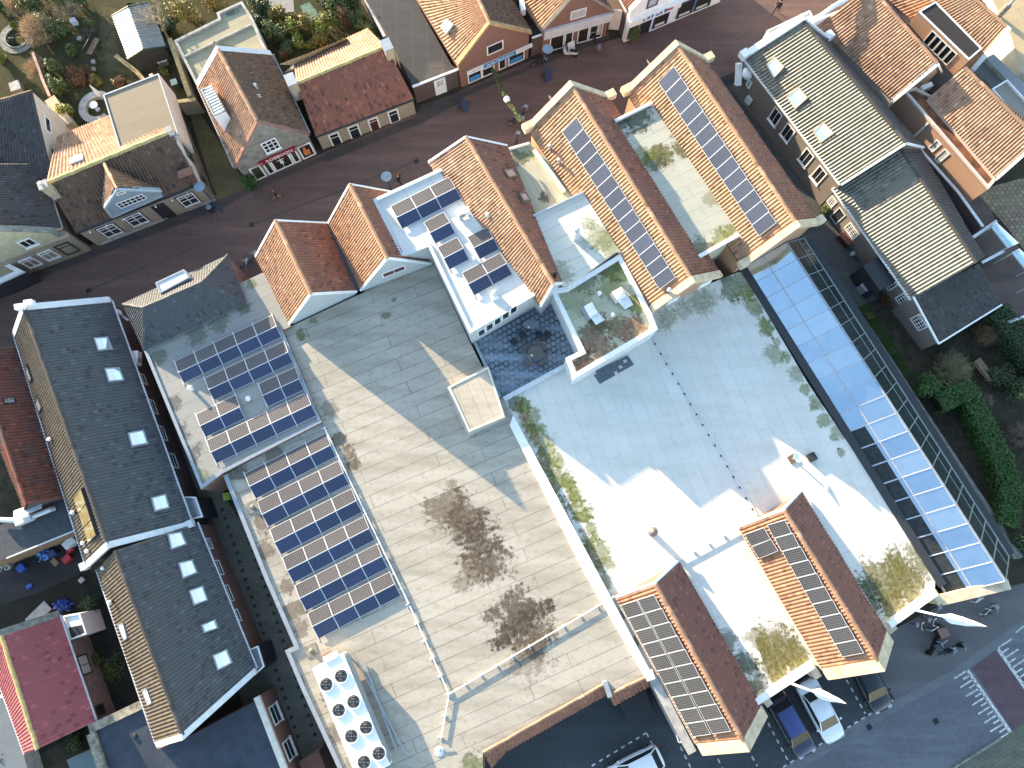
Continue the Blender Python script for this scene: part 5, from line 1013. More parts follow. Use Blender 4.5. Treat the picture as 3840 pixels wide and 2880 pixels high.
for i, ww in enumerate((.25,.3,.2,.35,.25,.3)): W.slab(mb, a+1.3+i*.42, a+1.3+i*.42+ww, z0+.2, z0+.2+.25+.1*(i % 3), .35, .36)
mb.obj('sign_marks', plain('blue_sign_marks', (.06,.14,.35), .5), o); mb = MB(); W.slab(mb, a+3.7, a+4.3, z0+.25, z0+.5, .35, .36); mb.obj('red_mark', M['redplastic'], o)
for q, nm in (([Z3(565,430),Z3(720,370),Z3(660,600),Z3(520,650)],'shop_window'), ([Z3(760,350),Z3(930,300),Z3(920,500),Z3(700,600)],'door'), ([Z3(990,260),Z3(1275,110),Z3(1200,400),Z3(940,500)],'shop_window'), ([Z3(1430,60),Z3(1700,-60),Z3(1660,180),Z3(1350,310)],'shop_window'), ([Z3(1720,-60),Z3(2000,-160),Z3(1970,60),Z3(1670,180)],'shop_window')):
    a2, b2, _, _ = W.rect(q); o = win(t, W, None, M['bluepaint'], M['shopglass'], name=nm, rect=(a2, b2, .25 if nm != 'door' else .02, z0-.05), fw=.12)
    if nm == 'shop_window': mb = MB(); W.slab(mb, a2+.3, b2-.3, .4, .7, .012, .02); mb.obj('display', M['cream'], o)
win(t, W, [Z3(850,150),Z3(875,-20),Z3(1060,-60),Z3(1040,75)], M['bluepaint'], M['curtain'], fw=.14)
mb = MB(); c = P(Z3(280,400),0); mb = MB()
Wp = Wall(P(Z3(200,510)), P(Z3(310,520))); o = None
t = thing('white_gate_panel', 'narrow white gate panel beside the red brick shop, near the white plastered shop', 'gate', Wp.a)
mb = MB(); Wp.slab(mb, 0, 1.0, .1, 2.6, -.05, .05); mb.obj('leaf', M['white'], t); mb = MB(); mb.tube([Wp.at(-.06,0), Wp.at(-.06,2.5)], .05, 6); mb.obj('post', M['whitegrey'], t)
# ------------------------------------------------------------------ back gardens
ga = sheet('garden_soil', [A1(-400,-300),A1(2212,-300),A2(1100,-300),A2(1130,500),A2(200,560),A1(2212,300),A1(1500,360),A1(1640,900),A1(1200,1000),A1(600,1200),A1(250,1000),A1(-400,1000)], .004, ground_mat('leafy_soil', [(.05,.045,.024),(.085,.075,.034),(.045,.055,.02),(.07,.062,.032)], .6))
sheet('garden_path', [A1(1000,60),A1(880,60),A1(860,300),A1(880,420),A1(930,600),A1(1250,680),A1(1200,600),A1(1050,500),A1(1000,330)], .01, ground_mat('trodden_path', [(.085,.075,.04),(.12,.10,.055),(.065,.06,.032)], .8))
sheet('gravel_yard', [A2(90,-40),A2(320,-40),A2(330,100),A2(150,130)], .01, ground_mat('pale_gravel', [(.30,.29,.26),(.38,.37,.33)], 3))
sheet('garden_pond', [A2(380,50),A2(460,20),A2(520,90),A2(545,140),A2(480,190),A2(410,120)], .012, plain('pond_water', (.13,.20,.13), .25, var=.3))
t = thing('garden_shed', 'dark timber shed with a corrugated roof, one slope bright white in the sun', 'shed', P(A1(1200,450)))
s = gable(t, (A1(972,140),A1(1108,517)), (A1(1112,58),A1(1242,430)), (A1(1290,20),A1(1432,405)), 2.1, 3.1, plain('sunlit_sheet_roof', (.60,.61,.60), .45, .2, var=.12), M['dark'], None, pitch=.28, course=4, amp=.06, tilesQ=plain('shaded_sheet_roof', (.20,.205,.20), .6, var=.2))  # one metal roof, pale as sunlit on one slope, dark as shaded on the other
verge(t, s, M['darkgreen'], wd=.1, ht=.12)
def ringobj(name, label, cat, c, r0, r1, z, mat, a0=0, a1=2*math.pi, n=36):
    mb = MB(); full = abs(a1-a0-2*math.pi) < .01; q = []
    for i in range(n+1):
        a = a0+(a1-a0)*i/n; q.append((Vector((c.x+math.cos(a)*r0, c.y+math.sin(a)*r0, 0)), Vector((c.x+math.cos(a)*r1, c.y+math.sin(a)*r1, 0))))
    Z = Vector((0,0,z))
    for i in range(n):
        a, b = q[i]; c_, d = q[i+1]; mb.add([a,b,d,c_,a+Z,b+Z,d+Z,c_+Z], [(4,5,6,7),(0,3,7,4),(1,5,6,2)]+([] if full else ([(0,4,5,1)] if i == 0 else [(3,2,6,7)] if i == n-1 else [])))
    o = mb.obj(name, mat); tag(o, label, cat); return o
sc = 1/46
c = P(A1(150,330)); ringobj('garden_ring', 'ring of grey brick edging round a small bed at the left margin', 'garden edging', c, 1.15, 1.62, .06, M['concrete2'])
ringobj('garden_ring', 'thin inner stone ring inside the round bed at the left margin', 'garden edging', c, .98, 1.08, .16, M['concrete'])
c = P(A1(855,945)); ringobj('curved_bench', 'pale curved concrete seat round a small sunk terrace, beside the brown felt roof', 'seat', c, .95, 1.6, .4, M['concrete'], 1.0, 5.6)
t = thing('round_table', 'round white garden table inside the curved concrete seat', 'table', c+Vector((-.1,0,0))); mb = MB(); mb.lathe(c+Vector((-.1,0,.68)), [(.36,0),(.36,.04)], 20); mb.obj('table_top', M['white'], t); mb = MB(); mb.lathe(c+Vector((-.1,0,0)), [(.22,0),(.2,.04),(.04,.08),(.04,.68)], 10); mb.obj('pedestal', M['galv'], t)
c = P(A1(885,850)); t = thing('parasol', 'closed white parasol leaning over the curved concrete seat', 'parasol', c)
mb = MB(); tp_ = P(A1(775,735),2.3); mb.tube([c, tp_], .025, 6); mb.obj('pole', M['wood'], t); mb = MB(); d = tp_-c; mb.tube([c+d*.3, c+d*.35, c+d*.7, c+d*1.0], [.2,.22,.12,.03], 9); mb.obj('canopy', M['flagwhite'], t)
def wall_line(name, label, pts, h, wd, m, cap=None):
    t = thing(name, label, 'wall', P(pts[0])); mb = MB()
    q = [P(p, h) for p in pts]
    for a, b in zip(q, q[1:]): mb.beam(Vector((a.x,a.y,h/2)), Vector((b.x,b.y,h/2)), wd, h-.02)
    mb.obj('wall', m, t); mb = MB()
    for a, b in zip(q, q[1:]): mb.beam(a+Vector((0,0,.03)), b+Vector((0,0,.03)), wd+.08, .08)
    mb.obj('coping', cap or M['concrete'], t); return t
wall_line('garden_wall', 'tall ochre topped garden wall right of the shed', [A1(1465,335),A1(1640,835)], 1.9, .3, M['beigebrick'], plain('ochre_coping', (.33,.26,.13), .9, var=.3))
wall_line('garden_wall', 'short brick wall across the yard end right of the brown felt roof', [A1(1530,880),A1(1690,860)], 1.9, .25, M['beigebrick'], plain('ochre_coping', (.33,.26,.13), .9, var=.3))
wall_line('garden_wall', 'low rose coloured garden wall near the round bed at the left', [A1(285,455),A1(370,690),A1(430,830)], .9, .16, M['redbrick'], plain('rose_coping', (.42,.28,.22), .8, var=.2))
wall_line('low_ledge', 'low ochre plastered ledge in the yard behind the dark tiled house', [A1(430,850),A1(590,1080)], 1.1, .9, M['ochrewall'], M['ochrewall'])
wall_line('garden_wall', 'sunlit low ochre ledge along the left foot of the shed', [A1(1000,480),A1(1180,620),A1(1240,690)], .35, .3, M['ochrewall'], plain('ochre_coping', (.33,.26,.13), .9, var=.3))
# garden table and bench, chairs, barrels
t = thing('garden_bench', 'dark slatted garden bench with cushions among the shrubs left of the shed', 'bench', P(A1(820,420)))
c = P(A1(825,425)); a = wang(A1(775,500), A1(850,360)); x = Vector((math.cos(a), math.sin(a), 0)); y = Vector((-x.y, x.x, 0)); mb = MB(); mb.box(c+Vector((0,0,.42)), x*.85, y*.25, Vector((0,0,.03))); mb.obj('seat', M['wood'], t); mb = MB(); mb.box(c+y*.27+Vector((0,0,.7)), x*.85, y*.03, Vector((0,0,.25))); mb.obj('backrest', M['dark'], t)
for sx in (-1, 1):
    for sy in (-1, 1): mb = MB(); mb.box(c+x*.78*sx+y*.2*sy+Vector((0,0,.2)), x*.03, y*.03, Vector((0,0,.2))); mb.obj('leg', M['dark'], t)
def box_thing(name, label, cat, p, sx, sy, h, m, ang=ST, lid=None, group=None, z=0.):
    c = P(p, z+h); t = thing(name, label, cat, (c.x, c.y, z), group); x = Vector((math.cos(ang), math.sin(ang), 0)); y = Vector((-x.y, x.x, 0)); mb = MB(); mb.box(Vector((c.x,c.y,z+h*.46)), x*sx/2*.94, y*sy/2*.94, Vector((0,0,h*.46))); mb.obj('body', m, t)
    mb = MB(); mb.box(Vector((c.x,c.y,z+h*.96)), x*sx/2, y*sy/2, Vector((0,0,h*.04))); mb.obj('lid', lid or m, t); return t
box_thing('storage_box', 'white topped storage box among the shrubs behind the bench', 'box', A1(622,168), .5, .4, .6, M['whiteplastic'], .3)
box_thing('rain_barrel', 'pale green lidded bin in the yard right of the brown felt roof', 'bin', A1(1500,705), .55, .55, 1.0, M['darkgreen'], ST, plain('pale_green_lid', (.42,.5,.42), .5))
box_thing('garden_table', 'pale square garden table in the yard above the dark tiled house', 'table', A1(125,740), .9, .9, .72, M['greywood'], ST, M['concrete'])
box_thing('patio_table', 'small pale table under the open end of the shed', 'table', A1(1390,505), .9, .7, .72, M['greywood'], ST, M['whitegrey'])
for p, l in ((A1(820,548),'white rimmed round pot in the bed below the bench'), (A1(700,350),'tall pale pot beside the slatted garden bench'), (A1(820,610),'smaller round pot lower in the bed below the bench')):
    c = P(p); t = mesh('plant_pot', *(lambda m_: (m_.v, m_.f))((lambda m_: (m_.lathe(c, [(.12,0),(.2,.3),(.21,.32),(.17,.32),(.16,.26)], 14), m_)[1])(MB())), M['concrete']); tag(t, l, 'pot')
# shrubs, trees
def sh(p, r, h, mat, label, n=900, size=.09, seed=1, name='shrub', **k): return shrub(P(p), (r, r, h), M[mat], label, n=n, size=size, seed=seed, name=name, **k)
twig_bush(P(A1(400,330)), 1.75, 2.6, M['drytwig'], 'large sunlit dry golden bush near the round bed at the left', n=420, seed=3, r0=.016)
twig_bush(P(A1(330,620)), 1.2, 1.2, M['drytwig'], 'small dry bush along the rose coloured garden wall', n=160, seed=4)
for i, (p, r, h, m, l) in enumerate(((A1(150,90),1.2,1.2,'drytwig','dry hedge bush at the top left margin'), (A1(560,60),1.5,2.0,'leaf','green bushy shrub at the top left beside the path'), (A1(330,80),1.3,1.8,'leaf','loose green shrub behind the large golden bush'), (A1(700,20),1.3,1.3,'hedge','trimmed green hedge shrub at the top margin beside the path'), (A1(520,300),1.1,1.6,'leaf','olive shrub right of the large golden bush'),
      (A1(20,110),.7,1.2,'hedge','dark green shrub touching the left margin at the top'), (A1(20,510),.7,1.2,'lime','yellow green shrub touching the left margin beside the round bed'), (A1(140,240),.35,.5,'lime','small light green shrub inside the round bed'), (A1(110,380),.4,.4,'darkleaf','dark ground shrub inside the round bed'), (A1(620,1010),.7,1.3,'lime','yellow green hedge end beside the curved concrete seat'), (A1(560,800),.65,1.4,'leaf','narrow hedge shrub left of the curved concrete seat'), (A1(520,640),.6,1.4,'leaf','narrow hedge shrub beside the greenhouse strip'), (A1(640,480),.6,.8,'leaf','low shrub left of the slatted garden bench'),
      (A1(800,230),.5,.6,'leaf','small shrub above the slatted garden bench'), (A1(700,700),1.0,.5,'rust','rusty leaved bed shrub above the closed parasol'), (A1(1050,720),.6,.4,'rust','rusty leaved shrub at the edge of the brown felt roof'), (A1(850,720),.5,.5,'gold','low yellow shrub above the closed parasol'), (A1(640,640),.7,.5,'rust','rusty leaved shrub below the slatted garden bench'), (A1(1440,640),.4,.7,'leaf','small shrub beside the shed end in the yard'),
      (A1(1640,170),1.4,2.0,'gold','golden brown bush behind the bare tree beside the shed'), (A1(1880,60),1.3,1.4,'gold','golden shrub above the olive felt annex'), (A1(1500,260),.9,1.2,'darkleaf','dark shrub at the foot of the bare tree'))):
    if m in ('drytwig',): twig_bush(P(p), r, h, M[m], l, n=200, seed=20+i)
    else: sh(p, r, h, m, l, n=1500, size=.1, seed=20+i)
bare_tree(P(A1(1450,330)), 6.2, 1.15, M['palebark'], 'bare pale branched tree right of the shed', seed=5, depth=3, r0=.13, thin=2.4, kids=6)
twig_bush(P(A1(620,120)), 1.5, 1.6, M['palebark'], 'pale twiggy bush over the path bed at the top left', n=140, seed=31, r0=.014); twig_bush(P(A1(250,60)), 1.3, 1.5, M['drytwig'], 'tawny twiggy bush at the very top left', n=170, seed=32)
twig_bush(P(A1(800,300)), .8, .7, M['greytwig'], 'low grey twiggy plant above the slatted garden bench', n=90, seed=33); twig_bush(P(A1(760,640)), .9, .6, M['rust'], 'low rusty twigs in the bed above the closed parasol', n=140, seed=34)
# the dense back garden at the top
for i, (p, r, h, m, l) in enumerate(((A2(210,160),.8,1.0,'gold','golden shrub below the pale gravel yard'), (A2(200,330),1.2,1.7,'leaf','broad green shrub left in the back garden'), (A2(330,300),.9,1.4,'lime','bright shrub left of the trellis arch'), (A2(470,290),.9,1.5,'gold','golden shrub in the middle of the back garden'), (A2(600,280),1.0,1.5,'lime','bright yellow green shrub under the trellis arch'), (A2(720,170),1.2,2.0,'leaf','dark leaved shrub right of the trellis arch'), (A2(790,220),.7,1.6,'rust','rust coloured shrub at the right of the back garden'), (A2(560,380),.9,1.0,'gold','low golden shrub along the lean to roof'), (A2(400,390),.8,.9,'lime','low yellow green shrub along the lean to roof'), (A2(280,430),.8,.9,'leaf','low green shrub near the left end of the lean to roof'),
      (A2(250,480),.6,.6,'rust','rusty shrub at the left end of the lean to roof'), (A2(620,60),1.0,1.8,'darkleaf','dark evergreen shrub beyond the garden pond'), (A2(700,30),1.2,2.2,'leaf','tall green shrub at the top margin beyond the garden pond'), (A2(850,80),.9,1.8,'leaf','green shrub along the white topped wall'), (A2(60,130),1.0,1.8,'darkleaf','dark evergreen shrub left of the gravel yard'), (A2(350,190),.7,.6,'rust','rusty low shrub beside the pond'), (A2(30,260),.8,1.2,'darkleaf','dark shrub in the shade beside the olive felt annex'), (A2(480,400),.5,.5,'lime','small bright shrub against the lean to roof'))):
    sh(p, r, h, m, l, n=1500, size=.1, seed=60+i)
def palm(p, h, r, m, label, seed=1, n=34):
    c = P(p); rr = random.Random(seed); t = thing('spiky_plant', label, 'plant', (c.x,c.y,0)); mb = MB()
    for i in range(n):
        a = rr.random()*6.28; e = rr.uniform(.1,1.2); dx = Vector((math.cos(a), math.sin(a), 0)); sd = Vector((-dx.y, dx.x, 0)); L = r*rr.uniform(.7,1.1); pr = None
        for k in range(4):
            u = k/3; q = c+Vector((0,0,h*.6))+dx*(L*u*math.cos(e*(1-u*.7)))+Vector((0,0,L*(math.sin(e)*u-.45*u*u))); ww = .05*(1-u)+.006
            if pr: mb.add([pr[0]-sd*pr[1], pr[0]+sd*pr[1], q+sd*ww, q-sd*ww], [(0,1,2,3)])
            pr = (q, ww)
    mb.obj('fronds', m, t); mb = MB(); mb.tube([c, c+Vector((0,0,h*.6))], [.09,.06], 6); mb.obj('stem', M['bark'], t)
palm(A2(890,220), 1.6, 1.4, M['leaf'], 'tall spiky plant beside the white topped wall', 1, 44); palm(A2(960,300), 1.2, 1.1, M['lime'], 'spiky plant in front of the right chimney', 2, 40); palm(A2(850,120), 1.4, 1.2, M['leaf'], 'spiky plant at the top of the white topped wall', 3, 36)
t = thing('trellis_arch', 'row of pale garden arch hoops across the back garden', 'trellis', P(A2(200,290))); mb = MB()
pts = [A2(160,300),A2(280,250),A2(370,220),A2(430,205),A2(510,180),A2(600,155)]
mb.tube([P(p,1.5) for p in pts], .03, 5)
for p in pts: mb.tube([P(p,0), P(p,1.75)], .035, 5)
mb.obj('frame', M['wood'], t)
# ------------------------------------------------------------------ houses to the east
t = thing('glazed_tile_house', 'long house with grey glazed tiles and three roof windows along the east alley', 'house', P(A4(400,1000)))
L = (A3(2005,508),A4(625,1592)); R = (A4(300,178),A4(1188,1232)); he = 4.2; hr_ = hpitch(L, R, he, 44)
s = gable(t, L, R, None, he, hr_, M['glazed'], M['greybrick'], M['darkold'], pitch=.28, amp=.07, tilesQ=M['darkold']); gutter(s.l1, s.l2, M['white'], t, wd=.2, ht=.16)  # far slope in darker tiles, its shade put into the colour
coping(t, s, 1, M['white'], wd=.55, ht=.3, lift=.35, kn=True, ext=.15, name='white_gable_coping', knw=.7)
coping(t, s, 2, M['white'], wd=.16, ht=.1, lift=.1, kn=False, ext=.08, name='verge_trim')
for q in ([A4(-10,560),A4(65,490),A4(148,578),A4(55,680)], [A4(165,840),A4(270,748),A4(352,845),A4(240,945)], [A4(395,1135),A4(480,1050),A4(578,1150),A4(455,1240)]):
    roofwin(t, s.pL, s.nL, q, plain('tan_roof_window_frame', (.45,.38,.28), .5), M['skyglass'], lift=.22, blind=(.5,1), blind_m=M['blind'])
W = Wall(s.c[0], s.c[1])
for q in ([A4(60,915),A4(130,993),A4(65,1100),A4(2,1022)], [A4(172,1052),A4(236,1135),A4(175,1240),A4(103,1155)], [A4(335,1278),A4(405,1345),A4(325,1455),A4(257,1365)], [A4(450,1430),A4(518,1500),A4(430,1602),A4(362,1515)]): win(t, W, q, M['white'], M['glass'], cols=2, fw=.11, sill=M['white'])
mb = MB(); c = P(A3(2040,640),3.0); mb.lathe(c-Vector((0,0,.4)), [(.1,0),(.5,.3),(.55,.7),(.3,1.)], 14); mb.obj('white_bay', M['white'], t)
mb = MB(); c = P(A3(1985,600),3.2); mb.beam(c+Vector((-.2,.6,0)), c+Vector((0,-.7,-1.2)), .4, .6); mb.obj('scroll_console', M['white'], t)
win(t, W, [A3(2000,700),A3(2090,660),A3(2065,765),A3(2040,765)], M['white'], M['curtain'])
mb = MB(); W.slab(mb, 1.9, 2.5, .8, 1.5, 0, .25); mb.obj('meter_box', M['whitegrey'], t)
t = thing('lower_glazed_house', 'lower house with striped glazed tiles and tall arched windows facing the dark garden', 'house', P(B4(1000,700)))
L = (A4(556,1625),B4(1238,932)); R = (A4(1128,1258),B4(1795,612)); he = 3.0; hr_ = hpitch(L, R, he, 42)
s = gable(t, L, R, None, he, hr_, M['glazed'], M['greybrick'], M['darkold'], pitch=.28, amp=.07, tilesQ=M['darkold']); gutter(s.l1, s.l2, M['white'], t, wd=.18, ht=.14)  # shade of the far slope is put into its tile colour
e1, e2, e3, e4 = P(B4(1252,908),3.5), P(B4(1818,620),3.5), P(B4(2017,975),2.5), P(B4(1470,1313),2.5)
tile_quad('rear_roof', e1, e2, e3, e4, M['darkold'], t, pitch=.22, amp=.05); mb = MB(); mb.beam(e1+Vector((0,0,.05)), e4+Vector((0,0,.05)), .13, .14); mb.beam(e4+Vector((0,0,.02)), e3+Vector((0,0,.02)), .13, .14); mb.obj('white_trim', M['white'], t)  # rear slope darkened as shaded by its tile colour
mb = MB(); q = [e1, e2, e3, e4]; cc = sum(q, Vector((0,0,0)))/4; q = [lerp(x, cc, .03) for x in q]; mb.add([flatv(x) for x in q]+[x-Vector((0,0,.1)) for x in q], [(0,1,5,4),(1,2,6,5),(2,3,7,6),(3,0,4,7)]); mb.obj('rear_wall', M['greybrick'], t)
W = Wall(s.c[0], s.c[1]); W2 = Wall(lerp(e1,cc,.03), lerp(e4,cc,.03))
for w_, q in ((W,[B4(508,70),B4(560,28),B4(600,90),B4(545,140)]), (W,[B4(650,300),B4(720,265),B4(790,370),B4(740,412)]), (W,[B4(960,740),B4(1055,700),B4(1130,810),B4(1050,850)]), (W,[B4(1095,905),B4(1185,870),B4(1245,985),B4(1170,1020)]), (W2,[B4(1225,1090),B4(1310,1055),B4(1375,1170),B4(1305,1205)])):
    o = win(t, w_, q, M['white'], M['glass'], cols=4, rows=4, fw=.09, name='window'); u0, u1, z0, z1 = w_.rect(q)
    mb = MB(); c_ = [(u0+u1)/2+(u1-u0)/2*math.cos(a*math.pi/8) for a in range(9)]; zz = [z1+.35*math.sin(a*math.pi/8) for a in range(9)]
    if w_ is W2 or q[0][0] > 3200:
        for i in range(8): mb.beam(w_.at(c_[i],zz[i],.03), w_.at(c_[i+1],zz[i+1],.03), .07, .07)
        mb.obj('arch_bar', M['white'], o)
win(t, W, [B4(535,205),B4(625,130),B4(670,200),B4(590,285)], M['whitegrey'], M['dark'], name='door', pane='door_panel')
mb = MB(); W.slab(mb, 6.8, 9.2, .1, 2.5, 0, 1.6); mb.obj('dark_porch', M['dark'], t)
# orange house behind
t = thing('white_fronted_orange_house', 'orange tiled house with a curved white boarded front, beside the glazed tile house', 'house', P(A4(900,500)))
L = (A4(430,225),A4(1075,865)); R = (A4(880,-110),A4(1460,545)); he = 4.3; hr_ = hpitch(L, R, he, 45)
s = gable(t, L, R, None, he, hr_, M['orange2'], M['stucco'], M['orange2'], pitch=.25, tilesQ=M['brown'])
coping(t, s, 2, M['white'], wd=.3, ht=.12, lift=.12, kn=False, ext=.08, name='white_gable_coping')
a, b = P(A4(365,185),5.2), P(A4(640,15),6.4); mb = MB(); dd = flatv(b-a).normalized()
mb.tube([a-dd*.4+Vector((0,0,-.3)), a, lerp(a,b,.35)+Vector((0,0,-.15)), lerp(a,b,.7)+Vector((0,0,.1)), b, b+dd*.6+Vector((0,0,.5)), b+dd*2.5+Vector((0,0,1.0))], [.28,.26,.2,.2,.22,.26,.26], 8); mb.obj('curved_coping', M['white'], t)
mb = MB(); W = Wall(a, b); W.slab(mb, -.5, (b-a).length+2, 2.5, 5.1, -.1, .1); mb.obj('front_boards', M['white'], t)
t = thing('front_parapet_box', 'white boxed gutter parapet at the street end of the glazed tile house', 'parapet', P(A4(200,150)))
mb = MB(); q = [P(p, 4.6) for p in (A4(-5,255),A4(15,295),A4(390,125),A4(365,80))]; mb.prism([(x.x,x.y) for x in q], 0, 4.2); mb.obj('front_wall', M['white'], t); mb = MB(); mb.curb([(x.x,x.y) for x in q], 4.2, .09, .3, z0=4.1); mb.obj('kerb', M['white'], t)
# orange house further right and its rusty flat roof
t = thing('large_orange_house', 'large orange tiled house at the right margin above a rusty flat roof', 'house', P(A4(1900,1000)))
L = (A4(1378,850),A4(1965,1540)); R = (A4(1697,583),A4(2335,1210)); he = 5.0; hr_ = hpitch(L, R, he, 42)
s = gable(t, L, R, None, he, hr_, M['orange2'], M['stucco'], M['orange2'], pitch=.25, tilesQ=M['brown']); coping(t, s, 2, M['white'], wd=.25, ht=.12, lift=.12, kn=False, ext=.08, name='white_gable_coping')
t = thing('rusty_flat_roof', 'narrow rust brown flat roof over an orange brick wall with two windows', 'building', P(A4(1600,1200)))
pts = [A4(1165,792),A4(1265,760),A4(1400,830),A4(1990,1530),A4(1895,1640)]
fw_ = flat(t, pts, 4.5, M['rustroof'], M['orangebrick'], (.22,.16), M['stucco']); W = Wall(flatv(fw_[4]), flatv(fw_[0]))
for q in ([Z6(600,860),Z6(705,740),Z6(790,840),Z6(600,1005)], [Z6(650,1080),Z6(850,910),Z6(935,1000),Z6(740,1170)]): win(t, W, q, M['white'], M['curtain'], fw=.07)
mb = MB(); u, z = W.px(Z6(450,570)); W.slab(mb, u-.06, u+.06, .2, 4.4, 0, .12); mb.obj('downpipe', M['white'], t)
# top right house with a dormer
t = thing('dormered_orange_house', 'orange tiled house with a long black flat dormer at the top right', 'house', P(A4(1700,300)))
he = 4.6; L = ((3310,-17),(3640,262)); R = ((3560,-90),(3776,104)); hr_ = hpitch(L, R, he, 42)
s = gable(t, L, R, None, he, hr_, M['orange'], M['whitegrey'], M['orange'], pitch=.26, tilesQ=M['brown']); coping(t, s, 2, M['white'], wd=.4, ht=.2, lift=.2, kn=False, ext=.12, name='white_gable_coping')
zd = 6.3; dq = [P(p, zd) for p in (Z5(385,205),Z5(680,28),Z5(1485,842),Z5(1255,1042))]
mb = MB(); mb.prism([(x.x,x.y) for x in dq], 4.3, zd-.02); d_ = mb.obj('dormer', M['orangebrick'], t)
mesh('felt_top', [Vector((x.x,x.y,zd)) for x in dq], [(3,2,1,0)], M['blackfelt'], d_); mb = MB(); mb.curb([(x.x,x.y) for x in dq], zd, .12, .06, z0=zd-.15); mb.obj('edge_trim', M['white'], d_)
W = Wall(dq[0], dq[3]); Lw = (flatv(dq[3])-flatv(dq[0])).length
for i in range(5): win(d_, W, None, M['white'], M['glass'], rect=(Lw*(.33+.1*i), Lw*(.33+.1*i+.095), 4.55, 6.0), fw=.06)
t = fl('beige_flat_roof', 'large beige felt flat roof in the top right corner', [(3680,-80),(3960,-80),(3960,420),(3830,270),(3790,130)], 3.2, (.44,.34,.20), ST, wall='cream', strip=1.4)
t = thing('tall_flue', 'tall grey flue standing on the beige flat roof in the top right corner', 'flue', P(A4(1985,145),3.2)); c = P(A4(1985,145),3.2)
mb = MB(); mb.lathe(c, [(.28,0),(.26,1.4),(.2,1.5)], 10); mb.obj('base_pipe', M['greywood'], t); mb = MB(); mb.lathe(c+Vector((0,0,1.45)), [(.12,0),(.12,1.3),(.18,1.35),(.18,1.5)], 10); mb.obj('top_pipe', M['steel'], t)
fl('grey_gravel_roof', 'small grey gravel flat roof behind the large orange house ridge', [A4(1740,560),A4(1890,490),A4(2230,860),A4(2230,1000),A4(2060,700),A4(1960,770)], 3.0, (.13,.13,.12), ST, wall='concrete')
fl('pale_grey_roof', 'pale grey strip of flat roof at the right margin', [A4(1880,500),A4(1950,465),A4(2300,800),A4(2300,930)], 3.4, (.24,.25,.26), ST, wall='concrete')
t = fl('white_kerbed_roof', 'white kerbed flat roof at the right margin behind the large orange house', [A4(1920,778),A4(2055,697),A4(2330,1000),A4(2330,1250)], 4.4, (.27,.25,.20), ST, curb=(.12,.2), cm='white', wall='cream')
# walled yards right of the glazed houses
sheet('dark_yard', [A4(1190,1230),A4(1260,1180),A4(1900,1659),B4(1960,260),B4(2212,520),(3980,1000),(3980,1300),B4(2000,960),B4(1820,620),B4(1350,0)], .006, paver_mat('yard_slabs', (.125,.09,.075), (.10,.075,.065), (.05,.04,.04), ST, .4, .3, .012, .5))
sheet('tiled_patio', [B4(1780,-20),A4(1900,1620),(3900,650),(3900,1010),B4(2212,500),B4(2060,300)], .012, paver_mat('patio_tiles', (.27,.25,.15), (.22,.13,.10), (.10,.06,.05), wang(B4(1900,60),B4(2212,480)), .4, .4, .035, .2))
for lb, pts, h in (('white topped yard wall beside the ridge of the lower glazed house', [A4(1210,1225),B4(1440,0),B4(1745,380)], 2.2), ('green edged yard wall below the orange brick wall', [A4(1240,1210),B4(1640,0),B4(1855,300)], 2.4), ('short yard wall with a pale top, nearest the lower ridge end', [B4(1738,438),B4(1832,560)], 2.0), ('cross wall between the two brown yards at the right', [B4(1845,612),B4(2035,512)], 2.0), ('cross wall low at the right margin above the ivy hedge', [B4(2070,1128),B4(2260,1060)], 2.0), ('dark cross wall between yard and tiled patio', [B4(1760,400),B4(1975,250)], 2.0)):
    wall_line('yard_wall', lb, pts, h, .16, M['darkbrick'], M['whitegrey'])
for lb, pts in (('pale blue glazed canopy between brown yard and tiled patio', (B4(1928,303),B4(1975,265),B4(2165,442),B4(2072,485))), ('second pale blue glazed canopy cut by the right margin', (B4(2105,522),B4(2170,490),B4(2330,640),B4(2330,800)))):
    t = thing('glazed_canopy', lb, 'canopy', P(pts[0])); q = [P(p, 2.5) for p in pts]; mb = MB(); mb.prism([(x.x,x.y) for x in q], 2.44, 2.5); mb.obj('glazing', M['lowglass'], t); mb = MB(); mb.curb([(x.x,x.y) for x in q], 2.4, .07, .13); mb.obj('frame', M['whitegrey'], t)
    for x in q: mb = MB(); mb.tube([lerp(Vector((x.x,x.y,0)), sum((Vector((y.x,y.y,0)) for y in q), Vector((0,0,0)))/4, .06), lerp(Vector((x.x,x.y,2.42)), sum((Vector((y.x,y.y,2.42)) for y in q), Vector((0,0,0)))/4, .06)], .04, 6); mb.obj('post', M['whitegrey'], t)
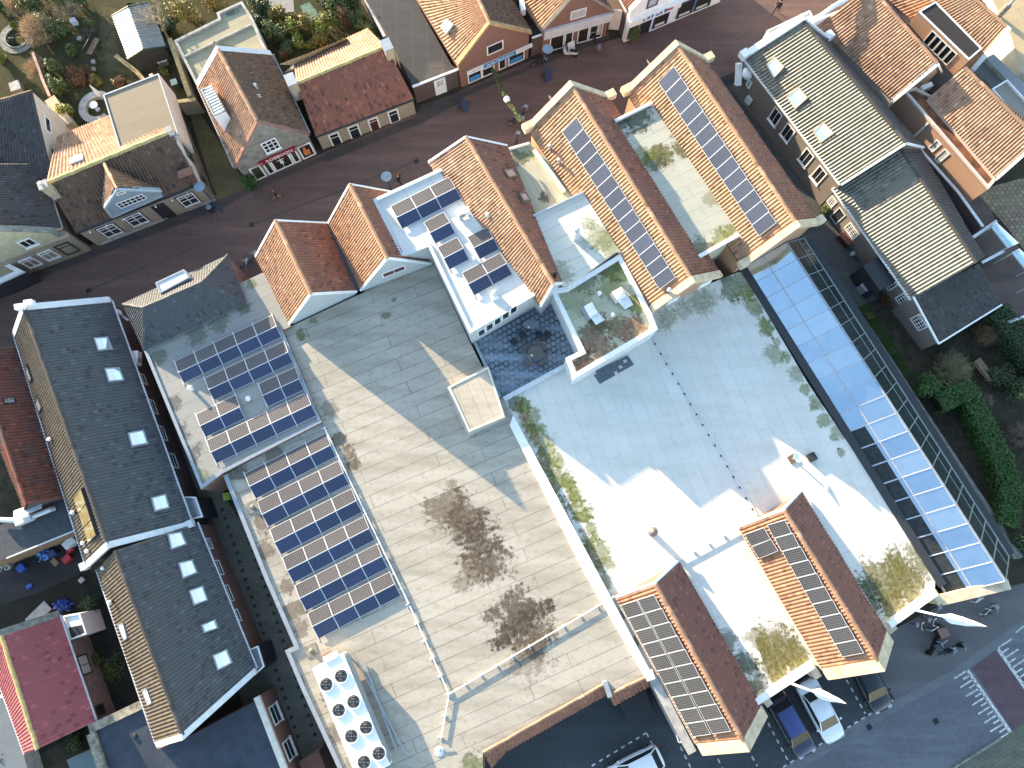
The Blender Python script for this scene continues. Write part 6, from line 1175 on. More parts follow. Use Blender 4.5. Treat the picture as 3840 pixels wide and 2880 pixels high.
# the dark garden
def hedge(name, label, pts, wd, h, mat, n, seed=1, size=.07):
    t = thing(name, label, 'hedge', P(pts[0])); q = [P(p, 0) for p in pts]; mb = MB(); r = np.random.default_rng(seed); V = []
    for a, b in zip(q, q[1:]): mb.beam(a+Vector((0,0,h/2-.06)), b+Vector((0,0,h/2-.06)), wd-.16, h-.12)
    mb.obj('branches', plain('hedge_inside', (.012,.03,.01), .9), t)
    Lt = sum((b-a).length for a, b in zip(q, q[1:]))
    for a, b in zip(q, q[1:]):
        k = int(n*(b-a).length/Lt); d = (b-a).normalized(); sd = Vector((-d.y, d.x, 0)); u = r.random(k)*((b-a).length+wd*.6)-wd*.3; w_ = (r.random(k)-.5); z = r.random(k)
        side = r.random(k) < .45
        ww = np.where(side, np.sign(w_)*.5, w_)*wd*(1+.12*r.normal(size=k)); zz = np.where(side, z, 1.)*h*(1+.05*r.normal(size=k))
        p = np.array(a)[None]+np.array(d)[None]*u[:,None]+np.array(sd)[None]*ww[:,None]; p[:,2] = zz
        nn = np.where(side[:,None], np.array(sd)[None]*np.sign(w_)[:,None], np.array([[0,0,1.]]))+r.normal(size=(k,3))*.6; nn /= np.linalg.norm(nn, axis=1)[:,None]
        x = np.cross(nn, r.normal(size=(k,3))); x /= np.linalg.norm(x, axis=1)[:,None]; y = np.cross(nn, x); s_ = size*(.6+.8*r.random(k))[:,None]
        V.append(np.stack([p-x*s_, p-y*s_*.6, p+x*s_, p+y*s_*.6], 1).reshape(-1,3))
    V = np.concatenate(V); m = len(V)//4; mesh('foliage', V, np.arange(m*4).reshape(m,4).tolist(), mat, t); return t
hedge('clipped_hedge', 'long clipped green hedge curving along the right side of the dark garden', [C4(1420,170),C4(1620,80),C4(1740,330),C4(1900,640),C4(1990,900),C4(1960,1180)], 1.5, 1.7, M['hedge'], 15000, 3, .08)
shrub(P(C4(1300,50)), (.95,.95,1.7), M['hedge'], 'rounded clipped green bush by the low grey garden wall', n=3000, size=.08, seed=5, lobes=9)
hedge('ivy_hedge', 'dark green ivy hedge behind the lower glazed house at the right margin', [B4(1890,1120),B4(2050,1290),B4(2260,1560)], 1.8, 2.0, M['darkleaf'], 9000, 4, .09)
twig_bush(P(B4(1540,1550)), 1.7, 2.0, plain('olive_twigs', (.20,.19,.10), .9, var=.3), 'large round bare olive bush in the dark garden', n=420, seed=9)
twig_bush(P(B4(1820,1250)), 1.1, 1.6, plain('brown_twigs', (.20,.12,.07), .9, var=.3), 'brown bare bush near the ivy hedge', n=260, seed=10); twig_bush(P(B4(1020,940)), .8, .9, M['rust'], 'rusty small bush at the wall of the lower glazed house', n=160, seed=11)
twig_bush(P(C4(1820,170)), .9, 1.3, M['greytwig'], 'grey bare bush right of the clipped hedge corner', n=220, seed=12); twig_bush(P(C4(2130,450)), 1.2, 1.5, M['greytwig'], 'grey bare bush at the right margin beyond the clipped hedge', n=220, seed=13)
bare_tree(P(C4(2230,1010)), 4.0, 1.1, M['palebark'], 'pale bare branched tree at the right margin beside the clipped hedge', seed=8, depth=3, r0=.08)
for i, (p, r, h, m, l) in enumerate(((C4(2190,70),.6,.9,'gold','golden yellow shrub at the right margin'), (C4(2050,60),1.2,1.4,'darkleaf','dark shrub at the right margin above the clipped hedge'), (B4(1950,1600),1.1,1.3,'darkleaf','dark shrub behind the wooden garden bench'), (B4(870,1080),.4,.25,'leaf','small green clump along the low grey garden wall'), (B4(1050,1390),.4,.3,'hedge','bright green clump by the low grey garden wall'), (C4(2100,1350),1.3,1.3,'darkleaf','dark shrub at the near end of the low garden wall'), (B4(480,190),.5,.8,'leaf','green yellow shrub in the narrow east alley'))): sh(p, r, h, m, l, n=1400, size=.09, seed=120+i)
t = thing('wooden_bench', 'weathered wooden garden bench in the dark garden', 'bench', P(B4(1840,1540))); c = P(B4(1840,1540)); a = wang(B4(1770,1480),B4(1880,1620)); x = Vector((math.cos(a),math.sin(a),0)); y = Vector((-x.y,x.x,0))
mb = MB(); mb.box(c+Vector((0,0,.43)), x*.95, y*.33, Vector((0,0,.03))); mb.obj('seat', M['wood'], t); mb = MB(); mb.box(c-y*.5+Vector((0,0,.75)), x*.95, y*.04, Vector((0,0,.25))); mb.obj('backrest', M['wood'], t)
for i in (-1,1):
    for j in (-1,1): mb = MB(); mb.box(c+x*.85*i+y*.28*j+Vector((0,0,.2)), x*.04, y*.04, Vector((0,0,.2))); mb.obj('leg', M['wood'], t)
lw = sheet('lawn', [B4(770,1010),B4(870,960),B4(1300,1659),B4(1080,1500)], .012, ground_mat('short_lawn', [(.03,.045,.013),(.045,.06,.018),(.025,.035,.012)], 1.), kind='structure')
# ------------------------------------------------------------------ houses to the west
t = thing('black_roofed_house', 'long black tiled house with five roof windows and a white coped gable on the street', 'house', P(C1(900,800)))
s = gable(t, (B1(130,1252),C1(745,1560)), (B1(215,1012),C1(930,1382)), (B1(962,942),C1(1652,1200)), 3.6, 8.05, M['suntinted'], M['darkbrick'], M['darkold'], tilesQ=M['black'], gut=M['whitegrey'], pitch=.25)
coping(t, s, 1, M['whitegrey'], wd=.5, ht=.16, lift=.2, kn=False, ext=.1, name='gable_coping'); coping(t, s, 2, M['whitegrey'], wd=.45, ht=.16, lift=.2, kn=True, ext=.1, name='gable_coping', knw=.5)
for q in (B1(255,960), B1(175,995)): mb = MB(); c = P(q, 8.3); mb.box(c, Vector((.3,.05,0)), Vector((-.05,.2,0)), Vector((0,0,.22))); mb.obj('coping_block', M['white'], t)
for q in ([B1(800,1268),B1(925,1258),B1(970,1365),B1(840,1382)], [B1(893,1530),B1(1025,1522),B1(1070,1635),B1(930,1650)], [C1(1095,428),C1(1235,402),C1(1275,522),C1(1130,550)], [C1(1295,988),C1(1425,955),C1(1462,1075),C1(1330,1110)]): roofwin(t, s.pQ, s.nQ, q, M['greyplastic'], M['skyglass'], blind=(0,.55), blind_m=M['blind'])
W = Wall(s.c[2], s.c[3])
for q in ([B1(1195,1570),B1(1240,1570),B1(1270,1659),B1(1220,1659)], [C1(1270,135),C1(1320,130),C1(1365,258),C1(1320,260)], [C1(1355,360),C1(1405,360),C1(1450,488),C1(1405,490)], [C1(1445,600),C1(1500,598),C1(1548,725),C1(1500,730)]): win(t, W, q, M['white'], M['glass'], rows=2, fw=.08)
# tall glazed dormer on the lit slope
dq = [PP(q, s.pL+s.nL*.25, s.nL) for q in (C1(635,990),C1(695,905),C1(828,1310),C1(760,1375))]
mb = MB(); lo = [x-s.nL*.3 for x in dq]; mb.add(lo+dq, [(0,1,5,4),(1,2,6,5),(2,3,7,6),(3,0,4,7)]); o = mb.obj('glazed_dormer', M['dark'], t)
for i in range(3):
    a, b, c, d = [lerp(dq[0],dq[3],(i+k)/3) for k in (.03,.97)]+[lerp(dq[1],dq[2],(i+k)/3) for k in (.97,.03)]; mesh('pane', [a,b,c,d], [(0,1,2,3)], plain('amber_glass', (.55,.45,.22), .12, .55, var=.25, scale=1.5), o)
for q in ([B1(245,1485),B1(290,1610),B1(275,1650),B1(235,1540)], [C1(335,95),C1(378,200),C1(355,250),C1(320,160)], [C1(515,675),C1(568,790),C1(545,840),C1(505,720)]): roofwin(t, s.pL, s.nL, q, M['dark'], M['skyglass'], lift=.17)
t = thing('rear_black_roofed_house', 'rear black tiled house carrying five roof windows, continuing behind the gable wall', 'house', P(D1(1400,600)))
s = gable(t, (C1(838,1600),D1(1350,1442)), (C1(995,1440),D1(1578,1372)), (C1(1700,1200),D2(0,800)), 3.5, 8.0, M['suntinted'], M['redbrick'], M['darkold'], tilesQ=M['black'], gut=M['whitegrey'], pitch=.25)
coping(t, s, 2, M['whitegrey'], wd=.4, ht=.14, lift=.18, kn=False, ext=.1, name='gable_coping')
for q in ([C1(1438,1300),C1(1560,1280),C1(1608,1390),C1(1470,1440)], [C1(1530,1550),C1(1655,1520),C1(1700,1635),C1(1570,1690)], [D1(1620,130),D1(1745,88),D1(1790,215),D1(1665,262)], [D1(1728,430),D1(1850,378),D1(1878,455),D1(1752,500)], [D1(1825,690),D1(1950,635),D1(2002,755),D1(1870,825)]): roofwin(t, s.pQ, s.nQ, q, M['greyplastic'], M['skyglass'], blind=(0,.5), blind_m=M['blind'])
W = Wall(s.c[2], s.c[3])
for q in ([C1(1765,1335),C1(1805,1330),C1(1848,1425),C1(1810,1428)], [C1(1840,1525),C1(1885,1520),C1(1940,1650),C1(1890,1655)], [D1(1928,78),D1(1975,75),D1(2020,220),D1(1975,225)], [D1(2005,290),D1(2050,288),D1(2090,390),D1(2050,400)]): win(t, W, q, M['white'], M['glass'], rows=2, fw=.08)
for q in ([D1(1035,415),D1(1080,395),D1(1118,530),D1(1090,550)], [D1(1240,975),D1(1285,960),D1(1330,1090),D1(1295,1112)]): roofwin(t, s.pL, s.nL, q, M['greyplastic'], M['blind'], lift=.17)
# glazed porches on the alley
for lb, qs in (('white framed glazed porch in the alley beside the black roofed house', (C1(1585,972),C1(1695,975),C1(1757,1150),C1(1648,1172))), ('white framed glazed porch further down the alley beside the rear black house', (D1(2140,640),D2(20,600),D2(75,780),D2(-10,860)))):
    t = thing('glazed_porch', lb, 'porch', P(qs[0])); q = [P(p, 2.9) for p in qs]; mb = MB(); mb.prism([(x.x,x.y) for x in q], 0, 2.85); mb.obj('side_wall', M['dark'], t); mesh('glass_roof', [Vector((x.x,x.y,2.9)) for x in q][::-1], [(0,1,2,3)], plain('porch_glass', (.30,.34,.37), .15, .4, var=.1), t); mb = MB(); mb.curb([(x.x,x.y) for x in q], 2.9, .1, .08, z0=2.8); mb.obj('frame', M['white'], t)
# small lean-tos in the gap by the hip roof
t = thing('alley_gate', 'dark boarded gate between the black roofed house and the hip roofed house', 'gate', P(B1(1050,1100))); mb = MB(); mb.beam(P(B1(985,1020),1.1), P(B1(1110,1110),1.1), .1, 2.2); mb.obj('boards', M['dark'], t); mb = MB(); mb.beam(P(B1(985,1020),2.25), P(B1(1110,1110),2.25), .16, .08); mb.obj('top_rail', M['whitegrey'], t)
def aircon(p, z, ang, label, ww=.9, hh=.7, dd=.35):
    c = P(p, z); t = thing('air_conditioner', label, 'air conditioner', c); x = Vector((math.cos(ang),math.sin(ang),0)); y = Vector((-x.y,x.x,0)); mb = MB(); mb.box(c+Vector((0,0,.12+hh/2)), x*ww/2, y*dd/2, Vector((0,0,hh/2))); mb.obj('casing', M['whiteplastic'], t)
    mb = MB(); mb.lathe(c, [(.24,0),(.25,.02)], 14); v = [Vector((q-c).to_tuple()) for q in mb.v]; mb.v = [c-y*(dd/2+.012)+Vector((0,0,.12+hh/2))+x*(q.x-ww*.15)+Vector((0,0,q.y))-y*(q.z*.5) for q in v]; mb.obj('fan_grille', M['greyplastic'], t)
    for i in (-1, 1): mb = MB(); mb.box(c+x*ww*.36*i+Vector((0,0,.06)), x*.04, y*dd*.6, Vector((0,0,.06))); mb.obj('foot', M['dark'], t)
    return t
aircon(B1(1030,1062), 2.2, A_ST, 'white air conditioner box above the gate by the hip roofed house', .6, .5, .4); aircon(B1(1205,1450), 2.4, A_ST+1.2, 'white air conditioner on the alley wall below the hip roof', 1.1, .7, .5)
# red roof at the left margin
t = thing('old_red_roofed_house', 'old red tiled house at the left margin with one small roof window', 'house', P(C1(200,600)))
L = ((66,1300),C1(548,982)); R = (B1(-230,1350),C1(228,1040)); he = 3.2; hr_ = hpitch(L, R, he, 50)
s = gable(t, L, R, None, he, hr_, M['redold'], M['darkbrick'], M['redold'], pitch=.26); gutter(s.l1, s.l2, M['dark'], t, wd=.14)
roofwin(t, s.pL, s.nL, [C1(15,125),C1(125,115),C1(140,170),C1(25,182)], M['dark'], M['skyglass'], lift=.17)
# yard behind: dark flat roof with a duct, clutter
t = thing('duct_flat_roof', 'small grey black flat roof behind the old red roofed house', 'building', P(C1(350,1250)))
fw_ = flat(t, [C1(-150,1280),C1(560,990),C1(645,1268),C1(60,1505),C1(-150,1590)], 2.7, M['yardfelt'], M['wood']); mb = MB(); mb.beam(fw_[2]+Vector((0,0,.03)), fw_[3]+Vector((0,0,.03)), .1, .1); mb.obj('edge_trim', M['whitegrey'], t)
t = thing('ventilation_duct', 'silver ventilation duct with a pale box lying on the grey black flat roof', 'duct', P(C1(350,1120),2.7))
mb = MB(); mb.tube([P(C1(275,1148),3.1), P(C1(440,1082),3.1), P(C1(468,1075),2.9)], .21, 12); mb.obj('pipe', M['galv'], t); mb = MB(); mb.tube([P(C1(-40,1172),3.1), P(C1(130,1178),3.1), P(C1(150,1200),2.9)], .2, 12); mb.obj('pipe', M['galv'], t)
mb = MB(); c = P(C1(215,1170),3.1); mb.box(c, Vector((.55,.25,0)), Vector((-.1,.25,0)), Vector((0,0,.3))); mb.obj('fan_box', M['whitegrey'], t); mb = MB(); c = P(C1(240,1085),3.7); mb.box(c, Vector((1.,.4,0)), Vector((-.1,.3,-.1)), Vector((0,0,.04))); mb.obj('cover', M['whitegrey'], t)
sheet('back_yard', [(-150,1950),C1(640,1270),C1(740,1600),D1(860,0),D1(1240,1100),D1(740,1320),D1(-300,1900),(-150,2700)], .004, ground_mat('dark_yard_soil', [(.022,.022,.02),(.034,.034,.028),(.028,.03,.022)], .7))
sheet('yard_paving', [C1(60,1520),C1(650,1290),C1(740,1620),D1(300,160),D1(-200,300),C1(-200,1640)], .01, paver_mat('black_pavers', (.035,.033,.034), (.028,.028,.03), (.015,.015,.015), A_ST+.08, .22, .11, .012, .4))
for p, sx, sy, h, m, l, n_ in ((C1(590,1372),.95,.6,.8,'whiteplastic','white topped appliance among clutter in the back yard','appliance'), (C1(570,1510),.65,.5,.5,'redplastic','red lidded box in the back yard, beside the framed board','box'), (C1(600,1437),.5,.3,.4,'redplastic','small red toy box behind the red lidded box','box'), (C1(445,1465),.5,.5,.6,'bluepaint','dark blue crate beside the heap of blue wrapped bags','crate'), (C1(172,1590),.55,.55,.5,'bluepatch','blue crate with white stripes near the left margin yard','crate'), (C1(470,1540),.4,.6,.12,'wood','framed board lying in the back yard','board'), (D1(248,88),.45,.32,.15,'bluepatch','small blue tray lying on the dark yard paving','tray'), (D1(700,35),.4,.35,.3,'concrete','pale stone block in the dark yard','stone block'), (D1(330,330),1.9,.9,.25,'concrete','pale concrete slab step above the rose red roof','step')):
    box_thing(n_.replace(' ','_'), l, n_, p, sx, sy, h, M[m], A_ST+(.1 if 'tray' in l else .4))
o = leaf_cloud('wrapped_bags', [((P(C1(400,1475)).x,P(C1(400,1475)).y,.3),(.45,.4,.35))], 160, .16, plain('blue_white_wrap', (.10,.25,.60), .4, var=.6, scale=14)); tag(o, 'heap of blue and white wrapped bags in the back yard', 'bags')
o = leaf_cloud('tarpaulin_heap', [((P(C1(70,1560)).x,P(C1(70,1560)).y,.3),(.55,.4,.4))], 160, .16, plain('pale_green_wrap', (.30,.36,.32), .5, var=.5, scale=12)); tag(o, 'pale green crumpled sheeting heap at the left of the yard', 'sheeting')
o = leaf_cloud('blue_tarpaulin', [((P(D1(560,255)).x,P(D1(560,255)).y,.3),(.6,.4,.5))], 140, .2, M['bluepatch']); tag(o, 'dark blue tarpaulin bundle above the rose red roof', 'tarpaulin')
# rose red roofed house
t = thing('rose_roofed_house', 'house with a rose red tiled roof in the bottom left corner', 'house', P(D1(400,900)))
s = gable(t, (D1(-60,770),D1(215,1535)), (D1(12,512),D1(325,1495)), (D1(512,342),D1(825,1257)), 3.0, 5.6, M['pink'], plain('grey_pink_render', (.16,.13,.12), .9, var=.25), plain('sunlit_ridge', (.42,.33,.14), .8, var=.25), gut=M['whitegrey'], pitch=.24, amp=.05); coping(t, s, 1, M['concrete2'], wd=.5, ht=.14, lift=.12, kn=False, ext=.15, name='gable_coping')  # ridge caps take the same sun-golden colour
W = Wall(s.c[2], s.c[3])
win(t, W, [D1(655,695),D1(745,670),D1(800,830),D1(715,868)], M['dark'], M['curtain'], rows=1, cols=2, fw=.1); win(t, W, [D1(815,1125),D1(885,1095),D1(915,1185),D1(845,1220)], M['dark'], M['glass'], fw=.1)
t = thing('white_bay', 'white framed bay with a black opening beside the rose red roof', 'bay window', P(D1(650,450))); q = [P(p, 2.6) for p in (D1(540,345),D1(690,320),D1(748,500),D1(605,555))]; mb = MB(); mb.prism([(x.x,x.y) for x in q], 0, 2.5); mb.obj('side_wall', M['white'], t); mesh('opening', [Vector((x.x,x.y,2.53)) for x in (lerp(q[0],q[3],.5), lerp(q[1],q[2],.55), q[2], q[3])][::-1], [(0,1,2,3)], M['dark'], t); mb = MB(); mb.curb([(x.x,x.y) for x in q], 2.5, .1, .1); mb.obj('frame', M['white'], t)
for i, (p, r, h, m, l) in enumerate(((D1(820,220),.8,.9,'darkleaf','dark green bush along the rear black roofed house'), (D1(860,700),.5,.6,'leaf','small dark shrub by the blue curtained window'), (D1(110,1540),.7,1.2,'leaf','green shrub at the bottom left margin'), (D1(240,1600),.5,.5,'rust','brown leaf pile at the foot of the rose red roof'), (D1(640,1420),.8,.5,'leaf','low green plants below the rose red roof'), (D1(950,800),1.2,.12,'leaf','patch of thin grass in the dark passage'))): sh(p, r, h, m, l, n=900, size=.08, seed=160+i)
fl('grey_left_roof', 'grey flat roof at the left margin below the rose red roof', [D1(-100,1060),D1(70,1050),D1(230,1640),D1(330,1960),D1(-100,1960)], 1.6, (.16,.18,.19), A_ST, wall='concrete')
fl('corrugated_lean_to', 'small grey ribbed lean to roof at the bottom margin', [D1(575,1590),D1(800,1490),D1(870,1680),D1(640,1760)], 1.9, (.15,.19,.19), A_ST+1.2, wall='wood', strip=.15)
# dark flat roofs with the mossy kerb wall
t = thing('dark_flat_roof', 'large dark blue black felt roof inside a mossy concrete kerb at the bottom', 'building', P(D1(1100,1400)))
flat(t, [D1(800,1345),D1(1240,1115),D1(1345,1445),D1(1500,2000),D1(960,2000)], 2.9, M['darkfelt'], M['concrete2'])
mb = MB(); c = P(D1(1165,1385),2.9); mb.lathe(c, [(.2,0),(.16,.12),(.05,.14)], 12); mb.obj('roof_vent', M['dark'], t)
t = thing('mossy_kerb_wall', 'mossy concrete kerb wall bent round the dark blue black roof', 'wall', P(D1(760,1330))); mb = MB(); q = [P(p, 3.1) for p in (D1(1235,1105),D1(770,1325),D1(960,1900))]
mb.beam(q[0]-Vector((0,0,.3)), q[1]-Vector((0,0,.3)), .62, .7); d = (q[2]-q[1]).normalized(); mb.beam(q[1]+d*.3-Vector((0,0,.305)), q[2]-Vector((0,0,.305)), .62, .7); mb.obj('kerb', plain('mossy_kerb', (.26,.23,.17), .95, var=.5, scale=2.5), t)
t = thing('flat_brick_annex', 'brick annex with a black flat roof and two alley windows, beside the white cooling unit', 'building', P(D2(100,1300)))
fw_ = flat(t, [D1(1350,1500),D1(1590,1410),D1(2200,1085),D2(-10,1050),D2(30,1040),D2(265,1659),D2(420,2050),D1(1500,2050)], 3.3, M['darkfelt'], M['redbrick']); mb = MB(); mb.beam(fw_[4]+Vector((-.15,0,.1)), fw_[6]+Vector((-.15,0,.1)), .42, .3); mb.obj('parapet', M['cream'], t)
W = Wall(flatv(fw_[4]), flatv(fw_[6]))
for q in ([D2(100,1140),D2(170,1090),D2(232,1255),D2(165,1285)], [D2(222,1440),D2(290,1390),D2(348,1560),D2(285,1605)]): win(t, W, q, M['white'], M['glass'], rows=2, fw=.1, sill=M['white'])
fl('rust_shed_roof', 'small rust brown lean to roof at the bottom of the alley', [D2(370,1610),D2(540,1510),D2(720,1960),D2(500,1960)], 2.2, (.12,.055,.04), A_ST, wall='darkbrick')
# ------------------------------------------------------------------ solar panels
TB, TW, CB, CW = M['cells'], M['cells_sunlit'], M['pframe'], M['white']
def tent(q, n, h, where, group, row, zl=.12, zr=.36, skip=()):
    """one tent row: q = TL, TR, BR, BL pixels; the half in sunlit colours faces the street, the half in shaded colours away"""
    tl, tr, br, bl = q; ml, mr = mix2(tl, bl, .5), mix2(tr, br, .5)
    for half, (a, b, c, d, za, zb) in enumerate(((tl, tr, mr, ml, zl, zr), (ml, mr, br, bl, zr, zl))):
        for i in range(n):
            t0, t1 = i/n, (i+1)/n
            p = [P(mix2(a,b,t0), h+za), P(mix2(a,b,t1), h+za), P(mix2(d,c,t1), h+zb), P(mix2(d,c,t0), h+zb)]
            ctr = sum(p, Vector((0,0,0)))/4; p = [lerp(x, ctr, .006) for x in p]
            pos = '' if n == 1 else (('left' if i == 0 else 'right') if n == 2 else ORD[i]+' from left')+' '
            lab = f"{'street side' if half == 0 else 'dark'} solar panel, {pos}in {row} {where}"
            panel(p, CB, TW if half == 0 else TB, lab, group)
    # ballast rails under the row
    for i in range(n+1):
        t = i/n
        mb = MB(); a, b = P(mix2(tl,tr,t), h+.03), P(mix2(bl,br,t), h+.03); d = (b-a).normalized(); mb.beam(a-d*.18, b+d*.18, .07, .05); o = mb.obj('ballast_rail', M['galv']); tag(o, f'galvanised rail under {row} {where}', 'rail', 'ballast rails: '+row+' '+where)
gB = 'tent panels on the cream roof'; b0 = [(915,1776),(1222.6,1624),C2(690,628),(960,1861)]; b5 = [D2(440,325),D2(1155,-35),D2(1250,170),D2(540,545)]
b0[3] = (b0[0][0]+b5[3][0]-b5[0][0], b0[0][1]+b5[3][1]-b5[0][1])
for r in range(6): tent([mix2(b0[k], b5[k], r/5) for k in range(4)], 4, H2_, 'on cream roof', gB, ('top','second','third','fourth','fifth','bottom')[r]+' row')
gA = 'tent panels on the grey annex roof'
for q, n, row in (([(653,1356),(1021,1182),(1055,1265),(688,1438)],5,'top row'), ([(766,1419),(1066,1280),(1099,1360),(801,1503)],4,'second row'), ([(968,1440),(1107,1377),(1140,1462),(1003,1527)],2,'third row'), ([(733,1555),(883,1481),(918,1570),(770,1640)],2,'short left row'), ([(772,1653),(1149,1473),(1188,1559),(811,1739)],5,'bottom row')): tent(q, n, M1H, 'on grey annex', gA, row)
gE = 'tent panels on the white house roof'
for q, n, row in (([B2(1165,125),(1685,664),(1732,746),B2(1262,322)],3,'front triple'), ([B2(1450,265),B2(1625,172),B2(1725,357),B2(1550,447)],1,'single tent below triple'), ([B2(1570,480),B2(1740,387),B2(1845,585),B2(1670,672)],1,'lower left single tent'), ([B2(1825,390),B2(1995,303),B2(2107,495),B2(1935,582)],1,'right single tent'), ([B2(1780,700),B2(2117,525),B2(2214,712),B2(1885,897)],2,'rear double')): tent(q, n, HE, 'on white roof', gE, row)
def slopepanels(q, n, cols, pt, nrm, where, group, cells, portrait=True, names=None, lift=.2):
    tl, tr, br, bl = q
    for i in range(n):
        t0, t1 = (i+.008)/n, (i+.992)/n
        p = [PP(mix2(tl,bl,t0), pt+nrm*lift, nrm), PP(mix2(tr,br,t0), pt+nrm*lift, nrm), PP(mix2(tr,br,t1), pt+nrm*lift, nrm), PP(mix2(tl,bl,t1), pt+nrm*lift, nrm)]
        pos = 'topmost' if i == 0 else 'lowest' if i == n-1 else ORD[i]+' from top'
        panel(p, CB, cells, f"solar panel, {pos} {where}", group)
cG = panel_mat('slate_cells', (.035,.045,.075), (.21,.215,.24)); cK = panel_mat('black_cells', (.022,.022,.028), (.27,.255,.25))
slopepanels([A3(435,1140),A3(560,1010),B3(1415,740),B3(1275,845)], 14, 1, g4.pL, g4.nL, 'in strip on coped gable house', 'panel strip on the coped gable house', cG)
slopepanels([A3(1265,710),A3(1400,570),(2912.5,835),(2846.6,886)], 14, 1, g5.pL, g5.nL, 'in strip on tall coped house', 'panel strip on the tall coped gable house', cG)
slopepanels([D3(938,250),D3(1078,208),D3(1722,1367),D3(1568,1388)], 10, 1, gp.pL, gp.nL, 'in left column on twenty panel wing', 'panels on the twenty panel wing', cK)
slopepanels([D3(1085,203),D3(1226,160),D3(1897,1340),D3(1737,1364)], 10, 1, gp.pL, gp.nL, 'in right column on twenty panel wing', 'panels on the twenty panel wing', cK)
slopepanels([C4(-10,1217),C4(142,1173),D4(832,664),D4(645,700)], 10, 1, gq.pL, gq.nL, 'in long column on single column wing', 'panels on the single column wing', cK)
slopepanels([C3(2008,1297),C3(2176,1240),C4(90,1440),C3(2133,1512)], 2, 1, gq.pL, gq.nL, 'of the short left pair on single column wing', 'panels on the single column wing', cK)
# ------------------------------------------------------------------ cooling unit
zt = H2_+1.45; t = thing('cooling_unit', 'long white rooftop cooling unit with eight black fans in two rows', 'cooling unit', P(D2(800,1200),H2_))
c0, c1 = P(D2(485,803),zt), P(D2(755,668),zt); ax = P(D2(1210,1560),zt)-c1; L_ = P(D2(1225,1600),zt); far = L_-c1
x = (c1-c0); wid = x.length; x.normalize(); y = far-x*far.dot(x); ln = y.length; y.normalize(); q = [c0, c1, c1+y*ln, c0+y*ln]
mb = MB(); mb.prism([(p.x,p.y) for p in q], H2_+.5, zt); mb.obj('casing', M['white'], t)
mb = MB(); mb.box((q[1]+q[2])/2-Vector((0,0,.5))+x*.06, x*.05, y*ln*.48, Vector((0,0,.4))); mb.obj('coil', M['greyplastic'], t)
mb = MB(); mb.box(lerp(q[0],q[1],.62)-y*.16+Vector((0,0,-.1)), x*.5, y*.2, Vector((0,0,.22))); mb.obj('control_box', M['white'], t)
for k in range(4):
    for a in (.06, .94):
        p = lerp(lerp(q[0],q[1],a), lerp(q[3],q[2],a), .04+.305*k); mb = MB(); mb.beam(Vector((p.x,p.y,H2_)), Vector((p.x,p.y,H2_+.52)), .1, .1); mb.obj('leg', M['galv'], t)
fan = None
for p in ((738,862),(611,935),(845,1083),(717,1156),(953,1305),(826,1380),(1063,1530),(935,1605)):
    c = P(D2(*p), zt+.03); mb = MB(); n = 28
    for i in range(n):
        a0, a1 = 6.2832*i/n, 6.2832*(i+1)/n; mk_ = lambda r, a, z: c+Vector((r*math.cos(a), r*math.sin(a), z))
        mb.add([mk_(.50,a0,-.03),mk_(.50,a1,-.03),mk_(.47,a1,.12),mk_(.47,a0,.12),mk_(.44,a1,.12),mk_(.44,a0,.12),mk_(.44,a1,-.02),mk_(.44,a0,-.02)], [(0,1,2,3),(3,2,4,5),(5,4,6,7)])
    o = mb.obj('fan_shroud', M['white'], t); mb = MB(); mb.lathe(c+Vector((0,0,-.02)), [(.44,0),(.44,.01)], 28); mb.obj('fan_well', M['black_metal'], o)
    mb = MB()
    for i in range(7):
        a = 6.2832*i/7+.3; d = Vector((math.cos(a), math.sin(a), 0)); s_ = Vector((-d.y, d.x, 0)); mb.add([c+d*.08-s_*.03+Vector((0,0,.03)), c+d*.43-s_*.02+Vector((0,0,.02)), c+d*.42+s_*.20+Vector((0,0,.07)), c+d*.09+s_*.07+Vector((0,0,.05))], [(0,1,2,3)])
    mb.obj('fan_blades', plain('dark_fan_blades', (.035,.03,.028), .4), o); mb = MB(); mb.lathe(c, [(.1,0),(.1,.09),(.05,.11)], 12); mb.obj('hub', M['black_metal'], o)
    mb = MB()
    for rr in (.22, .36): mb.tube([c+Vector((rr*math.cos(a*.2618), rr*math.sin(a*.2618), .125)) for a in range(25)], .006, 3, caps=False)
    mb.beam(c+Vector((-.45,0,.13)), c+Vector((.45,0,.13)), .012, .012); mb.beam(c+Vector((0,-.45,.13)), c+Vector((0,.45,.13)), .012, .012); mb.obj('fan_guard', M['steel'], o)
mb = MB(); p = q[1]+y*.1-Vector((0,0,.35))
for k in range(3): mb.tube([lerp(q[0],q[1],.35+.1*k)-y*.05+Vector((0,0,-.3)), lerp(q[0],q[1],.35+.1*k)-y*.45+Vector((0,0,-.25)), lerp(q[0],q[1],.35+.1*k)-y*.5+Vector((0,0,-1.3))], .035, 6)
mb.obj('pipe_bend', plain('copper_brown_pipe', (.25,.12,.08), .5), t)
mb = MB(); mb.beam(q[1]+x*.75+y*1.2+Vector((0,0,-1.25)), q[2]+x*.45+y*-.3+Vector((0,0,-1.25)), .14, .12); mb.beam(q[1]+x*.3+y*.4+Vector((0,0,-1.2)), q[2]+x*.95+Vector((0,0,-1.2)), .1, .1); o = mb.obj('pipe_duct', M['steel']); tag(o, 'grey pipe duct running along the right side of the white cooling unit', 'pipe')
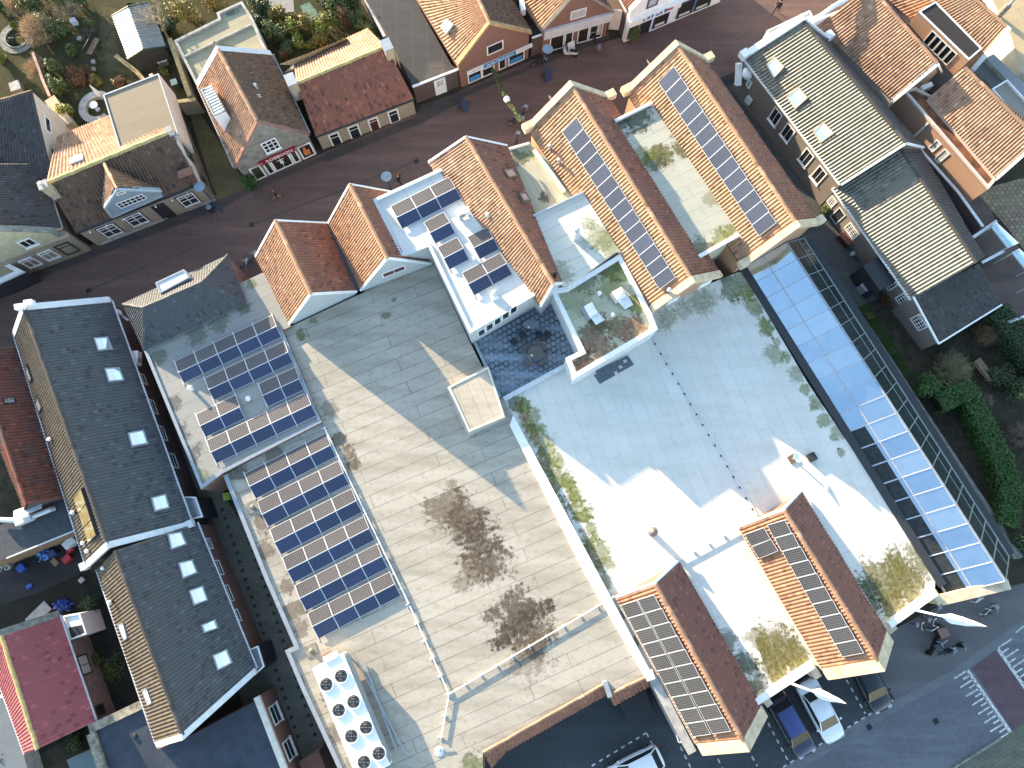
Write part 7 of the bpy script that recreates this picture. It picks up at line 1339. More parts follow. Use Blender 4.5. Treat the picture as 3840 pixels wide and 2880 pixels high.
# small roof vents on the cream roof
def roofvent(p, h, label, r=.11, hh=.5, base=.3, cap=True, name='roof_vent', m='galv', ang=ST, cat='vent'):
    c = P(p, h); t = thing(name, label, cat, c); x_ = Vector((math.cos(ang),math.sin(ang),0)); y_ = Vector((-x_.y,x_.x,0))
    if base: mb = MB(); mb.box(c+Vector((0,0,.06)), x_*base/2, y_*base/2, Vector((0,0,.06))); mb.obj('flashing', M['whitegrey'], t)
    mb = MB(); mb.lathe(c, [(r,0),(r,hh)], 12); mb.obj('pipe', M[m], t)
    if cap: mb = MB(); mb.lathe(c+Vector((0,0,hh+.02)), [(r*1.5,0),(r*1.6,.06),(r*1.2,.16),(.02,.22)], 14); mb.obj('cowl', M['white'] if m == 'white' else M[m], t)
    return t
for p, l in ((D2(480,640),'square roof drain tray with a round mushroom beside the white cooling unit'), (C1(2185,1060),'square roof drain tray at the left edge below the annex'), (D2(830,1600),'square roof drain tray left of the near end of the cooling unit')):
    c = P(p, H2_); t = thing('roof_drain', l, 'roof drain', c); x_ = Vector((math.cos(ST),math.sin(ST),0)); y_ = Vector((-x_.y,x_.x,0)); mb = MB(); mb.box(c+Vector((0,0,.03)), x_*.42, y_*.42, Vector((0,0,.03))); mb.obj('tray', plain('dirty_tray', (.22,.20,.16), .9, var=.4), t); mb = MB(); mb.lathe(c+Vector((0,0,.06)), [(.16,0),(.17,.1),(.06,.2)], 12); mb.obj('mushroom', M['concrete2'], t)
# vents of the other flat roofs
def cowlvent(p, h, label, ph=1.0):
    c = P(p, h); t = thing('chimney_vent', label, 'vent', c); x_ = Vector((math.cos(ST),math.sin(ST),0)); y_ = Vector((-x_.y,x_.x,0)); mb = MB(); a = [c+x_*i*.3+y_*j*.3 for i, j in ((-1,-1),(1,-1),(1,1),(-1,1))]; b = [c+x_*i*.2+y_*j*.2+Vector((0,0,ph)) for i, j in ((-1,-1),(1,-1),(1,1),(-1,1))]
    mb.add(a+b, [(0,1,5,4),(1,2,6,5),(2,3,7,6),(3,0,4,7),(4,5,6,7)]); mb.obj('base', M['whitegrey'], t); mb = MB(); mb.lathe(c+Vector((0,0,ph)), [(.14,0),(.14,.16),(.2,.18),(.22,.3),(.16,.42),(.05,.48)], 14); mb.obj('cowl', M['galv'], t)
cowlvent(B3(548,385), 6.85, 'pale chimney vent with a round cowl alone on the square white roof', 1.0); cowlvent(B2(2062,905), HE, 'pale chimney vent with a cowl below the rear double panels', .6); cowlvent(B2(2010,240), HE, 'pale chimney vent with a cowl beside the orange tiles on white roof', .6)
roofvent(B2(1890,580), HE, 'small white mushroom vent between the right tent panels', .1, .12, 0, m='white'); roofvent(C1(1665,45), M1H, 'white capped roof vent left of the annex panel rows', .13, .45, 0, m='white'); roofvent(C1(2150,130), M1H, 'white dome vent in the gap of the annex panel rows', .13, .12, .0, m='white')
roofvent(B3(750,890), 6.35, 'white round capped vent above the two roof domes', .1, .45, 0, m='white'); roofvent(B3(862,1075), 6.35, 'white round capped vent below the two roof domes', .1, .45, 0, m='white')
c = P(C3(1195,1275), H3_); t = thing('conical_flue', 'tall flue with a grey brown conical hood on the white roof', 'flue', c); mb = MB(); mb.lathe(c, [(.24,0),(.2,.9)], 16); mb.obj('pipe', M['whitegrey'], t); mb = MB(); mb.lathe(c+Vector((0,0,.95)), [(.36,0),(.37,.03),(.02,.32)], 24); mb.obj('hood', plain('grey_brown_hood', (.17,.15,.14), .55, var=.1), t)
t = thing('white_cowl_vent', 'slanted bright white flat pot beside the black meter box on the white roof', 'vent', P(C4(215,645),H3_)); c = P(C4(215,645),H3_); mb = MB(); mb.box(c+Vector((0,0,.05)), Vector((.3,.17,0)), Vector((-.15,.27,0)), Vector((0,0,.05))); mb.obj('slab', M['rust'] if False else plain('brown_slab', (.14,.09,.07), .9), t)
mb = MB(); mb.lathe(c+Vector((0,0,.1)), [(.06,0),(.06,.5)], 8); mb.obj('mast', M['galv'], t); mb = MB(); u = Vector((.35,.25,.9)).normalized(); e1_ = u.cross(Vector((0,0,1))).normalized(); e2_ = u.cross(e1_); cc = c+Vector((0,0,.75))
v = [cc-u*.08]+[cc+(e1_*math.cos(k*.3142)+e2_*math.sin(k*.3142))*.38+u*.06 for k in range(20)]; mb.add(v, [(0,1+k,1+(k+1) % 20) for k in range(20)]); o = mb.obj('dish', M['white'], t); t['label'] = 'white satellite dish on a brown slab, on the white roof by the glass passage'; t['category'] = 'satellite dish'; t.name = 'satellite_dish'
box_thing('meter_box', 'small black box with a pale lid beside the satellite dish', 'box', C4(385,630), .62, .62, .3, M['black_metal'], .45, M['dark'], z=H3_)
roofvent(C4(605,560), H3_, 'small dark drain dot right of the black meter box', .07, .05, 0, cap=False, m='black_metal'); 
for p, l in ((A3(325,1290),'upper grey flue pipe on the coped gable roof'), (A3(405,1410),'lower grey flue pipe on the coped gable roof')):
    c = PP(p, g4.pL+g4.nL*.1, g4.nL); t = thing('roof_flue', l, 'flue', c); mb = MB(); mb.lathe(c-Vector((0,0,.2)), [(.1,0),(.1,.65)], 10); mb.obj('pipe', M['galv'], t); mb = MB(); mb.lathe(c+Vector((0,0,.47)), [(.16,0),(.16,.1),(.04,.2)], 10); mb.obj('cowl', M['steel'], t)
for p, l, s_ in ((B3(370,725),'black flue pipe at the south end of the long tiled house',g3),): c = PP(p, s_.pL, s_.nL); t = thing('roof_flue', l, 'flue', c); mb = MB(); mb.lathe(c-Vector((0,0,.2)), [(.12,0),(.12,.6)], 10); mb.obj('pipe', M['black_metal'], t); mb = MB(); mb.lathe(c+Vector((0,0,.42)), [(.18,0),(.16,.14),(.05,.2)], 10); mb.obj('cowl', M['black_metal'], t)
c = PP(B3(1350,860), g4.pL+g4.nL*.15, g4.nL); t = thing('roof_flue', 'black flue at the south coping of the coped gable house', 'flue', c); mb = MB(); mb.lathe(c-Vector((0,0,.2)), [(.12,0),(.12,.5)], 10); mb.obj('pipe', M['black_metal'], t); mb = MB(); mb.lathe(c+Vector((0,0,.32)), [(.18,0),(.16,.14),(.05,.2)], 10); mb.obj('cowl', M['galv'], t)
for i, (p, l) in enumerate(((C1(435,480),'white and black twin flue near the middle of the lit west slope'), (C1(635,1110),'white topped flue below the amber dormer'), (C1(725,1375),'white topped flue left of the lower amber pane'), (C1(760,1445),'twin white flue near the gable corner'), (C1(900,1590),'twin white flue at the start of the rear black roof'), (D1(955,225),'twin white flue on the shaded west slope of rear house'))):
    c = P(p, 5.0+.2*(i % 2)); t = thing('roof_flue', l, 'flue', c-Vector((0,0,1))); mb = MB(); mb.lathe(c-Vector((0,0,1.2)), [(.11,0),(.11,1.3)], 8); mb.obj('pipe', M['black_metal'], t); mb = MB(); mb.lathe(c+Vector((0,0,.1)), [(.15,0),(.15,.12),(.04,.18)], 8); mb.obj('cowl', M['white'], t)
# open roof domes
for q, lid, l in (([B3(598,1000),B3(690,950),B3(752,1055),B3(655,1105)],[B3(680,1085),B3(750,1045),B3(805,1105),B3(725,1150)],'left open white roof dome on the mossy flat roof'), ([B3(840,880),B3(945,820),B3(1000,905),B3(895,965)],[B3(915,945),B3(1000,895),B3(1050,975),B3(975,1015)],'right open white roof dome on the mossy flat roof')):
    c = [P(p, 6.7) for p in q]; t = thing('roof_dome', l, 'skylight', P(q[0],6.35)); mb = MB(); mb.prism([(p.x,p.y) for p in c], 6.35, 6.67); mb.obj('upstand', M['greyplastic'], t)
    ctr = sum(c, Vector((0,0,0)))/4; V = []; Fs = []; n = 7
    for i in range(n):
        for j in range(n):
            p = lerp(lerp(c[0],c[1],.22+.78*i/(n-1)), lerp(c[3],c[2],.22+.78*i/(n-1)), j/(n-1)); V.append(p+Vector((0,0,.25*(math.sin(math.pi*i/(n-1))*math.sin(math.pi*j/(n-1)))**.5+.02)))
    for i in range(n-1):
        for j in range(n-1): Fs.append((i*n+j,(i+1)*n+j,(i+1)*n+j+1,i*n+j+1))
    mesh('dome', V, Fs, M['white'], t, smooth=True)
    b = [P(p, 6.8 if k in (0,1) else 6.47) for k, p in enumerate(lid)]; mb = MB(); mid = sum(b, Vector((0,0,0)))/4+Vector((0,0,.15)); mb.add(b+[mid], [(0,1,4),(1,2,4),(2,3,4),(3,0,4)]); mb.obj('open_lid', M['whitegrey'], t)
aircon(B2(1795,205), HE, A_ST, 'white air conditioner on black feet beside the front triple of panels', 1.0, .75, .4)
aircon(A4(1330,790), 4.0, A_ST, 'white air conditioner behind the curved white fronted orange house', .95, .7, .4); aircon(A3(90,100), 3.0, A_ST+1.3, 'white air conditioner between the two red brick shops', 1.0, .7, .4)
# black paving slabs lying on the white roof
t = thing('slab_patch', 'patch of dark square slabs lying on the white roof below the skylight roof', 'slabs', P(B3(870,1530),H3_)); q = [P(p, H3_+.05) for p in (B3(690,1555),B3(1000,1410),B3(1055,1490),B3(760,1659))]; mb = MB()
for i in range(11):
    for j in range(4):
        if (i*7+j*3) % 11 == 0: continue
        g_ = lambda u, v: lerp(lerp(q[0],q[1],u), lerp(q[3],q[2],u), v); ctr = g_((i+.5)/11,(j+.5)/4); a = [lerp(g_((i+k)/11,(j+l)/4), ctr, .07) for k, l in ((0,0),(1,0),(1,1),(0,1))]; mb.prism([(p.x,p.y) for p in a], H3_+.005, H3_+.045+.004*((i+j) % 3))
mb.obj('slabs', plain('dark_slabs', (.10,.125,.145), .85, var=.3, scale=6), t)
# low cable pipes on feet
def cable_pipe(label, pts, h, zt=.16, gap=1.35):
    t = thing('cable_pipe', label, 'cable pipe', P(pts[0], h)); q = [P(p, h+zt) for p in pts]; mb = MB()
    for i in range(len(q)-1): mb.beam(q[i], q[i+1], .085, .07)
    mb.obj('pipe', M['white'], t)
    for i in range(len(q)-1):
        m_ = max(1, round((q[i+1]-q[i]).length/gap)); d = (q[i+1]-q[i]).normalized(); s_ = Vector((-d.y,d.x,0))
        for k in range(m_+(i == len(q)-2)): mb = MB(); p = lerp(q[i],q[i+1],k/m_); mb.box(Vector((p.x,p.y,h+zt/2-.02))-s_*.08, d*.05, s_*.17, Vector((0,0,zt/2-.02))); mb.obj('foot', M['galv'], t)
cable_pipe('long white cable pipe on feet, bent across the lower end of the cream roof', [D2(1330,260),D2(1668,1020),D3(0,695),D3(880,178)], H2_)
cable_pipe('short white cable pipe from the bend to the thin mast', [D2(1664,1030),D2(1598,1400)], H2_); cable_pipe('white cable pipe between the two tiled wings', [C3(1445,1515),C3(1960,1240)], H3_)
cable_pipe('white cable pipe beside the six tent rows on the cream roof', [C2(590,375),D2(1320,240)], H2_, .2, 1.2)
c = P(D2(1585,1515),H2_); t = thing('thin_mast', 'thin dark mast leaning from a round white foot to the cable pipe end', 'mast', c); mb = MB(); mb.lathe(c, [(.34,0),(.34,.04),(.1,.08)], 24); mb.obj('foot', M['whitegrey'], t); mb = MB(); mb.tube([c+Vector((0,0,.06)), P(D2(1600,1400),H2_+.3)], .035, 8); mb.obj('pole', M['steel'], t)
# ------------------------------------------------------------------ flags
for l, a, b, tip, lo in (('white flag on a slanting white pole above the parked white car', D4(190,925), D4(330,1050), D4(668,1100), D4(360,1130)), ('white flag on a slanting white pole above the parked bicycles', D4(1250,290), D4(1540,375), D4(1882,435), D4(1560,395))):
    t = thing('flagpole', l, 'flag', P(a,4.6)); mb = MB(); pa, pb = P(a,4.6), P(tip,7.0); mb.tube([pa, pb], [.09,.03], 8); mb.obj('pole', M['white'], t)
    V = []; Fs = []; n = 17
    for i in range(n):
        u = i/(n-1); p = lerp(pa, pb, .38+.62*u); dr = 1.25*min(1, .18+u*2.6, .04+(1-u)*2.2)*(1+.10*math.sin(u*8))
        for j in range(7): w_ = j/6; V.append(p+Vector((.10*w_+.05*math.sin(u*9+w_*3), (.38-w_)*dr*.56+.05*dr, -abs(w_-.4)*dr*.5+.09*math.sin(u*13+w_*7))))
    for i in range(n-1):
        for j in range(6): Fs.append((i*7+j, (i+1)*7+j, (i+1)*7+j+1, i*7+j+1))
    mesh('flag', V, Fs, M['flagwhite'], t, smooth=True)
# ------------------------------------------------------------------ cars
def car(p, p2, label, paint, L=4.5, Wd=1.8, Hh=1.48, glass=None, roof=None, hatch=True):
    a, b = P(p), P(p2); d = (b-a).normalized(); s_ = Vector((-d.y, d.x, 0)); c = (a+b)/2; t = thing('parked_car', label, 'car', c, 'parked cars')
    g_ = lambda x, y, z: c+d*x*L/2+s_*y*Wd/2+Vector((0,0,z))
    st = [(-1.0,.72,.52,.82),(-.97,.88,.35,.95),(-.85,.97,.24,1.0),(-.5,1.0,.2,.98),(0,1.0,.2,.95),(.4,1.0,.2,.93),(.7,.98,.22,.86),(.9,.9,.26,.76),(.98,.76,.34,.64),(1.0,.55,.42,.56)]
    V = []; m_ = 10
    for x, w_, zb, zt_ in st:
        for y, z in ((-.86,zb),(-.98,zb+.12),(-1.0,(zb+zt_)/2),(-.95,zt_-.05),(-.80,zt_),(.80,zt_),(.95,zt_-.05),(1.0,(zb+zt_)/2),(.98,zb+.12),(.86,zb)): V.append(g_(x, y*w_, z))
    n = len(st); Fs = [(i*m_+j, (i+1)*m_+j, (i+1)*m_+(j+1) % m_, i*m_+(j+1) % m_) for i in range(n-1) for j in range(m_)]+[tuple(range(m_))[::-1], tuple(range((n-1)*m_, n*m_))]
    mesh('body', V, Fs, paint, t, smooth=True)
    # glasshouse
    gs = [(-.93 if hatch else -.72,.80,.93,.93),(-.72 if hatch else -.5,.74,.93,Hh-.08),(-.45,.74,.93,Hh),(0,.74,.93,Hh),(.18,.74,.92,Hh-.05),(.52,.84,.90,.92)]
    V = []
    for x, w_, zb, zt_ in gs: V += [g_(x,-.90,zb-.04), g_(x,-w_,zt_), g_(x,w_,zt_), g_(x,.90,zb-.04)]
    n = len(gs); mesh('windows', V, [(i*4+j,(i+1)*4+j,(i+1)*4+(j+1) % 4,i*4+(j+1) % 4) for i in range(n-1) for j in range(4)]+[(3,2,1,0)], M['carglass'], t)
    V = []; rs = [(-.70 if hatch else -.48,.70,Hh-.07),(-.45,.72,Hh+.012),(0,.72,Hh+.012),(.17,.70,Hh-.035)]
    for x, w_, z in rs: V += [g_(x,-w_,z-.03), g_(x,-w_*.92,z+.012), g_(x,w_*.92,z+.012), g_(x,w_,z-.03)]
    mesh('roof', V, [(i*4+j,(i+1)*4+j,(i+1)*4+j+1,i*4+j+1) for i in range(3) for j in range(3)], roof or paint, t, smooth=True)
    for sy in (-1, 1):
        mb = MB()
        for i in range(len(gs)-1): mb.beam(g_(gs[i][0],sy*gs[i][1]*1.01,gs[i][3]), g_(gs[i+1][0],sy*gs[i+1][1]*1.01,gs[i+1][3]), .07, .05)
        mb.obj('roof_pillar', paint, t)
        mb = MB(); mb.box(g_(.42,sy*1.09,.98), d*.06, s_*.09, Vector((0,0,.06))); mb.obj('mirror', paint, t)
        mb = MB(); mb.box(g_(.93,sy*.62,.68), d*.1+s_*-.04*sy, s_*.15, Vector((0,0,.05))); mb.obj('headlight', M['chrome'], t)
        mb = MB(); mb.box(g_(-.975,sy*.70,.84), d*.04, s_*.14, Vector((0,0,.08))); mb.obj('tail_light', M['redplastic'], t)
        for x in (-.6, .62):
            o = MB(); cw = g_(x, sy*.92, .32); pr = [(.32,-.1),(.32,.1)]; n = 18
            v = [cw+d*.32*math.cos(6.2832*k/n)+Vector((0,0,.32*math.sin(6.2832*k/n)))+s_*q for q in (-.1,.1) for k in range(n)]
            o.add(v, [(k,(k+1) % n,n+(k+1) % n,n+k) for k in range(n)]+[tuple(range(n))[::-1], tuple(range(n,2*n))]); w_ = o.obj('wheel', M['tyre'], t)
            o = MB(); v = [cw+d*.2*math.cos(6.2832*k/n)+Vector((0,0,.2*math.sin(6.2832*k/n)))+s_*sy*.105 for k in range(n)]; o.add(v, [tuple(range(n))]); o.obj('rim', M['chrome'], w_)
    mb = MB(); mb.box(g_(1.0,0,.42), d*.01, s_*.26, Vector((0,0,.055))); mb.obj('number_plate', plain('yellow_plate', (.6,.45,.05), .5, var=0), t); return t
mt('carglass', plain('car_glass', (.022,.03,.036), .14, var=0, spec=.22))
wp = plain('white_car_paint', (.72,.73,.74), .22, var=.02, spec=.6); bp_ = plain('dark_blue_car_paint', (.02,.025,.05), .2, var=.02, spec=.6); kp = plain('black_car_paint', (.014,.015,.018), .2, var=.02, spec=.6)
car(D4(70,1090), D4(290,1480), 'dark blue hatchback parked left of the white estate, under the flag', bp_, roof=plain('blue_car_roof', (.05,.07,.20), .25, var=.02))
car(D4(300,920), D4(545,1370), 'white car parked under the slanting flag beside the dark blue hatchback', wp, L=4.75, hatch=False)
car(D4(735,700), D4(945,1105), 'black car half hidden under the single column wing', kp, L=4.5)
car(D3(1290,1510), D3(800,1760), 'white hatchback alone in the dashed bay at the bottom margin', wp, L=4.4)
# skip container in the dark corner
t = thing('waste_container', 'black lidded waste container in the corner under the red mansard tiles', 'container', P(D3(1080,1200))); q = [P(p, 1.5) for p in (D3(930,1100),D3(1155,985),D3(1230,1190),D3(1030,1310))]; mb = MB(); mb.prism([(lerp(p,sum(q,Vector((0,0,0)))/4,.06).x, lerp(p,sum(q,Vector((0,0,0)))/4,.06).y) for p in q], .1, 1.4); mb.obj('body', M['black_metal'], t); mb = MB(); mb.prism([(p.x,p.y) for p in q], 1.42, 1.5); mb.obj('lid', plain('black_lid', (.02,.02,.022), .5), t)
t = thing('wall_ladder_cage', 'small white cage bracket beside the long stone topped wall', 'bracket', P(D3(1440,1400),2)); mb = MB(); c = P(D3(1445,1400),3.4); mb.beam(c+Vector((-.2,.2,0)), c+Vector((.25,.3,0)), .06, .06); mb.beam(c+Vector((-.2,.2,0)), c+Vector((-.05,-.3,0)), .06, .06); mb.beam(c+Vector((-.05,-.3,0)), c+Vector((.35,-.2,0)), .06, .06); mb.obj('frame', M['whitegrey'], t)
# ------------------------------------------------------------------ bicycles and scooters
def copy_thing(o, loc, rz, label):
    r = o.copy(); COL.objects.link(r); r.location = loc; r.rotation_euler = (0,0,rz); r['label'] = label
    for ch in list(o.children):
        c = ch.copy(); COL.objects.link(c); c.parent = r
        for g_ in ch.children: k = g_.copy(); COL.objects.link(k); k.parent = c
    return r
def make_bike(fm):
    t = thing('bicycle', '', 'bicycle', (0,0,0), 'parked bicycles')
    for x in (-.53, .53):
        mb = MB(); mb.tube([(x+.34*math.cos(k*.3142), 0, .34+.34*math.sin(k*.3142)) for k in range(21)], .022, 5, caps=False); w_ = mb.obj('wheel', M['tyre'], t, local=True); mb = MB()
        for k in range(8): mb.tube([(x,0,.34), (x+.33*math.cos(k*.785), 0, .34+.33*math.sin(k*.785))], .006, 3)
        mb.obj('spokes', M['galv'], w_, local=True)
    mb = MB()
    for a, b in (((-.53,0,.34),(-.12,0,.34)),((-.53,0,.34),(-.22,0,.8)),((-.12,0,.34),(-.25,0,.9)),((-.12,0,.34),(.38,0,.75)),((-.22,0,.72),(.38,0,.8)),((.53,0,.34),(.36,0,.95))): mb.tube([a, b], .022, 5)
    mb.obj('frame', fm, t, local=True); mb = MB(); mb.box((-.27,0,.95), Vector((.13,0,0)), Vector((0,.08,0)), Vector((0,0,.03))); mb.obj('saddle', M['black_metal'], t, local=True)
    mb = MB(); mb.tube([(.18,-.3,1.0),(.32,-.22,1.06),(.36,0,1.05),(.32,.22,1.06),(.18,.3,1.0)], .018, 5); mb.obj('handlebar', M['chrome'], t, local=True); mb = MB(); mb.bbox(-.78,-.35,-.07,.07,.70,.73); mb.obj('carrier', M['black_metal'], t, local=True)
    mb = MB(); mb.bbox(.45,.68,-.17,.17,.72,.92); mb.obj('basket', M['greyplastic'], t, local=True); return t
bk = [(A3(40,1075),.2,'bicycle leaning below the garland end by the coped gable'), (A3(100,1010),1.2,'second bicycle by the garland end, turned to the street'), (A3(45,1240),1.4,'bicycle at the front edge of the pale flat strip'), (A3(240,560),.4,'dark bicycle behind the lamp post by the brick shops'), (A3(295,520),1.3,'bicycle with raised handlebars right behind the lamp post'), (A3(700,375),1.9,'pale bicycle standing in front of the brick shop windows'), (B1(2130,660),.9,'bicycle in the gap left of the smaller red gable house'), (B1(2205,600),1.0,'bicycle against the smaller red gable house'),
      (D4(1370,262),.1,'bicycle tucked under the white parapet by the glass passage'), (D4(1870,290),.6,'blue bicycle standing apart near the flag tip'), (D4(1300,425),2.9,'bicycle left in the dark row below the flagpole'), (D4(1400,395),2.7,'bicycle right in the dark row below the flagpole'), (D4(1500,640),.3,'bicycle nearest the road beside the black scooter')]
b0_ = make_bike(M['black_metal'])
for i, (p, rz, l) in enumerate(bk):
    if i == 0: b0_.location = P(p); b0_.rotation_euler = (0,0,rz); b0_['label'] = l
    else: copy_thing(b0_, P(p), rz, l)
def make_scooter(m):
    t = thing('scooter', '', 'scooter', (0,0,0), 'parked scooters')
    for x in (-.6, .62):
        mb = MB(); n = 16; mb.add([(x+.23*math.cos(6.2832*k/n), y, .23+.23*math.sin(6.2832*k/n)) for y in (-.06,.06) for k in range(n)], [(k,(k+1) % n,n+(k+1) % n,n+k) for k in range(n)]+[tuple(range(n))[::-1], tuple(range(n,2*n))]); mb.obj('wheel', M['tyre'], t, local=True)
    mb = MB(); mb.tube([(-.8,0,.62),(-.5,0,.58),(-.1,0,.5),(0,0,.3),(.3,0,.28)], [.1,.19,.19,.13,.13], 8); mb.tube([(.3,0,.26),(.42,0,.6),(.45,0,.95)], [.16,.17,.1], 8); mb.obj('body', m, t, local=True)
    mb = MB(); mb.tube([(-.75,0,.8),(-.4,0,.8),(-.05,0,.76)], [.12,.15,.12], 8); mb.obj('seat', M['black_metal'], t, local=True); mb = MB(); mb.tube([(.32,-.34,1.03),(.45,0,1.05),(.32,.34,1.03)], .02, 6); mb.obj('handlebar', M['chrome'], t, local=True); return t
sc_ = make_scooter(M['whitegrey']); sc_.location = P(A3(490,480)); sc_.rotation_euler = (0,0,2.9); sc_['label'] = 'pale scooter in front of the brick shop beside the sign board'
s2 = make_scooter(M['black_metal']); s2.location = P(D4(1590,610)); s2.rotation_euler = (0,0,.4); s2['label'] = 'black scooter nearest the road below the brown crate table'
copy_thing(s2, P(D4(1400,600)), .9, 'second black scooter left beside the paving edge below the flag')
for k in (s2, sc_): pass
# ------------------------------------------------------------------ street furniture
def street_lamp(base, disc, h, label):
    b, d_ = P(base), P(disc, h); t = thing('street_lamp', label, 'street lamp', b, 'disc street lamps'); mb = MB(); top = Vector((d_.x, d_.y, h-.1)); mb.tube([b, lerp(b, top, .25), top], [.07,.055,.04], 10); mb.obj('pole', M['bluepaint'], t)
    mb = MB(); mb.lathe(d_-Vector((0,0,.08)), [(.1,-.12),(.44,0),(.45,.03),(.40,.07),(.05,.12)], 28); mb.obj('lamp_disc', M['lamp'], t); mb = MB(); mb.lathe(d_-Vector((0,0,.24)), [(.1,0),(.13,.06)], 12); mb.obj('lamp_head', M['whitegrey'], t)
street_lamp(A3(288,708), A3(310,420), 4.0, 'street lamp with a blue disc in front of the red brick shops'); street_lamp(A2(1172,1655), A2(1125,1522), 3.2, 'street lamp with a grey blue disc above the second red gable house'); street_lamp(B1(1925,168), A1(1718,1612), 3.8, 'street lamp with a blue disc at the corner of the dormer house')
t = thing('litter_bin', 'small blue lidded litter bin on the street near the dormer house', 'bin', P(B1(1835,165))); c = P(B1(1835,165)); mb = MB(); mb.lathe(c, [(.2,0),(.22,.8)], 14); mb.obj('body', M['dark'], t); mb = MB(); mb.lathe(c+Vector((0,0,.8)), [(.25,0),(.24,.06),(.05,.12)], 14); mb.obj('lid', M['lamp'], t)
for p, rz, l in ((A2(1790,935),1.1,'dark folding sign board standing alone in the street'), (A3(300,670),.6,'dark folding sign board at the foot of the lamp by the brick shops'), (A3(500,430),.5,'pale flat board leaning by the brick shop window')):
    c = P(p); t = thing('sign_board', l, 'sign board', c); x_ = Vector((math.cos(rz),math.sin(rz),0)); y_ = Vector((-x_.y,x_.x,0)); m_ = M['bluepaint'] if 'dark' in l else M['whitegrey']
    for k in (-1,1): mb = MB(); mb.box(c+y_*.2*k+Vector((0,0,.55)), x_*.35, y_*.012, (Vector((0,0,.55))-y_*.19*k)); mb.obj('board', m_, t)
# garland with a globe lamp
t = thing('street_garland', 'green garland strung over the street from the phone shop to the coped gable', 'garland', P((1850,265),0)); pa, pb = P((1848,262),3.6), P(A3(82,1052),5.4); pts = [lerp(pa,pb,k/12)-Vector((0,0,.5*math.sin(math.pi*k/12))) for k in range(13)]; mb = MB(); mb.tube(pts, .05, 5); mb.obj('cord', M['dark'], t)
bl = [((p.x,p.y,p.z), (.22,.22,.16)) for p in [lerp(pts[min(11,int(k/2.5))], pts[min(12,int(k/2.5)+1)], (k/2.5) % 1) for k in range(30)]]; leaf_cloud('foliage', bl, 1500, .06, M['leaf'], t, seed=77)
c = P(A2(2168,860),4.2); mb = MB(); mb.lathe(c-Vector((0,0,.28)), [(.03,0),(.2,.07),(.27,.2),(.28,.28),(.27,.36),(.2,.49),(.03,.56)], 20); o = mb.obj('globe_lamp', M['globe'], t)
for p, r, h, m, l in ((Z1(545,1020),.75,1.4,'hedge','green potted shrub at the left corner of the grey gable shop'), (A3(1040,360),.6,1.5,'leaf','green potted shrub at the corner of the white plastered shop')): sh(p, r, h, m, l, n=1600, size=.08, seed=200+int(h*10))
t = thing('flower_stand', 'lilac flower bunch on the street before the brick shop', 'flowers', P(A3(748,430))); leaf_cloud('flowers', [((P(A3(748,430)).x,P(A3(748,430)).y,.35),(.3,.3,.3))], 300, .05, leaf_mat('lilac_petals',(.35,.25,.45),(.5,.45,.5),(.08,.1,.04)), t); mb = MB(); mb.lathe(P(A3(748,430)), [(.14,0),(.18,.25)], 10); mb.obj('bucket', M['dark'], t)
for p, tp_, l in ((A3(345,880),A3(318,828),'small blue pennant behind the coping of the coped gable'), (A3(1195,580),A3(1168,520),'small blue pennant behind the coping of the tall coped house')):
    a, b = P(p,5.2), P(tp_,6.2); t = thing('pennant', l, 'flag', a); mb = MB(); mb.tube([a,b], .025, 6); mb.obj('pole', M['white'], t); d_ = b-a; mesh('cloth', [b, lerp(a,b,.35), lerp(a,b,.3)+Vector((.25,.1,-.1)), lerp(a,b,.8)+Vector((.16,.06,-.05))], [(0,1,2,3)], M['lamp'], t)
t = thing('iron_gate', 'dark barred iron gate across the mouth of the east alley', 'gate', P(A3(1850,680))); a, b = P(A3(1770,690),1.5), P(A3(1965,605),1.5); mb = MB()
for k in range(22): p = lerp(a,b,k/21); mb.beam(Vector((p.x,p.y,.05)), p, .03, .03)
mb.beam(a,b,.05,.05); mb.beam(Vector((a.x,a.y,.15)),Vector((b.x,b.y,.15)),.05,.05); mb.obj('bars', M['black_metal'], t)
# alley things
box_thing('grey_bin', 'dark grey wheeled bin beside the wall of the lower glazed house', 'bin', B4(850,810), .75, .7, 1.1, M['greyplastic'], -.9); c = P(B4(720,545)); t = thing('round_pot', 'pale round pot beside the dark porch in the east alley', 'pot', c); mb = MB(); mb.lathe(c, [(.14,0),(.2,.35),(.2,.45)], 14); mb.obj('pot', M['whitegrey'], t); mb = MB(); mb.lathe(c+Vector((0,0,.45)), [(.2,0),(.05,.06)], 12); mb.obj('cover', M['zinc'], t)
box_thing('brown_table', 'brown wooden table against the arched windows in the east alley', 'table', B4(680,400), 1.2, .6, .75, M['browndoor'], -.95, plain('red_brown_wood', (.14,.06,.04), .6))
box_thing('green_crate', 'lime green crate in the alley beside the cream roof edge', 'crate', C1(1955,970), .55, .6, .5, plain('lime_plastic', (.32,.42,.06), .5), .2)
box_thing('crate_table', 'brown crate with a patterned top among the bicycles by the flag', 'crate', D4(1520,490), .75, .75, .7, M['browndoor'], .35, plain('patterned_lid', (.22,.13,.10), .7, var=.6, scale=20))
# bike racks
for p, q_, l in ((D4(1860,190),D4(1800,228),'white bike rack bar above the blue bicycle'), (D4(1475,440),D4(1415,475),'white bike rack bar left of the crate'), (D4(1930,290),D4(1875,335),'white bike rack bar beside the blue bicycle')):
    a, b = P(p,.75), P(q_,.75); t = thing('bike_rack', l, 'bike rack', flatv(a), 'bike racks'); mb = MB(); mb.tube([flatv(a), a, b, flatv(b)], .035, 6); mb.obj('hoop', M['white'], t)
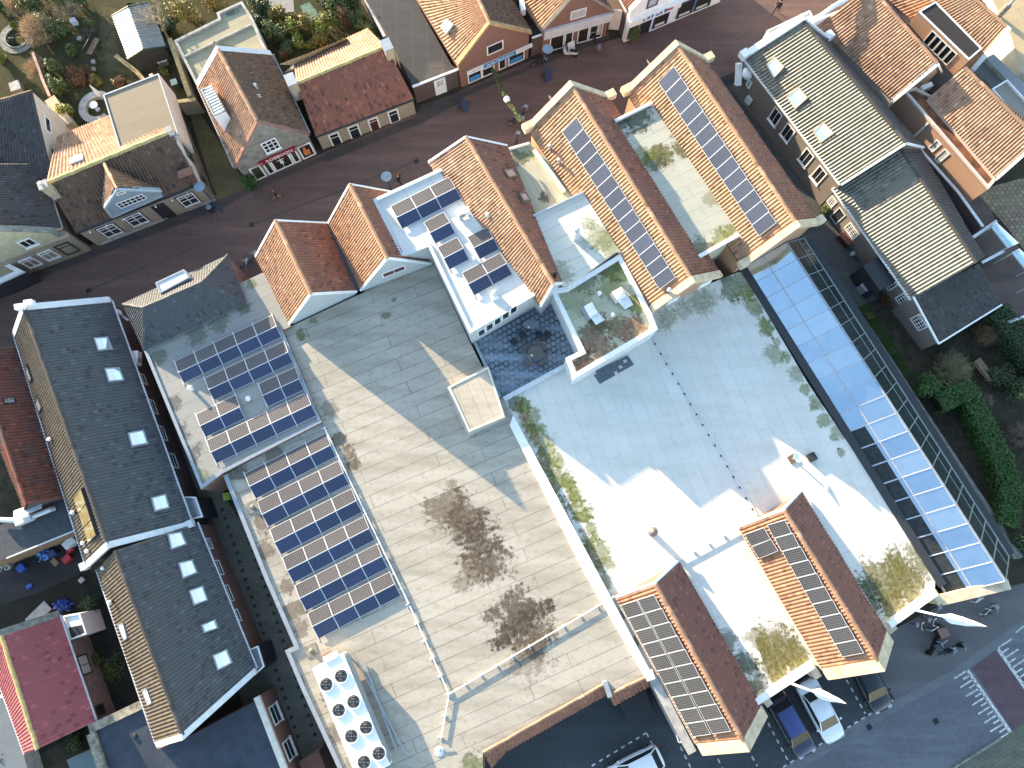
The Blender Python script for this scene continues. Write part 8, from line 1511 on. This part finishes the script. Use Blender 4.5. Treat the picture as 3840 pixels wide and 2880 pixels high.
# ------------------------------------------------------------------ terrace furniture
TZ = 4.06; c = P(B3(160,1165),TZ); t = thing('oval_table', 'oval grey garden table on the roof terrace', 'table', c); mb = MB(); n = 28; v = [c+Vector((.62*math.cos(6.2832*k/n), .38*math.sin(6.2832*k/n), z)) for z in (.70,.74) for k in range(n)]; mb.add(v, [(k,(k+1) % n,n+(k+1) % n,n+k) for k in range(n)]+[tuple(range(n,2*n)), tuple(range(n))[::-1]]); mb.obj('table_top', M['tabletop'], t)
for i in (-1,1):
    for j in (-1,1): mb = MB(); mb.tube([c+Vector((.4*i,.2*j,0)), c+Vector((.38*i,.19*j,.7))], .025, 6); mb.obj('leg', M['dark'], t)
t = thing('table_bowl', 'small white bowl on the oval grey table', 'bowl', P(B3(145,1168),TZ+.75)); mb = MB(); mb.lathe(P(B3(145,1168),TZ+.745), [(.05,0),(.09,.05),(.07,.05),(.04,.02)], 14); mb.obj('bowl', M['whitegrey'], t)
c = P(B3(200,1408),TZ); t = thing('round_teak_table', 'round weathered teak table ringed by curved benches on the terrace', 'table', c); mb = MB(); mb.lathe(c+Vector((0,0,.70)), [(.58,0),(.58,.04)], 28); mb.obj('table_top', M['oldteak'], t)
for k in range(4): a = .8+k*1.571; mb = MB(); mb.tube([c+Vector((.38*math.cos(a),.38*math.sin(a),0)), c+Vector((.36*math.cos(a),.36*math.sin(a),.7))], .04, 6); mb.obj('leg', M['oldteak'], t)
for k, nm in enumerate(('upper','right','lower','left')):
    a = .95-k*1.571; t = thing('curved_teak_bench', f'curved weathered teak bench at the {nm} side of the round table', 'bench', c+Vector((math.cos(a),math.sin(a),0))*.9, 'curved teak benches'); mb = MB(); q = []
    for i in range(9):
        b = a-.55+1.1*i/8; q.append((c+Vector((math.cos(b)*.72,math.sin(b)*.72,.43)), c+Vector((math.cos(b)*1.03,math.sin(b)*1.03,.43))))
    for i in range(8): (x0,x1),(y0,y1) = q[i],q[i+1]; dz = Vector((0,0,.05)); mb.add([x0,x1,y1,y0,x0+dz,x1+dz,y1+dz,y0+dz], [(4,5,6,7),(0,4,7,3),(1,2,6,5)]+([(0,1,5,4)] if i == 0 else [])+([(3,7,6,2)] if i == 7 else []))
    mb.obj('seat', M['oldteak'], t)
    for i in (1,7): p = lerp(q[i][0],q[i][1],.5); mb = MB(); mb.beam(Vector((p.x,p.y,TZ+.01)), p, .08, .08); mb.obj('leg', M['oldteak'], t)
for o_ in []: pass
for p, l in ((B3(170,1412),'small pale saucer left on the round teak table'), (B3(182,1450),'small blue dish on the round teak table')): k = P(p,TZ+.75); t = thing('dish', l, 'dish', k); mb = MB(); mb.lathe(k, [(.05,0),(.09,.03),(.07,.03),(.03,.01)], 14); mb.obj('dish', M['cream'] if 'pale' in l else M['bluepaint'], t)
for p, rz, l in ((B3(90,1245),2.0,'dark wicker chair left below the oval table'), (B3(230,1250),1.5,'dark wicker chair below the oval table'), (B3(300,1250),1.0,'dark wicker chair right of its twin by the terrace wall'), (B3(20,1310),2.4,'dark wicker chair at the left edge of the terrace')):
    k = P(p,TZ); t = thing('wicker_chair', l, 'chair', k, 'dark wicker chairs', rz); mb = MB(); mb.bbox(-.25,.25,-.25,.25,.40,.46); mb.obj('seat', M['rattan'], t, local=True); mb = MB(); mb.bbox(-.25,.25,.22,.27,.46,.9); mb.obj('backrest', M['rattan'], t, local=True)
    for i in (-1,1): mb = MB(); mb.bbox(.25*i-.03,.25*i+.03,-.22,.22,.60,.65); mb.bbox(.25*i-.02,.25*i+.02,-.22,-.18,0,.62); mb.bbox(.25*i-.02,.25*i+.02,.18,.22,0,.62); mb.obj('armrest', M['rattan'], t, local=True)
# ------------------------------------------------------------------ people
def person(p, head, label, top, legs, hair, rz, stride=.3):
    b = P(p); t = thing('person', label, 'person', b, rz=rz)
    V = [(0,0,.95),(0,0,1.15),(0,.0,1.38),(0,.01,1.52),(0,.03,1.64),(0,.03,1.76), (.10,0,.92),(.11,stride*.4,.5),(.11,stride*.5,.06),(.11,stride*.5+.16,.04), (-.10,0,.92),(-.11,-stride*.25,.5),(-.11,-stride*.8,.10),(-.11,-stride*.8+.14,.04), (.19,0,1.42),(.25,-.06,1.15),(.24,.08,.92),(.24,.13,.84), (-.19,0,1.42),(-.25,.06,1.15),(-.24,.18,.95),(-.24,.23,.87)]
    E = [(0,1),(1,2),(2,3),(3,4),(4,5),(0,6),(6,7),(7,8),(8,9),(0,10),(10,11),(11,12),(12,13),(2,14),(14,15),(15,16),(16,17),(2,18),(18,19),(19,20),(20,21)]
    R = [.16,.15,.17,.06,.10,.085,.10,.075,.055,.04,.10,.075,.055,.04,.075,.055,.04,.04,.075,.055,.04,.04]
    me = bpy.data.meshes.new('body'); me.from_pydata(V, E, []); o = bpy.data.objects.new('body', me); COL.objects.link(o); sk = o.modifiers.new('skin', 'SKIN'); sk.use_smooth_shade = True
    for i, r in enumerate(R): me.skin_vertices[0].data[i].radius = (r, r*(.72 if i < 3 else 1))
    me.skin_vertices[0].data[0].use_root = True
    ss = o.modifiers.new('sub', 'SUBSURF'); ss.levels = ss.render_levels = 1
    dg = bpy.context.evaluated_depsgraph_get(); m2 = bpy.data.meshes.new_from_object(o.evaluated_get(dg)); bpy.data.objects.remove(o)
    for m_ in (top, legs, M['skin'], M['tyre']): m2.materials.append(m_)
    mi = []
    for f in m2.polygons:
        z = f.center.z; mi.append(2 if (z > 1.5 or (abs(f.center.x) > .2 and z < .93 and z > .75)) else 3 if z < .09 else 1 if z < .88 and abs(f.center.x) < .2 else 0)
    m2.polygons.foreach_set('material_index', mi); m2.name = 'body'; o = bpy.data.objects.new('body', m2); COL.objects.link(o); o.parent = t
    mb = MB(); mb.lathe((0,.02,1.64), [(.11,0),(.125,.08),(.10,.16),(.04,.20)], 12); mb.obj('hair', hair, t, local=True)
    mb = MB(); mb.lathe((.035,.135,1.70), [(.012,0),(.012,.015)], 6); mb.lathe((-.035,.135,1.70), [(.012,0),(.012,.015)], 6); mb.obj('eyes', M['dark'], t, local=True); return t
jk = plain('black_jacket', (.015,.015,.018), .8, var=.1); tan = plain('tan_trousers', (.30,.18,.10), .8, var=.1); dk = plain('dark_trousers', (.03,.03,.035), .8, var=.1)
person(Z1(940,1225), None, 'person in a black jacket and tan trousers walking in the street', jk, tan, plain('grey_brown_hair', (.10,.07,.05), .7), -1.0, .55)
person(A2(1250,1590), None, 'person in dark clothes with bushy brown hair near the middle lamp', jk, dk, plain('auburn_hair', (.22,.09,.03), .8, var=.3, scale=20), 1.2)
person(A4(60,115), None, 'person in black clothes walking at the top of the street', jk, dk, plain('dark_hair', (.03,.025,.02), .7), 2.4, .45)
